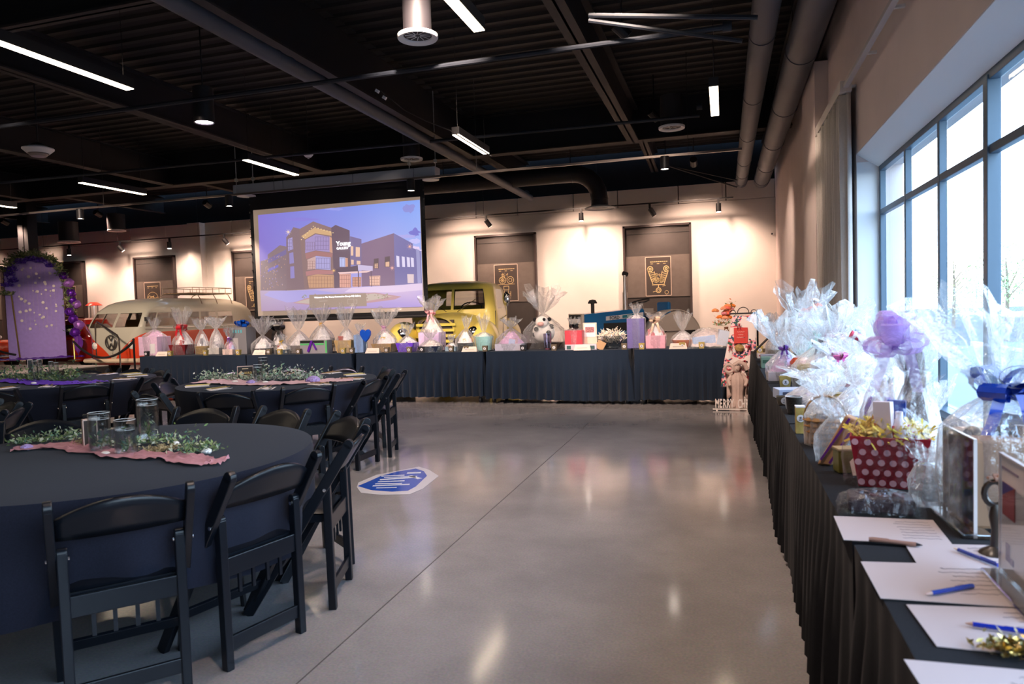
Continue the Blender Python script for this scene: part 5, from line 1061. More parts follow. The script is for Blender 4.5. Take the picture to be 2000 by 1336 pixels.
def bow(t,x,y,z,r_,m,loops=6,seed=1,tails=True,name='bow',wd=.35):
    b=MB(); q=random.Random(seed)
    for k in range(loops):
        a=2*PI*k/loops+q.uniform(-.2,.2); el=R(q.uniform(0,50) if loops<10 else q.uniform(-25,85)); d=Vector((math.cos(a)*math.cos(el),math.sin(a)*math.cos(el)*.8,math.sin(el))); s=d.cross(Vector((0,0,1))).normalized(); u=s.cross(d)
        L_=r_*q.uniform(.8,1.1); w_=r_*wd
        pts=[d*(L_*.5*(1-math.cos(p)))+u*(r_*.28*math.sin(p)) for p in [i*2*PI/10 for i in range(11)]]
        for i in range(10):
            ww=w_*(.25+.75*math.sin(PI*i/10)); w2=w_*(.25+.75*math.sin(PI*(i+1)/10)); b.add([pts[i]-s*ww,pts[i]+s*ww,pts[i+1]+s*w2,pts[i+1]-s*w2],[(0,1,2,3)])
    if tails:
        for sg in(-1,1):
            b.grid(lambda u,v:(sg*r_*(.25+.35*v)+(u-.5)*r_*.3,-r_*.35-.1*r_*math.sin(v*5),-r_*1.4*v),2,5)
    b.sph((0,0,0),r_*.16,8); return b.build(name,m,t,(x,y,z),smooth=True)
def label_round(t,x,y,z,r_=.02):
    b=MB(); b.cyl((x,y,z),(x,y-.0015,z),r_,14); o=b.build('round_label',PAPER,t)
    q=MB(); q.box((x,y-.0025,z+r_*.15),(r_*.5,.001,r_*.7)); q.box((x,y-.0025,z-r_*.45),(r_*.9,.001,r_*.18)); q.build('label_print',mat('print_grey',(.15,.15,.18),.6),o)
def fillers(t,w_,d_,z0,z1,cols,seed,n=8):
    r_=random.Random(seed)
    for k in range(n):
        c=s2l(r_.choice(cols)); m=mat('item_%d_%d_%d'%tuple(int(v*99) for v in c),c,.4); hh=(z1-z0)*r_.uniform(.45,1); x=(r_.random()-.5)*w_*.66; y=(r_.random()-.5)*d_*.6; ty=r_.randrange(4); b=MB()
        if ty==0: b.box((0,0,hh/2),(w_*.24,d_*.16,hh),rot=Matrix.Rotation(r_.uniform(-.2,.2),3,'Y'))
        elif ty==1: b.lathe([(.001,0),(w_*.10,0),(w_*.10,hh*.65),(w_*.05,hh*.8),(w_*.05,hh),(.001,hh)],n=12)
        elif ty==2: b.sph((0,0,hh*.5),(w_*.13,w_*.12,hh*.45),10)
        else: b.box((0,0,hh*.4),(w_*.18,.02,hh*.8),rot=Matrix.Rotation(r_.uniform(-.35,.35),3,'Y')); b.box((0,-.012,hh*.4),(w_*.12,.004,hh*.3),0)
        b.build({0:'gift_box',1:'jar',2:'wrapped_ball',3:'card_pack'}[ty],m,t,(x,y,z0),r_.uniform(-.5,.5),smooth=ty in(1,2))
def shred(t,w_,d_,z,m,seed,n=160,hh=.05):
    r_=random.Random(seed); b=MB()
    for k in range(n):
        a=r_.uniform(0,6.28); q=r_.random()**.5; c=Vector((math.cos(a)*q*w_/2,math.sin(a)*q*d_/2,z+r_.random()*hh*(1-q*.5))); u=Vector((r_.uniform(-1,1),r_.uniform(-1,1),r_.uniform(-.5,1))).normalized(); v=u.orthogonal(); L_=w_*.16; b.add([c,c+u*L_,c+u*L_+v*.006,c+v*.006],[(0,1,2,3)])
    b.build('paper_shred',m,t,kind='stuff')
def container(t,kind,w_,d_,hh,m,extra=None):
    b=MB()
    if kind=='box': b.box((0,0,hh/2),(w_,d_,hh)); o=b.build('box_base',m,t,bevel=.003)
    elif kind=='taper':
        k=.78
        for (x,y,sx,sy) in((0,-1,1,0),(0,1,1,0),(1,0,0,1),(-1,0,0,1)):
            if sx: P=[(-w_/2*k,y*d_/2*k,0),(w_/2*k,y*d_/2*k,0),(w_/2,y*d_/2,hh),(-w_/2,y*d_/2,hh)]
            else: P=[(x*w_/2*k,-d_/2*k,0),(x*w_/2*k,d_/2*k,0),(x*w_/2,d_/2,hh),(x*w_/2,-d_/2,hh)]
            b.add(P,[(0,1,2,3)])
        b.box((0,0,.003),(w_*k,d_*k,.006)); o=b.build('basket_body',m,t,solid=.004)
    elif kind=='bowl': b.lathe([(.001,0),(.6,0),(.62,.02*hh),(.85,hh*.5),(1,hh),(.95,hh),(.8,hh*.5),(.55,.05*hh),(.001,.05*hh)],n=26,sx=w_/2,sy=d_/2); o=b.build('bowl',m,t,smooth=True)
    elif kind=='wicker':
        n_=max(4,int(hh/.022))
        for i in range(n_):
            z=(i+.5)*hh/n_; s=lerp(.82,1,z/hh); b.tube([(math.cos(a)*w_/2*s*(1+.03*math.sin(a*12+i*PI)),math.sin(a)*d_/2*s*(1+.03*math.sin(a*12+i*PI)),z) for a in [k*2*PI/36 for k in range(36)]],hh/n_*.52,5,closed=True)
        b.lathe([(.001,0),(.8,0)],n=18,sx=w_/2,sy=d_/2); o=b.build('woven_basket',m,t,smooth=True)
    elif kind=='tub': b.lathe([(.001,0),(.8,0),(1,hh),(.96,hh),(.76,.01),(.001,.01)],n=22,sx=w_/2,sy=d_/2); o=b.build('tub',m,t,smooth=True)
    return o
PAL={'pastel':[(240,190,200),(190,200,235),(250,240,230),(225,180,220)],'warm':[(220,170,120),(240,225,205),(180,60,50),(200,160,90)],'mixed':[(235,235,240),(180,150,200),(110,140,190),(225,190,90),(210,110,120)],'grey':[(200,195,200),(150,145,155),(235,230,230),(90,85,95)],'red':[(190,40,50),(235,225,225),(150,30,40),(225,120,120)],'teal':[(150,215,210),(215,235,235),(120,190,190),(240,240,230)],'white':[(245,242,240),(235,225,230),(225,225,240)],'purple':[(120,70,190),(200,180,230),(235,225,240)],'pink':[(240,170,180),(250,220,220),(225,130,150),(250,235,230)],'orange':[(230,120,40),(245,200,150),(240,235,220)]}
TZP=.757
def gift(label,X,Y,w_,d_,hc,htie,htop,rf,kind='taper',ccol=(120,90,60),pal='mixed',bowc=None,bowr=.05,seed=1,film_=True,name='gift_basket',cat='gift basket',rz=0,z=TZP,nfill=8,fillh=None,group=None,mcol=None,shr=None,lean=0,lab=True,fm=None,bl=6,sq=.5):
    t=thing(name,label,cat,(X,Y,z),rz,group)
    cm=mcol or mat('cont_%d_%d_%d'%ccol,s2l(ccol),.5,noisy=.08,nscale=30)
    if kind: container(t,kind,w_,d_,hc,cm)
    if pal: fillers(t,w_,d_,max(.008,hc*.35),(fillh or lerp(hc,htie,.55)),PAL[pal],seed,nfill)
    if pal and film_ and hc<htie*.9:
        q_=rnd.random(); tc_=PAL[pal][-1] if pal in('pastel','pink','teal') else (240,235,238); top_=lerp(hc,htie,.72)
        b=MB(); b.grid(lambda u,v:((w_*.5*lerp(.88,.16,v**1.2)*(1+.22*noise.noise((math.cos(u*2*PI)*2.5,math.sin(u*2*PI)*2.5,v*5+seed))+.1*math.sin(u*2*PI*9+seed)))*math.cos(u*2*PI),(d_*.5*lerp(.88,.16,v**1.2)*(1+.22*noise.noise((math.cos(u*2*PI)*2.5,math.sin(u*2*PI)*2.5,v*5+seed))))*math.sin(u*2*PI)+.02,lerp(hc*.85,top_,v)*(1+.05*math.sin(u*2*PI*5+seed)*v)),36,7,cu=True); b.build('tissue_paper',rgb(*tc_,.9),t)
    if shr: shred(t,w_*.95,d_*.95,hc*.85,shr,seed)
    if film_: cello_bag(t,w_*1.06,d_*1.06,max(hc,.5*htie) if hc<htie else hc,htie,htop,rf,seed,fm,lean=lean,sq=sq)
    if bowc: bow(t,0,-.03,htie,bowr,mat('ribbon_%d_%d_%d'%bowc,s2l(bowc),.35,coat=.3),bl,seed)
    return t
def far(px0,px1,yb,ytie,ytop,Y,wf,**k):
    base=aty((px0+px1)/2,yb,Y); zc=(RM@Vector((base.x,Y,-.6))).z; s=zc/FPX; cx=(px0+px1)/2
    zt=lambda y_: aty(cx,y_,Y).z-TZP
    return dict(X=base.x,Y=Y,w_=(px1-px0)*s/1.08,htie=zt(ytie),htop=zt(ytop),rf=wf*s/2,**k)
def G(label,px0,px1,ytie,ytop,wf,Y=10.18,d_=None,hcf=.35,hc=None,**k):
    q=far(px0,px1,685,ytie,ytop,Y,wf); d_=d_ or min(.34,q['w_']*.85); return gift(label,d_=d_,hc=hc or q['htie']*hcf,**q,**k)
gF='gift baskets on the far display tables'
BUR=(120,30,35)
# 1 pastel box bag
t=G('film-wrapped pastel rainbow gift box with note card, at the van end of the far tables',280,327,643,623,22,kind='box',ccol=(225,190,215),pal='pastel',seed=11,hcf=.72,group=gF)
b=MB(); w_=.30
for k,c in enumerate([(120,190,200),(235,150,180),(150,170,225),(240,190,205),(160,150,215)]): q=MB(); q.box((-.05,-.16,.04+.042*k),(.26,.006,.022)); q.build('stripe',rgb(*c),t)
q=MB(); q.box((.10,-.17,.12),(.11,.004,.17)); q.build('note_card',PAPER,t)
G('tall film gift with big red bow over a dark red basket, before the van',337,378,643,607,34,kind='taper',ccol=BUR,pal='red',bowc=(200,30,45),bowr=.13,seed=12,hcf=.4,group=gF,bl=5)
G('bulky clear film gift with white tissue over a gold wicker base',381,409,645,625,30,kind='wicker',ccol=(170,135,60),pal='grey',seed=13,hcf=.35,group=gF); G('bulky silver crinkled film gift with white tissue fan',410,438,642,622,36,kind='box',ccol=(200,195,190),pal='grey',seed=14,hcf=.25,group=gF,Y=10.24,fm=CELLOW)
G('small film gift bag with purple ribbon tails, before the grey appliance box',438,463,662,640,22,kind='box',ccol=(225,200,190),pal='pastel',bowc=(110,50,170),bowr=.045,seed=15,Y=10.05,group=gF)
# 5 boxed appliance + blue bow
p=aty(476,690,10.2); zc=(RM@Vector((p.x,p.y,-.6))).z/FPX; t=thing('appliance_box','grey boxed appliance with a shiny blue bow on top','box',(p.x,10.2,TZP)); hh=aty(476,639,10.2).z-TZP
b=MB(); b.box((0,0,hh/2),(38*zc,.26,hh)); b.build('carton',rgb(120,118,122),t,bevel=.003); b=MB(); b.box((-.06,-.132,hh*.38),(.13,.004,hh*.45)); b.build('picture_panel',rgb(170,165,165),t); b=MB()
for k in range(4): b.box((-.08+.05*k,-.132,hh*.85),(.03,.004,.05))
b.build('carton_print',rgb(90,170,180),t); bow(t,0,0,hh+.02,.14,mat('bow_blue',s2l((15,90,205)),.15,coat=.8,metal=.3),9,3,False,wd=.28)
G('wide film gift with white fan top over a dark oval tray',491,537,655,622,42,kind='bowl',ccol=(50,45,50),pal='white',seed=17,hcf=.3,group=gF)
G('dark gift tied with a floppy black bow, behind the small dark bowl',533,560,645,628,16,kind='box',ccol=(40,38,45),pal='grey',bowc=(15,14,16),bowr=.15,seed=18,Y=10.35,group=gF,bl=5)
G('small gift bowl wrapped in pale film with a yellow bow',536,568,667,655,16,kind='bowl',ccol=(40,55,65),pal='warm',bowc=(225,185,60),bowr=.04,seed=19,Y=10.0,group=gF)
G('tall loose film gift around a wire-mesh bin, beside the long toy box',562,608,645,606,40,kind='tub',ccol=(130,120,115),pal='grey',seed=20,hcf=.35,group=gF)
# 10 long box
p=aty(618,690,10.02); zc=(RM@Vector((p.x,p.y,-.6))).z/FPX; t=thing('long_gift_box','long grey and green printed gift box with a purple ribbon','box',(p.x,10.02,TZP)); hh=aty(618,664,10.02).z-TZP
b=MB(); b.box((0,0,hh/2),(60*zc,.16,hh)); b.build('carton',rgb(150,145,150),t,bevel=.003); b=MB(); b.box((-.02,-.082,hh*.88),(52*zc,.004,hh*.18)); b.build('dark_band',rgb(30,35,30),t); b=MB(); b.box((-.02,-.083,hh*.7),(52*zc,.004,hh*.12)); b.box((28*zc,-.082,hh*.5),(.03,.004,hh*.9)); b.build('green_band',rgb(90,190,110),t)
b=MB(); b.beam((-.02,-.09,hh*.95),(-.09,-.1,hh*.15),.04,.006,up=(0,1,0)); b.beam((0,-.09,hh*.8),(.06,-.1,hh*.3),.03,.006,up=(0,1,0)); b.build('ribbon',rgb(95,30,150,.3),t)
G('large round film gift with peaked top standing behind the long toy box',606,655,632,600,36,kind='wicker',ccol=(150,120,80),pal='grey',bowc=(215,165,60),bowr=.03,seed=21,hcf=.4,Y=10.36,group=gF)
G('film gift over a pale gold basket with a heart tag, just under the screen corner',658,698,640,600,36,kind='taper',ccol=(190,160,110),pal='warm',seed=22,hcf=.5,group=gF)
t=G('blue and white patterned gift bag with a heart-shaped blue balloon',694,716,650,634,18,kind='box',ccol=(130,160,205),pal='mixed',seed=23,hcf=.9,group=gF,Y=10.1,name='gift_bag',cat='gift bag')
b=MB(); b.prism([(x*.0065,z*.0065) for x,z in [(0,-18),(8,-10),(14,0),(14,8),(9,13),(3,12),(0,8),(-3,12),(-9,13),(-14,8),(-14,0),(-8,-10)]],(.16,-.1,.28),(1,0,0),(0,0,1),.05); b.build('heart',mat('heart_blue',s2l((25,80,190)),.15,coat=.8),t,bevel=.012); b=MB(); b.tube([(.16,-.09,.18),(.15,-.09,.02)],.003,4); b.build('string',WHITE,t)
G('large film gift spreading over a kraft-coloured basket, right of the blue heart',730,776,640,607,50,kind='taper',ccol=(165,135,95),pal='mixed',bowc=(200,150,190),bowr=.05,seed=24,hcf=.35,group=gF)
G('film gift over a bright purple basket',777,816,655,634,26,kind='taper',ccol=(105,60,200),pal='purple',seed=25,hcf=.55,group=gF,Y=10.1)
G('tallest lavender and pink film gift with a wide clear fan, before the truck cab',822,868,613,583,46,kind='box',ccol=(215,190,225),pal='pink',bowc=(240,170,175),bowr=.09,seed=26,hcf=.5,Y=10.34,group=gF)
G('pink film gift over a navy low basket, in front of the lavender one',820,864,662,645,28,kind='taper',ccol=(35,45,70),pal='pink',seed=27,hcf=.45,Y=10.02,group=gF)
G('small grey-blue gift bag in film with pink bits',871,894,668,655,14,kind='box',ccol=(140,165,185),pal='mixed',seed=28,hcf=.5,Y=10.1,group=gF)
G('film gift over a round black bowl with coral contents and a loose twist on top',890,928,641,620,18,kind='bowl',ccol=(25,22,22),pal='orange',seed=29,hcf=.35,group=gF,lean=.15)
G('rounded pale teal basket under film with a small clear tuft',927,965,648,618,20,kind='tub',ccol=(150,205,200),pal='teal',seed=30,hcf=.75,group=gF)
G('pastel film gift over a clear plastic tray with a pink ruffle top',970,1028,640,622,36,kind='box',ccol=(190,185,200),pal='pastel',seed=31,hcf=.3,group=gF,Y=10.12)
# 21 large clear with plush cow
t=G('largest clear film gift with a black and white plush and a balloon-like top',1022,1104,612,566,72,kind='taper',ccol=(55,45,40),pal=None,seed=32,hcf=.18,Y=10.3,group=gF,lean=0)
b=MB(); b.sph((0,0,.25),(.17,.13,.16),18,0,12); b.sph((0,-.09,.40),(.10,.09,.09),16,0,10); b.sph((0,-.17,.375),(.05,.035,.035),12,1); b.build('plush_body',[rgb(235,228,222,.9),rgb(225,175,165,.9)],t,smooth=True)
b=MB()
for x,y,z,r_ in((-.08,-.13,.30,.035),(.1,-.11,.24,.04),(.05,-.16,.44,.025),(-.06,-.13,.42,.022),(.13,-.05,.33,.04),(-.12,-.06,.22,.04),(-.11,-.08,.44,.03),(.11,-.08,.44,.03)): b.sph((x,y,z),(r_,r_*.6,r_),8)
b.build('plush_patch',rgb(25,22,25,.9),t,smooth=True)
t=G('tall clear tumbler with red and purple print, in front of the largest clear gift',1060,1080,676,672,12,kind=None,ccol=(200,200,200),pal='mixed',seed=33,film_=False,Y=9.98,nfill=3,group=None,name='tumbler',cat='cup',hc=.01)
b=MB(); b.lathe([(.001,0),(.05,0),(.062,.24),(.058,.24),(.046,.01),(.001,.01)],n=18); b.build('clear_cup',glass('cup_glass',.15,(.9,.85,.92)),t,smooth=True)
# 23 box + red basket
p=aty(1137,690,10.02); zc=(RM@Vector((p.x,p.y,-.6))).z/FPX; hb=aty(1137,672,10.02).z-TZP
t=thing('flat_white_box','flat white printed box lying under the red basket','box',(p.x,10.06,TZP)); b=MB(); b.box((0,0,hb/2),(62*zc,.28,hb)); b.build('carton',rgb(205,195,205),t,bevel=.003); 
for x_ in(-.17,.17): b=MB(); b.box((x_,-.142,hb*.45),(.06,.004,.05)); b.build('carton_print',rgb(60,90,90),t)
q=far(1106,1142,685,640,622,10.06,22); q['htie']-=hb;q['htop']-=hb; gift('bright red basket in film with a black bow, standing on the flat white box',d_=.26,hc=.20,kind='box',ccol=(205,60,75),pal='grey',bowc=(20,20,24),bowr=.09,seed=34,z=TZP+hb,group=gF,**q)
p=aty(1153,673,10.1); t=thing('framed_card','tall cream standing card with a small colour picture, on the flat white box','card',(p.x,10.1,TZP+hb),R(-5)); b=MB(); b.box((0,0,.15),(.20,.012,.30)); b.build('card_panel',rgb(225,195,175),t); b=MB(); b.box((0,-.008,.19),(.16,.004,.19)); b.build('white_sheet',rgb(225,210,215),t); b=MB(); b.box((0,-.012,.20),(.13,.003,.075)); b.build('picture',mat('pic_mix',s2l((165,110,110)),.5,noisy=.5,nscale=60),t)
# 25 glass bowl with crosshatch
p=aty(1195,686,10.12); t=thing('glass_bowl_gift','cut-glass bowl heaped with cream shredded paper','bowl',(p.x,10.12,TZP)); b=MB(); b.lathe([(.001,0),(.09,0),(.10,.02),(.16,.10),(.19,.19),(.185,.19),(.155,.10),(.09,.025),(.001,.02)],n=26); b.build('glass_bowl',glass('bowl_glass',.16,(.86,.9,.93)),t,smooth=True); shred(t,.40,.3,.10,rgb(240,225,205,.9),5,420,.2); b=MB()
for k in range(16):
    a=PI+PI*k/16
    for s in(-1,1): b.tube([((.10+.09*q)*math.cos(a+s*q*.6),(.10+.09*q)*math.sin(a+s*q*.6),.02+.17*q) for q in(0,.33,.66,1)],.0025,4)
b.build('cut_pattern',rgb(90,100,105,.3),t,kind='stuff'); b=MB(); b.box((-.13,-.17,.06),(.12,.02,.12),rot=Matrix.Rotation(.5,3,'Y')); b.build('kraft_tag',rgb(190,150,110),t)
G('tall purple and orange illustrated gift bag with a film tuft and white tag',1226,1262,614,595,20,kind='box',ccol=(105,95,150),pal='orange',seed=36,hcf=.88,Y=10.2,group=gF,name='gift_bag',cat='gift bag')
G('film gift with cream ribbon and a pink dotted bag, foil at its foot',1262,1302,630,612,34,kind='box',ccol=(235,170,185),pal='mixed',bowc=(235,200,170),bowr=.1,seed=37,hcf=.5,group=gF,Y=10.1)
G('film gift over an orange bowl with tall silver twist, before the tractor fender',1311,1357,645,612,30,kind='bowl',ccol=(215,110,45),pal='white',seed=38,hcf=.45,group=gF)
# 29 white bundle
p=aty(1382,684,10.1); t=thing('fabric_bundle','wide film-covered bundle of white patterned fabric beside a white box','gift bundle',(p.x,10.1,TZP),R(4)); b=MB(); b.grid(lambda u,v:((u-.5)*.44,(v-.5)*.34,.02+.22*(math.sin(PI*u)*math.sin(PI*v))**.35+.012*noise.noise((u*8,v*8,3))),16,12); b.build('folded_fabric',mat('floral_fabric',s2l((222,205,205)),.8,noisy=.25,nscale=25),t,smooth=True); b=MB(); b.box((.20,-.02,.13),(.14,.3,.2),rot=Matrix.Rotation(.25,3,'Y')); b.build('white_carton',rgb(205,215,235),t,bevel=.004); b=MB(); b.box((-.05,-.13,.10),(.3,.06,.12),rot=Matrix.Rotation(-.1,3,'Y')); b.build('blue_box',rgb(160,185,225),t,bevel=.01); b=MB(); b.grid(lambda u,v:((u-.5)*.52,(v-.5)*.40,.0+.27*(math.sin(PI*u)*math.sin(PI*v))**.3+.02*noise.noise((u*12,v*9,1))),22,12); b.build('film_wrap',CELLO,t)
# 30 flowers
p=aty(1419,672,10.25); t=thing('flower_vase','brown bottle vase of orange and pink silk flowers','flowers',(p.x,10.25,TZP)); b=MB(); b.lathe([(.001,0),(.05,0),(.075,.05),(.08,.12),(.04,.2),(.025,.24),(.03,.27),(.025,.27),(.02,.24)],n=18); b.build('bottle_vase',mat('brown_glass',s2l((110,70,45)),.15,coat=.5),t,smooth=True)
r_=random.Random(9)
for k in range(16):
    a=r_.uniform(0,6.28); q=r_.random()**.6*.15; c=[(235,130,50),(240,150,90),(235,110,90),(225,140,150),(240,160,120)][k%5]; flower(q*math.cos(a),q*math.sin(a)*.7,.36+r_.random()*.2,.062,rgb(*c),'',k,t)
greenery('vase_leaves','',[(0,0,.30,.14,.1,.16),(-.1,0,.28,.06,.05,.06),(.05,0,.5,.05,.03,.12)],[LG[0],LG[1],rgb(225,130,80)],77,50,.02,t); label_round(t,0,-.085,.22)
# ---------------- small labelled paper cups along the far tables
def tcup(px,yb,Y,col,label,w_=.075,hh=.085,grp='small square paper cups with round white labels'):
    p=aty(px,yb,Y); t=thing('paper_cup',label,'paper cup',(p.x,Y,TZP),0,grp); container(t,'taper',w_,w_*.7,hh,GOLDP if col=='gold' else rgb(45,42,45) if col=='black' else rgb(110,95,75)); label_round(t,0,-w_*.35-.002,hh*.5,.021); return t
where={287:'in front of the pastel box',333:'before the red basket',402:'before the gold wicker base',466:'beside the purple-tailed bag',526:'before the oval tray',547:'before the small dark bowl',584:'beside the long toy box',671:'left of the heart balloon bag',688:'touching the heart balloon bag',756:'before the kraft basket',800:'before the purple basket',825:'before the navy basket',882:'before the grey-blue bag',912:'before the black bowl',948:'before the teal basket',1022:'beside the clear tray',1083:'beside the printed tumbler',1220:'beside the cut-glass bowl',1254:'before the illustrated bag',1333:'before the orange bowl',1371:'before the fabric bundle'}
for i,(px,wh) in enumerate(where.items()):
    col='gold' if px in(333,402,466,547,1254,1333,1371,671) else 'black' if px in(287,825,671,1022) else 'brown'
    tcup(px,690,9.88,col,('gold' if col=='gold' else 'black' if col=='black' else 'brown')+' paper cup with round white label, '+wh)
def tent(px,Y,w_,label): p=aty(px,690,Y); t=thing('tent_card',label,'tent card',(p.x,Y,TZP)); b=MB(); b.add([(-w_/2,-.04,0),(w_/2,-.04,0),(w_*.42,0,.075),(-w_*.42,0,.075),(-w_/2,.04,0),(w_/2,.04,0)],[(0,1,2,3),(3,2,5,4)]); b.build('folded_card',rgb(235,215,200,.8),t,solid=.002); b=MB(); b.beam((-w_*.3,-.0265,.03),(w_*.3,-.0265,.03),.002,.004); b.build('ink_line',rgb(120,110,110),t)
for px,wh in((318,'between the pastel box and the red basket'),(508,'below the oval tray gift'),(729,'beside the heart balloon bag'),(918,'in front of the black bowl gift'),(1138,'leaning on the flat white box'),(1325,'in front of the orange bowl gift')): tent(px,9.87,.24,'white folded bid card '+wh)
# ================================================================== BANNER STAND, STATUE, SIGN
p=atz(1447,778,0); t=thing('fabric_banner_stand','floral fabric banner with a red panel hanging on a scrolled stand','banner',(p.x,9.66,0),R(-4))
zt=aty(1460,612,9.62).z; s=(RM@Vector((p.x,9.62,-.6))).z/FPX
b=MB(); b.box((.03,0,zt),(52*s,.02,.02)); 
for cx,rr in((.03,.07),(-.10,.035),(.16,.035)): b.tube([(cx+rr*math.cos(a),0,zt+.01+rr*math.sin(a)) for a in [k*PI/10 for k in range(11)]],.005,5)
b.tube([(.2,.04,zt),(.2,.06,0)],.012,6); b.tube([(.2,.06,.02),(.25,-.2,.01)],.012,6); b.build('scroll_frame',BLKM,t)
def ban(u,v):
    w_=lerp(.30,.40,min(1,v*1.3)); x=(u-.5)*w_+lerp(.05,-.06,v); return (x,-.03-.02*math.sin(u*9+v*2)*v-.05*v,zt-.03-v*(zt-.30))
fb=bpy.data.materials.new('banner_floral'); fb.use_nodes=True; n=fb.node_tree.nodes; L=fb.node_tree.links; bs=n['Principled BSDF']; bs.inputs['Roughness'].default_value=.85
tc=n.new('ShaderNodeTexCoord'); vo=n.new('ShaderNodeTexVoronoi'); vo.inputs['Scale'].default_value=45; L.new(tc.outputs['Object'],vo.inputs['Vector']); nz=n.new('ShaderNodeTexNoise'); nz.inputs['Scale'].default_value=7; L.new(tc.outputs['Object'],nz.inputs['Vector'])
c1=n.new('ShaderNodeValToRGB'); c1.color_ramp.interpolation='CONSTANT'
for i,(ps,c) in enumerate([(0,(200,70,80)),(.25,(60,80,110)),(.45,(230,150,160)),(.65,(50,90,70)),(.8,(235,190,190))]):
    e=c1.color_ramp.elements[i] if i<2 else c1.color_ramp.elements.new(ps); e.position=ps; e.color=(*s2l(c),1)
sp=n.new('ShaderNodeSeparateColor'); L.new(vo.outputs['Color'],sp.inputs[0]); L.new(sp.outputs[0],c1.inputs[0])
th=n.new('ShaderNodeMath'); th.operation='GREATER_THAN'; th.inputs[1].default_value=.535; L.new(nz.outputs['Fac'],th.inputs[0]); mm=n.new('ShaderNodeMix'); mm.data_type='RGBA'; L.new(th.outputs[0],mm.inputs[0]); mm.inputs[6].default_value=(*s2l((228,212,205)),1); L.new(c1.outputs[0],mm.inputs[7]); L.new(mm.outputs[2],bs.inputs['Base Color'])
b=MB(); b.grid(ban,20,24); b.build('banner_fabric',fb,t,smooth=True,solid=.004)
b=MB(); b.grid(lambda u,v:((u-.5)*.17+.0,-.075-.004*math.sin(u*5),zt-.18-v*.20),6,6); rp=b.build('red_panel',rgb(200,60,50),t,solid=.003)
b=MB()
for k,w_ in enumerate((.09,.06,.1)): b.tube([(-w_/2+w_*i/10,-.082,zt-.235-.035*k+.006*math.sin(i*2.2)) for i in range(11)],.0022,4)
b.build('script_strokes',rgb(235,200,190),rp)
for x,z in((-.02,.15),(-.13,.43),(.10,.43),(-.15,.80),(.04,.62),(.06,.82)): bow(t,x,-.09,zt-z,.035,rgb(150,20,35),4,int(z*100),True)
b=MB(); b.sph((-.02,-.10,zt-.44),(.06,.03,.05),12); b.build('pocket_bundle',mat('pocket_mix',s2l((150,120,70)),.7,noisy=.5,nscale=30),t,smooth=True)
b=MB(); b.box((.21,.02,.42),(.035,.03,.55)); b.box((.14,.03,.2),(.03,.03,.4)); b.build('wood_prop',rgb(215,180,150),t)
# statue
p=atz(1437,790,0); SM=mat('statue_stone',s2l((190,165,155)),.7,noisy=.08,nscale=20)
t=thing('angel_statue','pale stone-coloured angel statue in a long robe, standing on the floor before the banner','statue',(p.x+.02,9.50,0)); 
b=MB(); b.lathe([(.001,0),(.105,0),(.10,.03),(.075,.1),(.07,.2),(.085,.30),(.09,.36),(.075,.42),(.04,.455),(.03,.47),(.001,.475)],n=24,sy=.75)
b.v=[(x*(1+.08*math.sin(math.atan2(y,x)*9)*(1 if z<.3 else .2)),y*(1+.08*math.sin(math.atan2(y,x)*9)),z) for x,y,z in b.v]; b.build('robe',SM,t,smooth=True)
b=MB(); b.sph((-.01,-.01,.515),(.042,.046,.052),14,0,10); b.sph((-.01,-.056,.51),(.008,.01,.012),6); b.sph((-.01,.008,.53),(.05,.048,.05),12,0,8); b.tube([(-.005,0,.45),(-.008,-.004,.49)],.024,8); b.build('head',SM,t,smooth=True)
for s in(-1,1):
    b=MB(); b.tube([(s*.07,0,.42),(s*.11,-.03,.36),(s*.09,-.08,.30)],[.03,.027,.018],8); b.build('arm',SM,t,smooth=True)
    b=MB(); b.grid(lambda u,v:(s*(.04+.09*u),.05+.03*u,.20+.26*v+.06*math.sin(PI*v)*u-.1*u*(1-v)),6,8); b.build('wing',SM,t,smooth=True,solid=.012)
b=MB(); b.tube([(-.10+.05*math.cos(a),-.03,.52+.05*math.sin(a)) for a in [k*PI/8 for k in range(16)]],.02,7,closed=True); b.tube([(-.04,-.02,.56),(.02,-.02,.60),(.09,-.02,.57),(.12,-.02,.50)],.028,8); b.build('wreath',SM,t,smooth=True)
# MERRY CHRISTMAS sign, runs on behind the window-side tables' cloth
p0=atz(1392,789,0); t=thing('letter_sign','pale metal cut-out letter sign standing on the floor in front of the angel statue','sign',(p0.x+.03,9.33,0))
LM=mat('letter_pale_metal',s2l((222,212,208)),.5); x=.035
for ch in 'MERRY CHRIS':
    if ch!=' ':
        me=textmesh(ch,.155,.006,.0035); me.materials.clear(); me.materials.append(LM); o=bpy.data.objects.new('letter',me); C.objects.link(o); o.parent=t; o.location=(x,-.02*math.sin(x*5),.085); o.rotation_euler=(PI/2,0,0); o.scale=(.43,1,1)
    x+=.045
b=MB(); b.box((x/2-.01,0,.018),(x+.02,.03,.012)); 
for q in(.03,x-.04): b.box((q,0,.006),(.02,.12,.012))
b.build('base_bar',LM,t)
# ================================================================== WINDOW-SIDE TABLE: GIFTS
def near(px,yb=None,Y=None):
    if Y is None: p=atz(px,yb,TZP)
    else: p=aty(px,700,Y)
    zc=(RM@Vector((p.x,p.y,TZP-H))).z; return p.x,p.y,zc/FPX
def N_(label,px,wpx,ytie,ytop,wf,yb=None,Y=None,hcf=.4,dd=.85,**k):
    x,y,s=near(px,yb,Y); x=min(x,.90) if Y else x; f=lambda q: aty(px,q,y).z-TZP
    ht=f(ytie); return gift(label,x,y,wpx*s,min(.34,wpx*s*dd),max(.02,ht*hcf),ht,f(ytop),wf*s/2,fm=k.pop('fm',CELLOW),**k)
gR='gift baskets on the window-side tables'
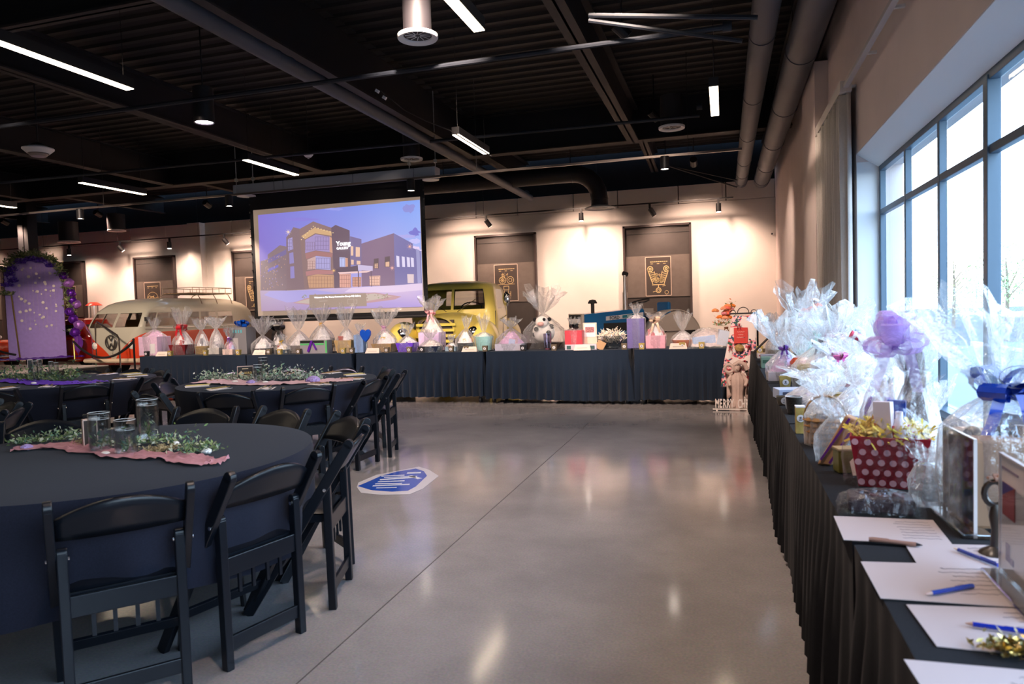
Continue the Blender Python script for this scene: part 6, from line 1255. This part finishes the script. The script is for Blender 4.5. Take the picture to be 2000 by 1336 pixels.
# far end small stuff
for i,(px,Y,c,lab) in enumerate([(1484,8.75,'gold','gold paper cup with label at the far corner of the window-side tables'),(1497,8.3,'brown','brown paper cup behind the tray of small boxes'),(1505,7.0,'gold','gold paper cup beside the green jar box')]):
    p=aty(px,680,Y); tcup(px,680,Y,c,lab,grp='square paper cups on the window-side tables')
def sbox(px,Y,w_,d_,h_,col,label,rz=0,name='gift_box',cat='box',band=None,z=TZP,yb=None):
    x,y,s=near(px,yb,Y); t=thing(name,label,cat,(x,y,z),rz); b=MB(); b.box((0,0,h_/2),(w_,d_,h_)); b.build('carton',rgb(*col),t,bevel=.003)
    b=MB(); b.box((0,-d_/2-.001,h_*.6),(w_*.7,.002,h_*.3)); b.build('printed_band',rgb(*(band or (225,220,220))),t); return t
sbox(1490,8.1,.12,.2,.05,(225,200,185),'low cream box with a red end, far end of the window-side tables',0,band=(190,50,60))
sbox(1500,7.6,.14,.16,.07,(200,200,215),'low white and lilac box, second from the far end of the window-side tables',0,band=(120,110,190))
sbox(1497,6.9,.10,.12,.10,(120,140,120),'dark green jar box with a pale lid, before the purple-ribboned film bag',0,band=(60,90,70))
x,y,s=near(1500,Y=8.6); t=thing('wooden_utensils','dark slanted rod with a wooden head leaning over the far end of the tables','utensils',(x-.02,y,TZP)); b=MB(); b.tube([(-.14,0,.02),(.12,.0,.28)],.012,8,0); b.box((.17,0,.33),(.16,.04,.07),1,rot=Matrix.Rotation(-.75,3,'Y')); b.build('rod',[rgb(50,40,38),rgb(190,145,105)],t)
N_('clear film bag with thin purple ribbon, near the far end of the window-side tables',1532,62,683,618,100,yb=742,kind='box',ccol=(215,205,210),pal='pastel',bowc=(130,80,190),bowr=.05,seed=51,hcf=.3,group=gR)
tcup(1534,757,near(1534,757)[1],'gold','gold paper cup with round white label before the purple-ribboned bag',.075,.08,grp='square paper cups on the window-side tables')
x,y,s=near(1563,745); t=thing('pumpkin_basket','small film-wrapped basket with an orange pumpkin-shaped tin','gift basket',(x,y,TZP),0,gR)
container(t,'taper',.13,.12,.07,rgb(110,85,75)); b=MB(); b.lathe([(.001,0),(.05,.01),(.07,.05),(.068,.08),(.045,.11),(.01,.105)],(0,0,.07),30); b.v=[(a*(1+.05*math.cos(8*math.atan2(c,a))),c*(1+.05*math.cos(8*math.atan2(c,a))),d) for a,c,d in b.v]; b.build('pumpkin',mat('pumpkin_orange',s2l((225,90,50)),.3,coat=.4),t,smooth=True); cello_bag(t,.17,.16,.1,.2,.36,.10,5,CELLOW)
N_('clear film bag pulled tight with a dark tie, beside the pumpkin tin',1600,88,673,632,80,yb=755,kind='bowl',ccol=(90,110,130),pal='mixed',bowc=(25,45,80),bowr=.05,seed=52,hcf=.25,group=gR)
N_('tall film gift holding orange silk flowers, near the curtain',1572,70,650,566,90,Y=7.1,kind='tub',ccol=(120,100,90),pal='orange',seed=53,hcf=.4,group=gR,fm=CELLO)
x,y,s=near(1560,Y=7.4)
for k,(px,py,c) in enumerate([(1577,622,(225,90,60)),(1571,610,(235,130,100)),(1586,606,(230,95,60)),(1596,600,(235,110,70)),(1566,632,(215,110,110)),(1563,618,(235,140,110)),(1578,634,(205,100,110)),(1590,590,(240,230,225))]):
    q=aty(px,py,6.9); flower(q.x,q.y,q.z,.05,rgb(*c),('white' if k==7 else 'coral')+' silk blossom in the tall film gift, '+['low in the bunch','upper stem','right of the bunch','highest coral one','lowest one','at the edge by the curtain','beside the green wrap','at the very top'][k].replace('right of','to one side of'),60+k)
t=thing('handled_basket','large basket with a tall curved grey handle and film, farthest tall gift by the curtain','gift basket',(x,y,TZP),0,gR); container(t,'wicker',.3,.26,.16,rgb(120,100,80)); b=MB(); P=[(.15*math.cos(a),0,.16+.42*math.sin(a)) for a in [PI*k/12 for k in range(13)]]
for i in range(12):
    for sg in(1,):
        A_=Vector(P[i]);B_=Vector(P[i+1]); b.add([A_+Vector((0,-.03,0)),A_+Vector((0,.03,0)),B_+Vector((0,.03,0)),B_+Vector((0,-.03,0))],[(0,1,2,3)])
b.build('handle',rgb(135,120,115),t,solid=.006); fillers(t,.28,.24,.05,.3,PAL['warm'],8,6)
N_('small film gift with an amber sunflower bow, far end behind the purple-ribboned bag',1521,44,650,616,46,Y=8.0,kind='tub',ccol=(190,170,150),pal='warm',bowc=(225,140,40),bowr=.06,seed=54,hcf=.35,group=gR)
N_('wide green and silver wrapped gift below the coral flowers',1586,60,662,628,60,Y=6.3,kind='box',ccol=(90,190,160),pal='teal',bowc=(80,200,160),bowr=.09,seed=55,hcf=.7,group=gR)
N_('big bright white film gift with a pink bow, by the window corner',1632,84,668,598,110,Y=5.35,kind='tub',ccol=(225,225,235),pal='white',bowc=(235,170,205),bowr=.08,seed=56,hcf=.5,group=gR)
N_('film bag with a magenta ribbon bunched behind the dark-tied bag',1640,74,700,668,90,Y=4.9,kind='box',ccol=(170,180,205),pal='mixed',bowc=(235,110,180),bowr=.06,seed=57,hcf=.35,group=gR)
N_('low wide clear film gift with lavender tissue, before the dark-tied bag',1592,96,745,722,110,yb=800,kind='bowl',ccol=(140,160,190),pal='purple',seed=58,hcf=.4,group=gR)
# black sparkly cup, gold label bag
x,y,s=near(1551,808); t=thing('sparkly_cup','black sparkly scallop-edged paper cup near the table edge','paper cup',(x,y,TZP)); container(t,'tub',.085,.085,.09,mat('black_glitter',(.03,.025,.02),.3,metal=.3,noisy=.9,nscale=180)); b=MB(); b.lathe([(.036,.088),(.046,.095),(.036,.095)],n=20); b.build('pale_rim',PAPER,t)
x,y,s=near(1563,845); t=thing('gold_treat_box','slim gold treat box with a white oval label, standing near the table edge','box',(x,y,TZP)); b=MB(); b.box((0,0,.06),(.04,.05,.12)); b.build('carton',GOLDP,t); b=MB(); b.box((0,0,.122),(.042,.052,.006)); b.build('pale_rim',PAPER,t); label_round(t,0,-.027,.07,.017)
x,y,s=near(1528,790); tcup(1532,792,y,'brown','dark paper cup under the clear lid box',.08,.05,grp='square paper cups on the window-side tables')
x,y,s=near(1545,800,Y=4.6); sbox(1540,4.75,.16,.14,.06,(190,200,225),'flat clear-lidded pale blue box beside the black sparkly cup',.2,band=(70,70,90))
# gold drum on red stand
x,y,s=near(1628,812,Y=3.75); t=thing('gold_drum','shiny gold drum-shaped tin on a red brimmed base','tin',(x,y,TZP)); b=MB(); b.lathe([(.001,0),(.075,0),(.075,.03),(.045,.035)],n=26); b.build('red_base',mat('base_red',s2l((190,25,40)),.35,coat=.3),t,smooth=True); b=MB(); b.lathe([(.044,.03),(.046,.15),(.05,.155),(.001,.155)],n=26); b.build('gold_body',mat('gold_foil',(.55,.38,.08),.28,metal=.9,noisy=.2,nscale=40),t,smooth=True); b=MB(); b.box((.055,-.03,.08),(.03,.03,.05)); b.build('orange_tag',rgb(225,140,30,.3),t)
N_('clear film tuft over a grey basket, behind the gold drum',1600,60,770,745,60,Y=4.1,kind='taper',ccol=(150,140,150),pal='grey',seed=59,hcf=.5,group=gR)
N_('broad clear film gift with lilac tissue, behind the wicker basket',1672,90,752,705,120,Y=3.55,kind='tub',ccol=(200,195,215),pal='mixed',seed=60,hcf=.4,group=gR)
N_('film gift with a red striped rolled bag poking out, by the window sill',1675,96,690,655,120,Y=4.4,kind='tub',ccol=(215,215,225),pal='red',seed=61,hcf=.4,group=gR)
q=aty(1685,662,4.3); b=MB(); b.tube([(-.06,0,.03),(.06,0,-.03)],.022,12,0); b.tube([(-.05,0,.026),(-.035,0,.018)],.0228,12,1); b.tube([(0.0,0,0),(.015,0,-.0075)],.0228,12,1); tag(b.build('rolled_bag',[rgb(225,80,110),rgb(250,220,225)],None,q,smooth=True),'pink-red striped roll sticking out of a film gift','roll')
N_('film gift with a pale blue star-shaped topper against the window frame',1683,60,648,612,50,Y=5.6,kind='tub',ccol=(225,230,240),pal='teal',bowc=(110,180,225),bowr=.05,seed=62,hcf=.5,group=gR)
# wicker basket with braided look
x,y,s=near(1612,868); t=thing('wicker_basket','tan braided wicker basket with a flat woven handle and film, close to the table edge','basket',(x,y,TZP),R(-8)); container(t,'wicker',.155,.14,.12,mat('wicker_tan',s2l((175,130,80)),.6,noisy=.3,nscale=60)); b=MB()
for i in range(14): A_=Vector((.085*math.cos(PI*i/14),0,.11+.10*math.sin(PI*i/14)));B_=Vector((.085*math.cos(PI*(i+1)/14),0,.11+.10*math.sin(PI*(i+1)/14))); b.add([A_-Vector((0,.02,0)),A_+Vector((0,.02,0)),B_+Vector((0,.02,0)),B_-Vector((0,.02,0))],[(0,1,2,3)])
b.build('flat_handle',mat('wicker_tan',(.4,.3,.2)),t,solid=.006); fillers(t,.14,.12,.03,.14,PAL['grey'],4,6); cello_bag(t,.16,.15,.13,.2,.28,.08,3,CELLOW)
# burlap ribbon bag
x,y,s=near(1632,903); t=thing('striped_paper_bag','tan striped paper bag with purple stripes lying against the dotted basket','gift bag',(x,y,TZP),R(-20)); b=MB(); b.prism([(-.05,0),(.0,0),(.10,.17),(.05,.19)],(0,-.02,0),(1,0,0),(0,0,1),.05); b.build('paper_bag',rgb(195,150,110),t,bevel=.006); b=MB(); b.beam((-.035,-.075,.02),(.065,-.075,.18),.008,.003,up=(0,1,0)); b.beam((-.005,-.075,.01),(.09,-.075,.17),.008,.003,up=(0,1,0)); b.build('purple_stripes',rgb(110,40,140),t); cello_bag(t,.14,.09,.10,.17,.24,.06,9,CELLO)
# polka-dot gift
x,y,s=near(1742,950); PW,PD_,PH=.225,.15,.165
t=thing('polka_dot_basket','red polka-dot tapered gift basket with yellow shredded paper under clear film','gift basket',(x,y+.03,TZP),R(-10)); DOT=mat('dot_red',s2l((165,22,42)),.45); container(t,'taper',PW,PD_,PH,DOT); 
b=MB(); k=.78
for r__ in range(5):
    for c_ in range(6):
        v=(r__+.5)/5; u=(c_+.5+(.5 if r__%2 else 0)-.25)/6; 
        if u>.97: continue
        wv=PW*lerp(k,1,v); xx=(u-.5)*wv; yy=-PD_/2*lerp(k,1,v)-.003; zz=v*PH; nrm=Vector((0,-1,-.1)).normalized(); pr=.0105
        b.add([(xx+pr*math.cos(a),yy-.12*pr*math.sin(a)*0-.0005,zz+pr*math.sin(a)) for a in [i*PI/5 for i in range(10)]],[tuple(range(10))])
for r__ in range(5):
    for c_ in range(4):
        v=(r__+.5)/5;u=(c_+.5)/4; yy=(u-.5)*PD_*lerp(k,1,v)
        for sg in(-1,1): b.add([(sg*(PW/2*lerp(k,1,v)+.003),yy+.0105*math.cos(a),v*PH+.0105*math.sin(a)) for a in [i*PI/5 for i in range(10)]],[tuple(range(10))])
b.build('white_dots',rgb(225,170,180),t,kind='stuff'); shred(t,PW*1.0,PD_*1.05,PH*.9,rgb(225,195,80,.8),6,520,.07); fillers(t,PW,PD_,PH*.8,PH*1.7,[(30,60,150),(190,40,70),(235,220,225),(215,110,60)],7,7); cello_bag(t,PW*1.2,PD_*1.25,PH,PH*1.6,PH*2.2,.12,8,CELLC,lean=.1)
# card box + gold tin before it
x,y,s=near(1655,925); t=thing('olive_gift_tin','small olive-gold square tin with a leaning white name card','tin',(x,y+.03,TZP),R(12)); b=MB(); b.box((0,0,.04),(.07,.06,.08)); b.build('tin_body',mat('olive_gold',s2l((120,115,55)),.35,metal=.3),t,bevel=.004); b=MB(); b.box((0,0,.083),(.074,.064,.008)); b.build('lid',rgb(175,150,110),t,bevel=.002); b=MB(); b.prism([(-.03,0),(.03,.0),(.035,.05),(0,.075),(-.035,.045)],(.03,-.06,.0),(1,0,0),(0,.3,1),.003); b.build('name_card',rgb(225,190,165),t); b=MB(); b.lathe([(.001,0),(.018,0)],n=14); b.v=[(a+.03,-.052+c*.0,.035+c) for a,c,d in b.v]; b.build('card_seal',rgb(205,170,150),t)
# dark tray in film
x,y,s=near(1722,1000); t=thing('wrapped_tray','dark purple-black tray of sweets wrapped in clear film, lying flat','tray',(x,y+.02,TZP),R(-6)); b=MB(); b.box((0,0,.022),(.17,.10,.044)); b.build('tray',rgb(45,32,40),t,bevel=.008); fillers(t,.16,.09,.03,.06,[(60,45,50),(90,60,70),(70,50,110)],3,8); b=MB(); b.grid(lambda u,v:((u-.5)*.23,(v-.5)*.14,.003+.058*(math.sin(PI*u)*math.sin(PI*v))**.3+.006*noise.noise((u*14,v*9,2))),26,12); b.build('film_wrap',CELLC,t)
# jar
x,y,s=near(1812,985); t=thing('glass_jar','clear ribbed glass jar wrapped in film with a gold clasp','jar',(x,y,TZP)); b=MB(); b.lathe([(.001,0),(.04,0),(.045,.01),(.045,.05),(.03,.065),(.028,.12),(.001,.125)],n=22); b.v=[(a*(1+.04*math.cos(14*math.atan2(c,a))),c*(1+.04*math.cos(14*math.atan2(c,a))),d) for a,c,d in b.v]; b.build('glass_body',glass('jar_glass',.14,(.9,.86,.84)),t,smooth=True); b=MB(); b.box((.04,-.01,.08),(.012,.012,.05)); b.build('gold_clasp',GOLD,t); cello_bag(t,.1,.09,.07,.13,.17,.04,4,CELLO)
# lavender bow gift, bottle
N_('film gift topped by a huge lavender ribbon bow, before the window',1738,100,715,640,110,Y=3.05,kind='tub',ccol=(205,190,225),pal='purple',seed=64,hcf=.4,group=gR)
x,y=aty(1745,672,2.70).x,2.70; t=thing('lavender_bow','huge pale lavender pull bow, the largest bow by the window','bow',(x,y,0)); q=aty(1745,672,y); bow(t,0,0,q.z,.115,film('bow_lavender',.8,s2l((222,196,246)),.3,.95),16,5,True,'ribbon_loops',.30)
x,y,s=near(1787,Y=2.75); x=min(x,.86); t=thing('wrapped_bottle','dark brown striped bottle neck standing in film between the lavender bow and the blue ribbon','bottle',(x,y,TZP)); zt=aty(1787,675,y).z-TZP; b=MB(); b.lathe([(.001,0),(.04,0),(.04,zt*.55),(.034,zt*.7),(.028,zt*.95),(.001,zt)],n=20); b.build('bottle',mat('bottle_brown',s2l((95,75,70)),.3,noisy=.5,nscale=45),t,smooth=True); cello_bag(t,.16,.14,zt*.4,zt*.75,zt*1.15,.10,14,CELLOW)
N_('loose clear film gift with amber contents standing behind the dotted basket',1812,96,810,745,80,Y=2.80,kind='tub',ccol=(190,130,90),pal='warm',seed=65,hcf=.5,group=gR)
# big basket with blue ribbon
x,y,s=near(1942,Y=2.2); x=.71; t=thing('blue_ribbon_basket','large dark basket in clear film tied with a glossy blue ribbon, by the window','gift basket',(x,y,TZP),0); s=(RM@Vector((x,y,TZP-H))).z/FPX
f=lambda q: aty(1942,q,y).z-TZP
container(t,'bowl',.26,.24,f(850),rgb(60,48,45)); fillers(t,.24,.22,f(900),f(800),[(40,35,40),(160,120,90),(70,60,65),(30,40,60)],5,9); b=MB(); b.box((.0,-.02,f(840)*.5),(.22,.2,f(840)*.96)); b.build('kraft_body',rgb(165,125,95),t,bevel=.01)
zt_=f(765); cello_bag(t,.29,.26,f(840),zt_,f(592),.19,66,CELLO,lean=-.05); bow(t,0,-.03,zt_,.10,mat('ribbon_blue',s2l((20,65,180)),.2,coat=.6),6,4,True); b=MB(); b.tube([(.02+.045*math.cos(a),-.06,zt_+.045+.03*math.sin(a)) for a in [k*PI/8 for k in range(16)]],.0015,4,closed=True); b.build('wire_loop',rgb(150,150,160,.3),t)
# bronze ornament
x,y,s=near(1940,1005,Y=1.98); x,y=.60,1.90; t=thing('bronze_ornament','dark bronze stemmed ornament with a small bow, beside the acrylic sign','ornament',(x,y,TZP)); b=MB(); b.lathe([(.001,0),(.035,0),(.03,.008),(.01,.02),(.008,.06),(.013,.09),(.008,.12),(.001,.12)],n=16); b.build('stem',rgb(50,40,32,.3),t,smooth=True); b=MB(); b.tube([(.022*math.cos(a),0,.145+.028*math.sin(a)) for a in [k*PI/8 for k in range(16)]],.007,6,closed=True); b.build('ring',rgb(45,35,30,.3),t,smooth=True); bow(t,0,-.01,.178,.02,rgb(150,110,90),4,2,False)
# ------------------------------------------------------------------ acrylic sign holders
def acrylic(bl,br,tl,Y_,rz,label,cols,hh,wd_=.11,sheet=None):
    t=thing('acrylic_sign_holder',label,'sign holder',(bl,br,TZP),rz); A_=glass('acrylic',.06,(.96,.96,.96))
    b=MB(); b.box((0,0,.006),(wd_+.03,.07,.012)); b.build('base',glass('acrylic_base',.25,(.8,.76,.72)),t,bevel=.003)
    b=MB()
    for q in((-wd_/2,0),(wd_/2,0)): b.box((q[0],0,hh/2),(.004,.008,hh))
    b.box((0,0,hh),(wd_+.004,.008,.004)); b.build('edge',mat('acrylic_edge',(.7,.62,.6),.2),t)
    b=MB(); b.box((0,-.003,hh/2+.008),(wd_,.002,hh-.012)); b.build('clear_panel',A_,t)
    b=MB(); b.box((0,.001,hh/2+.008),(wd_-.006,.0016,hh-.02)); sh=b.build('sheet',cols,t); return t,sh
x,y=atz(1872,1025,TZP).x,atz(1872,1025,TZP).y
hh=aty(1872,845,y).z-TZP
pm=bpy.data.materials.new('dark_poster_print'); pm.use_nodes=True; n=pm.node_tree.nodes; L=pm.node_tree.links; bs=n['Principled BSDF']; tc=n.new('ShaderNodeTexCoord'); nz=n.new('ShaderNodeTexNoise'); nz.inputs['Scale'].default_value=22; nz.inputs['Detail'].default_value=2; L.new(tc.outputs['Object'],nz.inputs['Vector']); c1=n.new('ShaderNodeValToRGB')
for i,(ps,c) in enumerate([(0,(12,10,20)),(.45,(25,20,35)),(.55,(20,60,130)),(.62,(60,110,60)),(.7,(30,28,40))]):
    e=c1.color_ramp.elements[i] if i<2 else c1.color_ramp.elements.new(ps); e.position=ps; e.color=(*s2l(c),1)
L.new(nz.outputs['Fac'],c1.inputs[0]); L.new(c1.outputs[0],bs.inputs['Base Color']); bs.inputs['Roughness'].default_value=.3
a0=atz(1845,1000,TZP);a1=atz(1905,1050,TZP); rz=math.atan2(a1.y-a0.y,a1.x-a0.x)
acrylic((a0.x+a1.x)/2,(a0.y+a1.y)/2,0,0,rz,'clear acrylic sign holder with a dark colourful sheet, beside the glass jar',pm,hh,max(.10,(a1-a0).length*1.0))
a0=atz(1955,1125,TZP);a1=atz(2040,1215,TZP); rz2=math.atan2(a1.y-a0.y,a1.x-a0.x); yc=(a0.y+a1.y)/2
t,sh=acrylic((a0.x+a1.x)/2,yc,0,0,rz2,'white acrylic sign holder with a red and purple square, cut by the picture edge',PAPER,aty(1960,885,a0.y).z-TZP,(a1-a0).length)
w_=(a1-a0).length; hh=aty(1960,885,a0.y).z-TZP
b=MB(); b.box((-w_*.28,-.0015,hh*.66),(w_*.3,.0015,hh*.26)); b.build('red_square',rgb(150,60,60),sh); b=MB(); b.add([(-w_*.43,-.0026,hh*.79),(-w_*.43,-.0026,hh*.68),(-w_*.13,-.0026,hh*.79)],[(0,1,2)]); b.build('purple_corner',rgb(70,50,130),sh); b=MB(); b.box((-w_*.25,-.0015,hh*.9),(w_*.4,.0015,hh*.02)); b.box((-w_*.3,-.0015,hh*.25),(w_*.1,.0015,hh*.14)); b.box((-w_*.2,-.0015,hh*.2),(w_*.08,.0015,hh*.05)); b.build('print_marks',rgb(110,95,130),sh)
# ------------------------------------------------------------------ bid sheets and pens
def sheet(corners,label,z,lines=(.55,.95)):
    P=[atz(x,y,z) for x,y in corners]; c=sum(P,Vector((0,0,0)))/4; A_=[(p.x-c.x,p.y-c.y) for p in P]
    area=sum(A_[i][0]*A_[(i+1)%4][1]-A_[(i+1)%4][0]*A_[i][1] for i in range(4))
    b=MB(); b.prism(A_ if area>0 else A_[::-1],(0,0,0),(1,0,0),(0,1,0),.0006); o=tag(b.build('bid_sheet',mat('bid_paper',(.50,.43,.43),.8),None,(c.x,c.y,z)),label,'paper','bid sheets on the nearest window-side table')
    # scribbles along the sheet's own axes
    r_=random.Random(int(corners[0][1])); u=Vector((A_[1][0]-A_[0][0],A_[1][1]-A_[0][1],0)); v=Vector((A_[3][0]-A_[0][0],A_[3][1]-A_[0][1],0)); o0=Vector((A_[0][0],A_[0][1],.0012)); b=MB()
    for k in range(7):
        s0=lines[0]+r_.uniform(0,.1); yv=.15+.11*k; pts=[]; 
        for i in range(14): pts.append(o0+u*(s0+(lines[1]-s0)*i/14)+v*(yv+r_.uniform(-.018,.018)))
        b.tube(pts,.0005,3)
    b.build('handwriting',mat('pencil_grey',(.22,.2,.22),.8),o); return o
sheet([(1628,1008),(1822,1016),(1862,1066),(1648,1055)],'white bid sheet lying farthest away, beside the film-wrapped tray',TZP+.0002)
sheet([(1766,1061),(1962,1066),(2050,1120),(1800,1116)],'white bid sheet partly under another, below the acrylic sign holder',TZP+.001)
sheet([(1681,1097),(1930,1104),(2035,1190),(1720,1169)],'white bid sheet with handwriting and a blue pen lying across it',TZP+.002)
sheet([(1770,1181),(2080,1192),(2200,1300),(1830,1263)],'white bid sheet with a blue pen at its outer edge, second nearest to the viewer',TZP+.0002)
sheet([(1765,1288),(2100,1318),(2260,1460),(1850,1420)],'white bid sheet nearest to the viewer, cut by the bottom edge',TZP+.0002)
def pen(xa,ya,xb,yb,label,col,r_=.0045,tipc=(200,170,160),name='pen'):
    A_=atz(xa,ya,TZP+.008);B_=atz(xb,yb,TZP+.008); t=thing(name,label,name,A_); d=B_-A_; b=MB(); b.tube([d*.12,d],r_,10); b.build('barrel',rgb(*col,.25,coat=.5),t,smooth=True); b=MB(); b.tube([(0,0,0),d*.12],[.001,r_*.9],8); b.build('tip',rgb(*tipc,.3),t,smooth=True); b=MB(); b.tube([d*.62+Vector((0,0,r_)),d*.95+Vector((0,0,r_))],.0012,5); b.build('clip',rgb(*col,.25),t)
pen(1862,1070,1950,1104,'blue pen with a white end pointing away, on the half-covered bid sheet',(20,50,150),tipc=(230,215,200))
pen(1808,1160,1900,1144,'blue pen lying across the bid sheet with handwriting',(20,55,160))
pen(1885,1217,2010,1235,'blue pen on the second nearest bid sheet',(20,45,160),tipc=(190,150,130))
pen(1802,1065,1697,1053,'black marker with a beige barrel on the farthest bid sheet',(165,125,110),.0055,(25,18,25),'marker')
x,y,s=near(1980,1280); greenery('gold_tinsel','crumpled gold tinsel garland lying between the two nearest bid sheets',[(x,y,TZP,.05,.02,.02),(x+.06,y,TZP,.05,.02,.02)],[GOLD,mat('tinsel_dark',(.25,.18,.06),.4,metal=.6)],5,260,.008,None,'tinsel')
x,y,s=near(1975,1180);
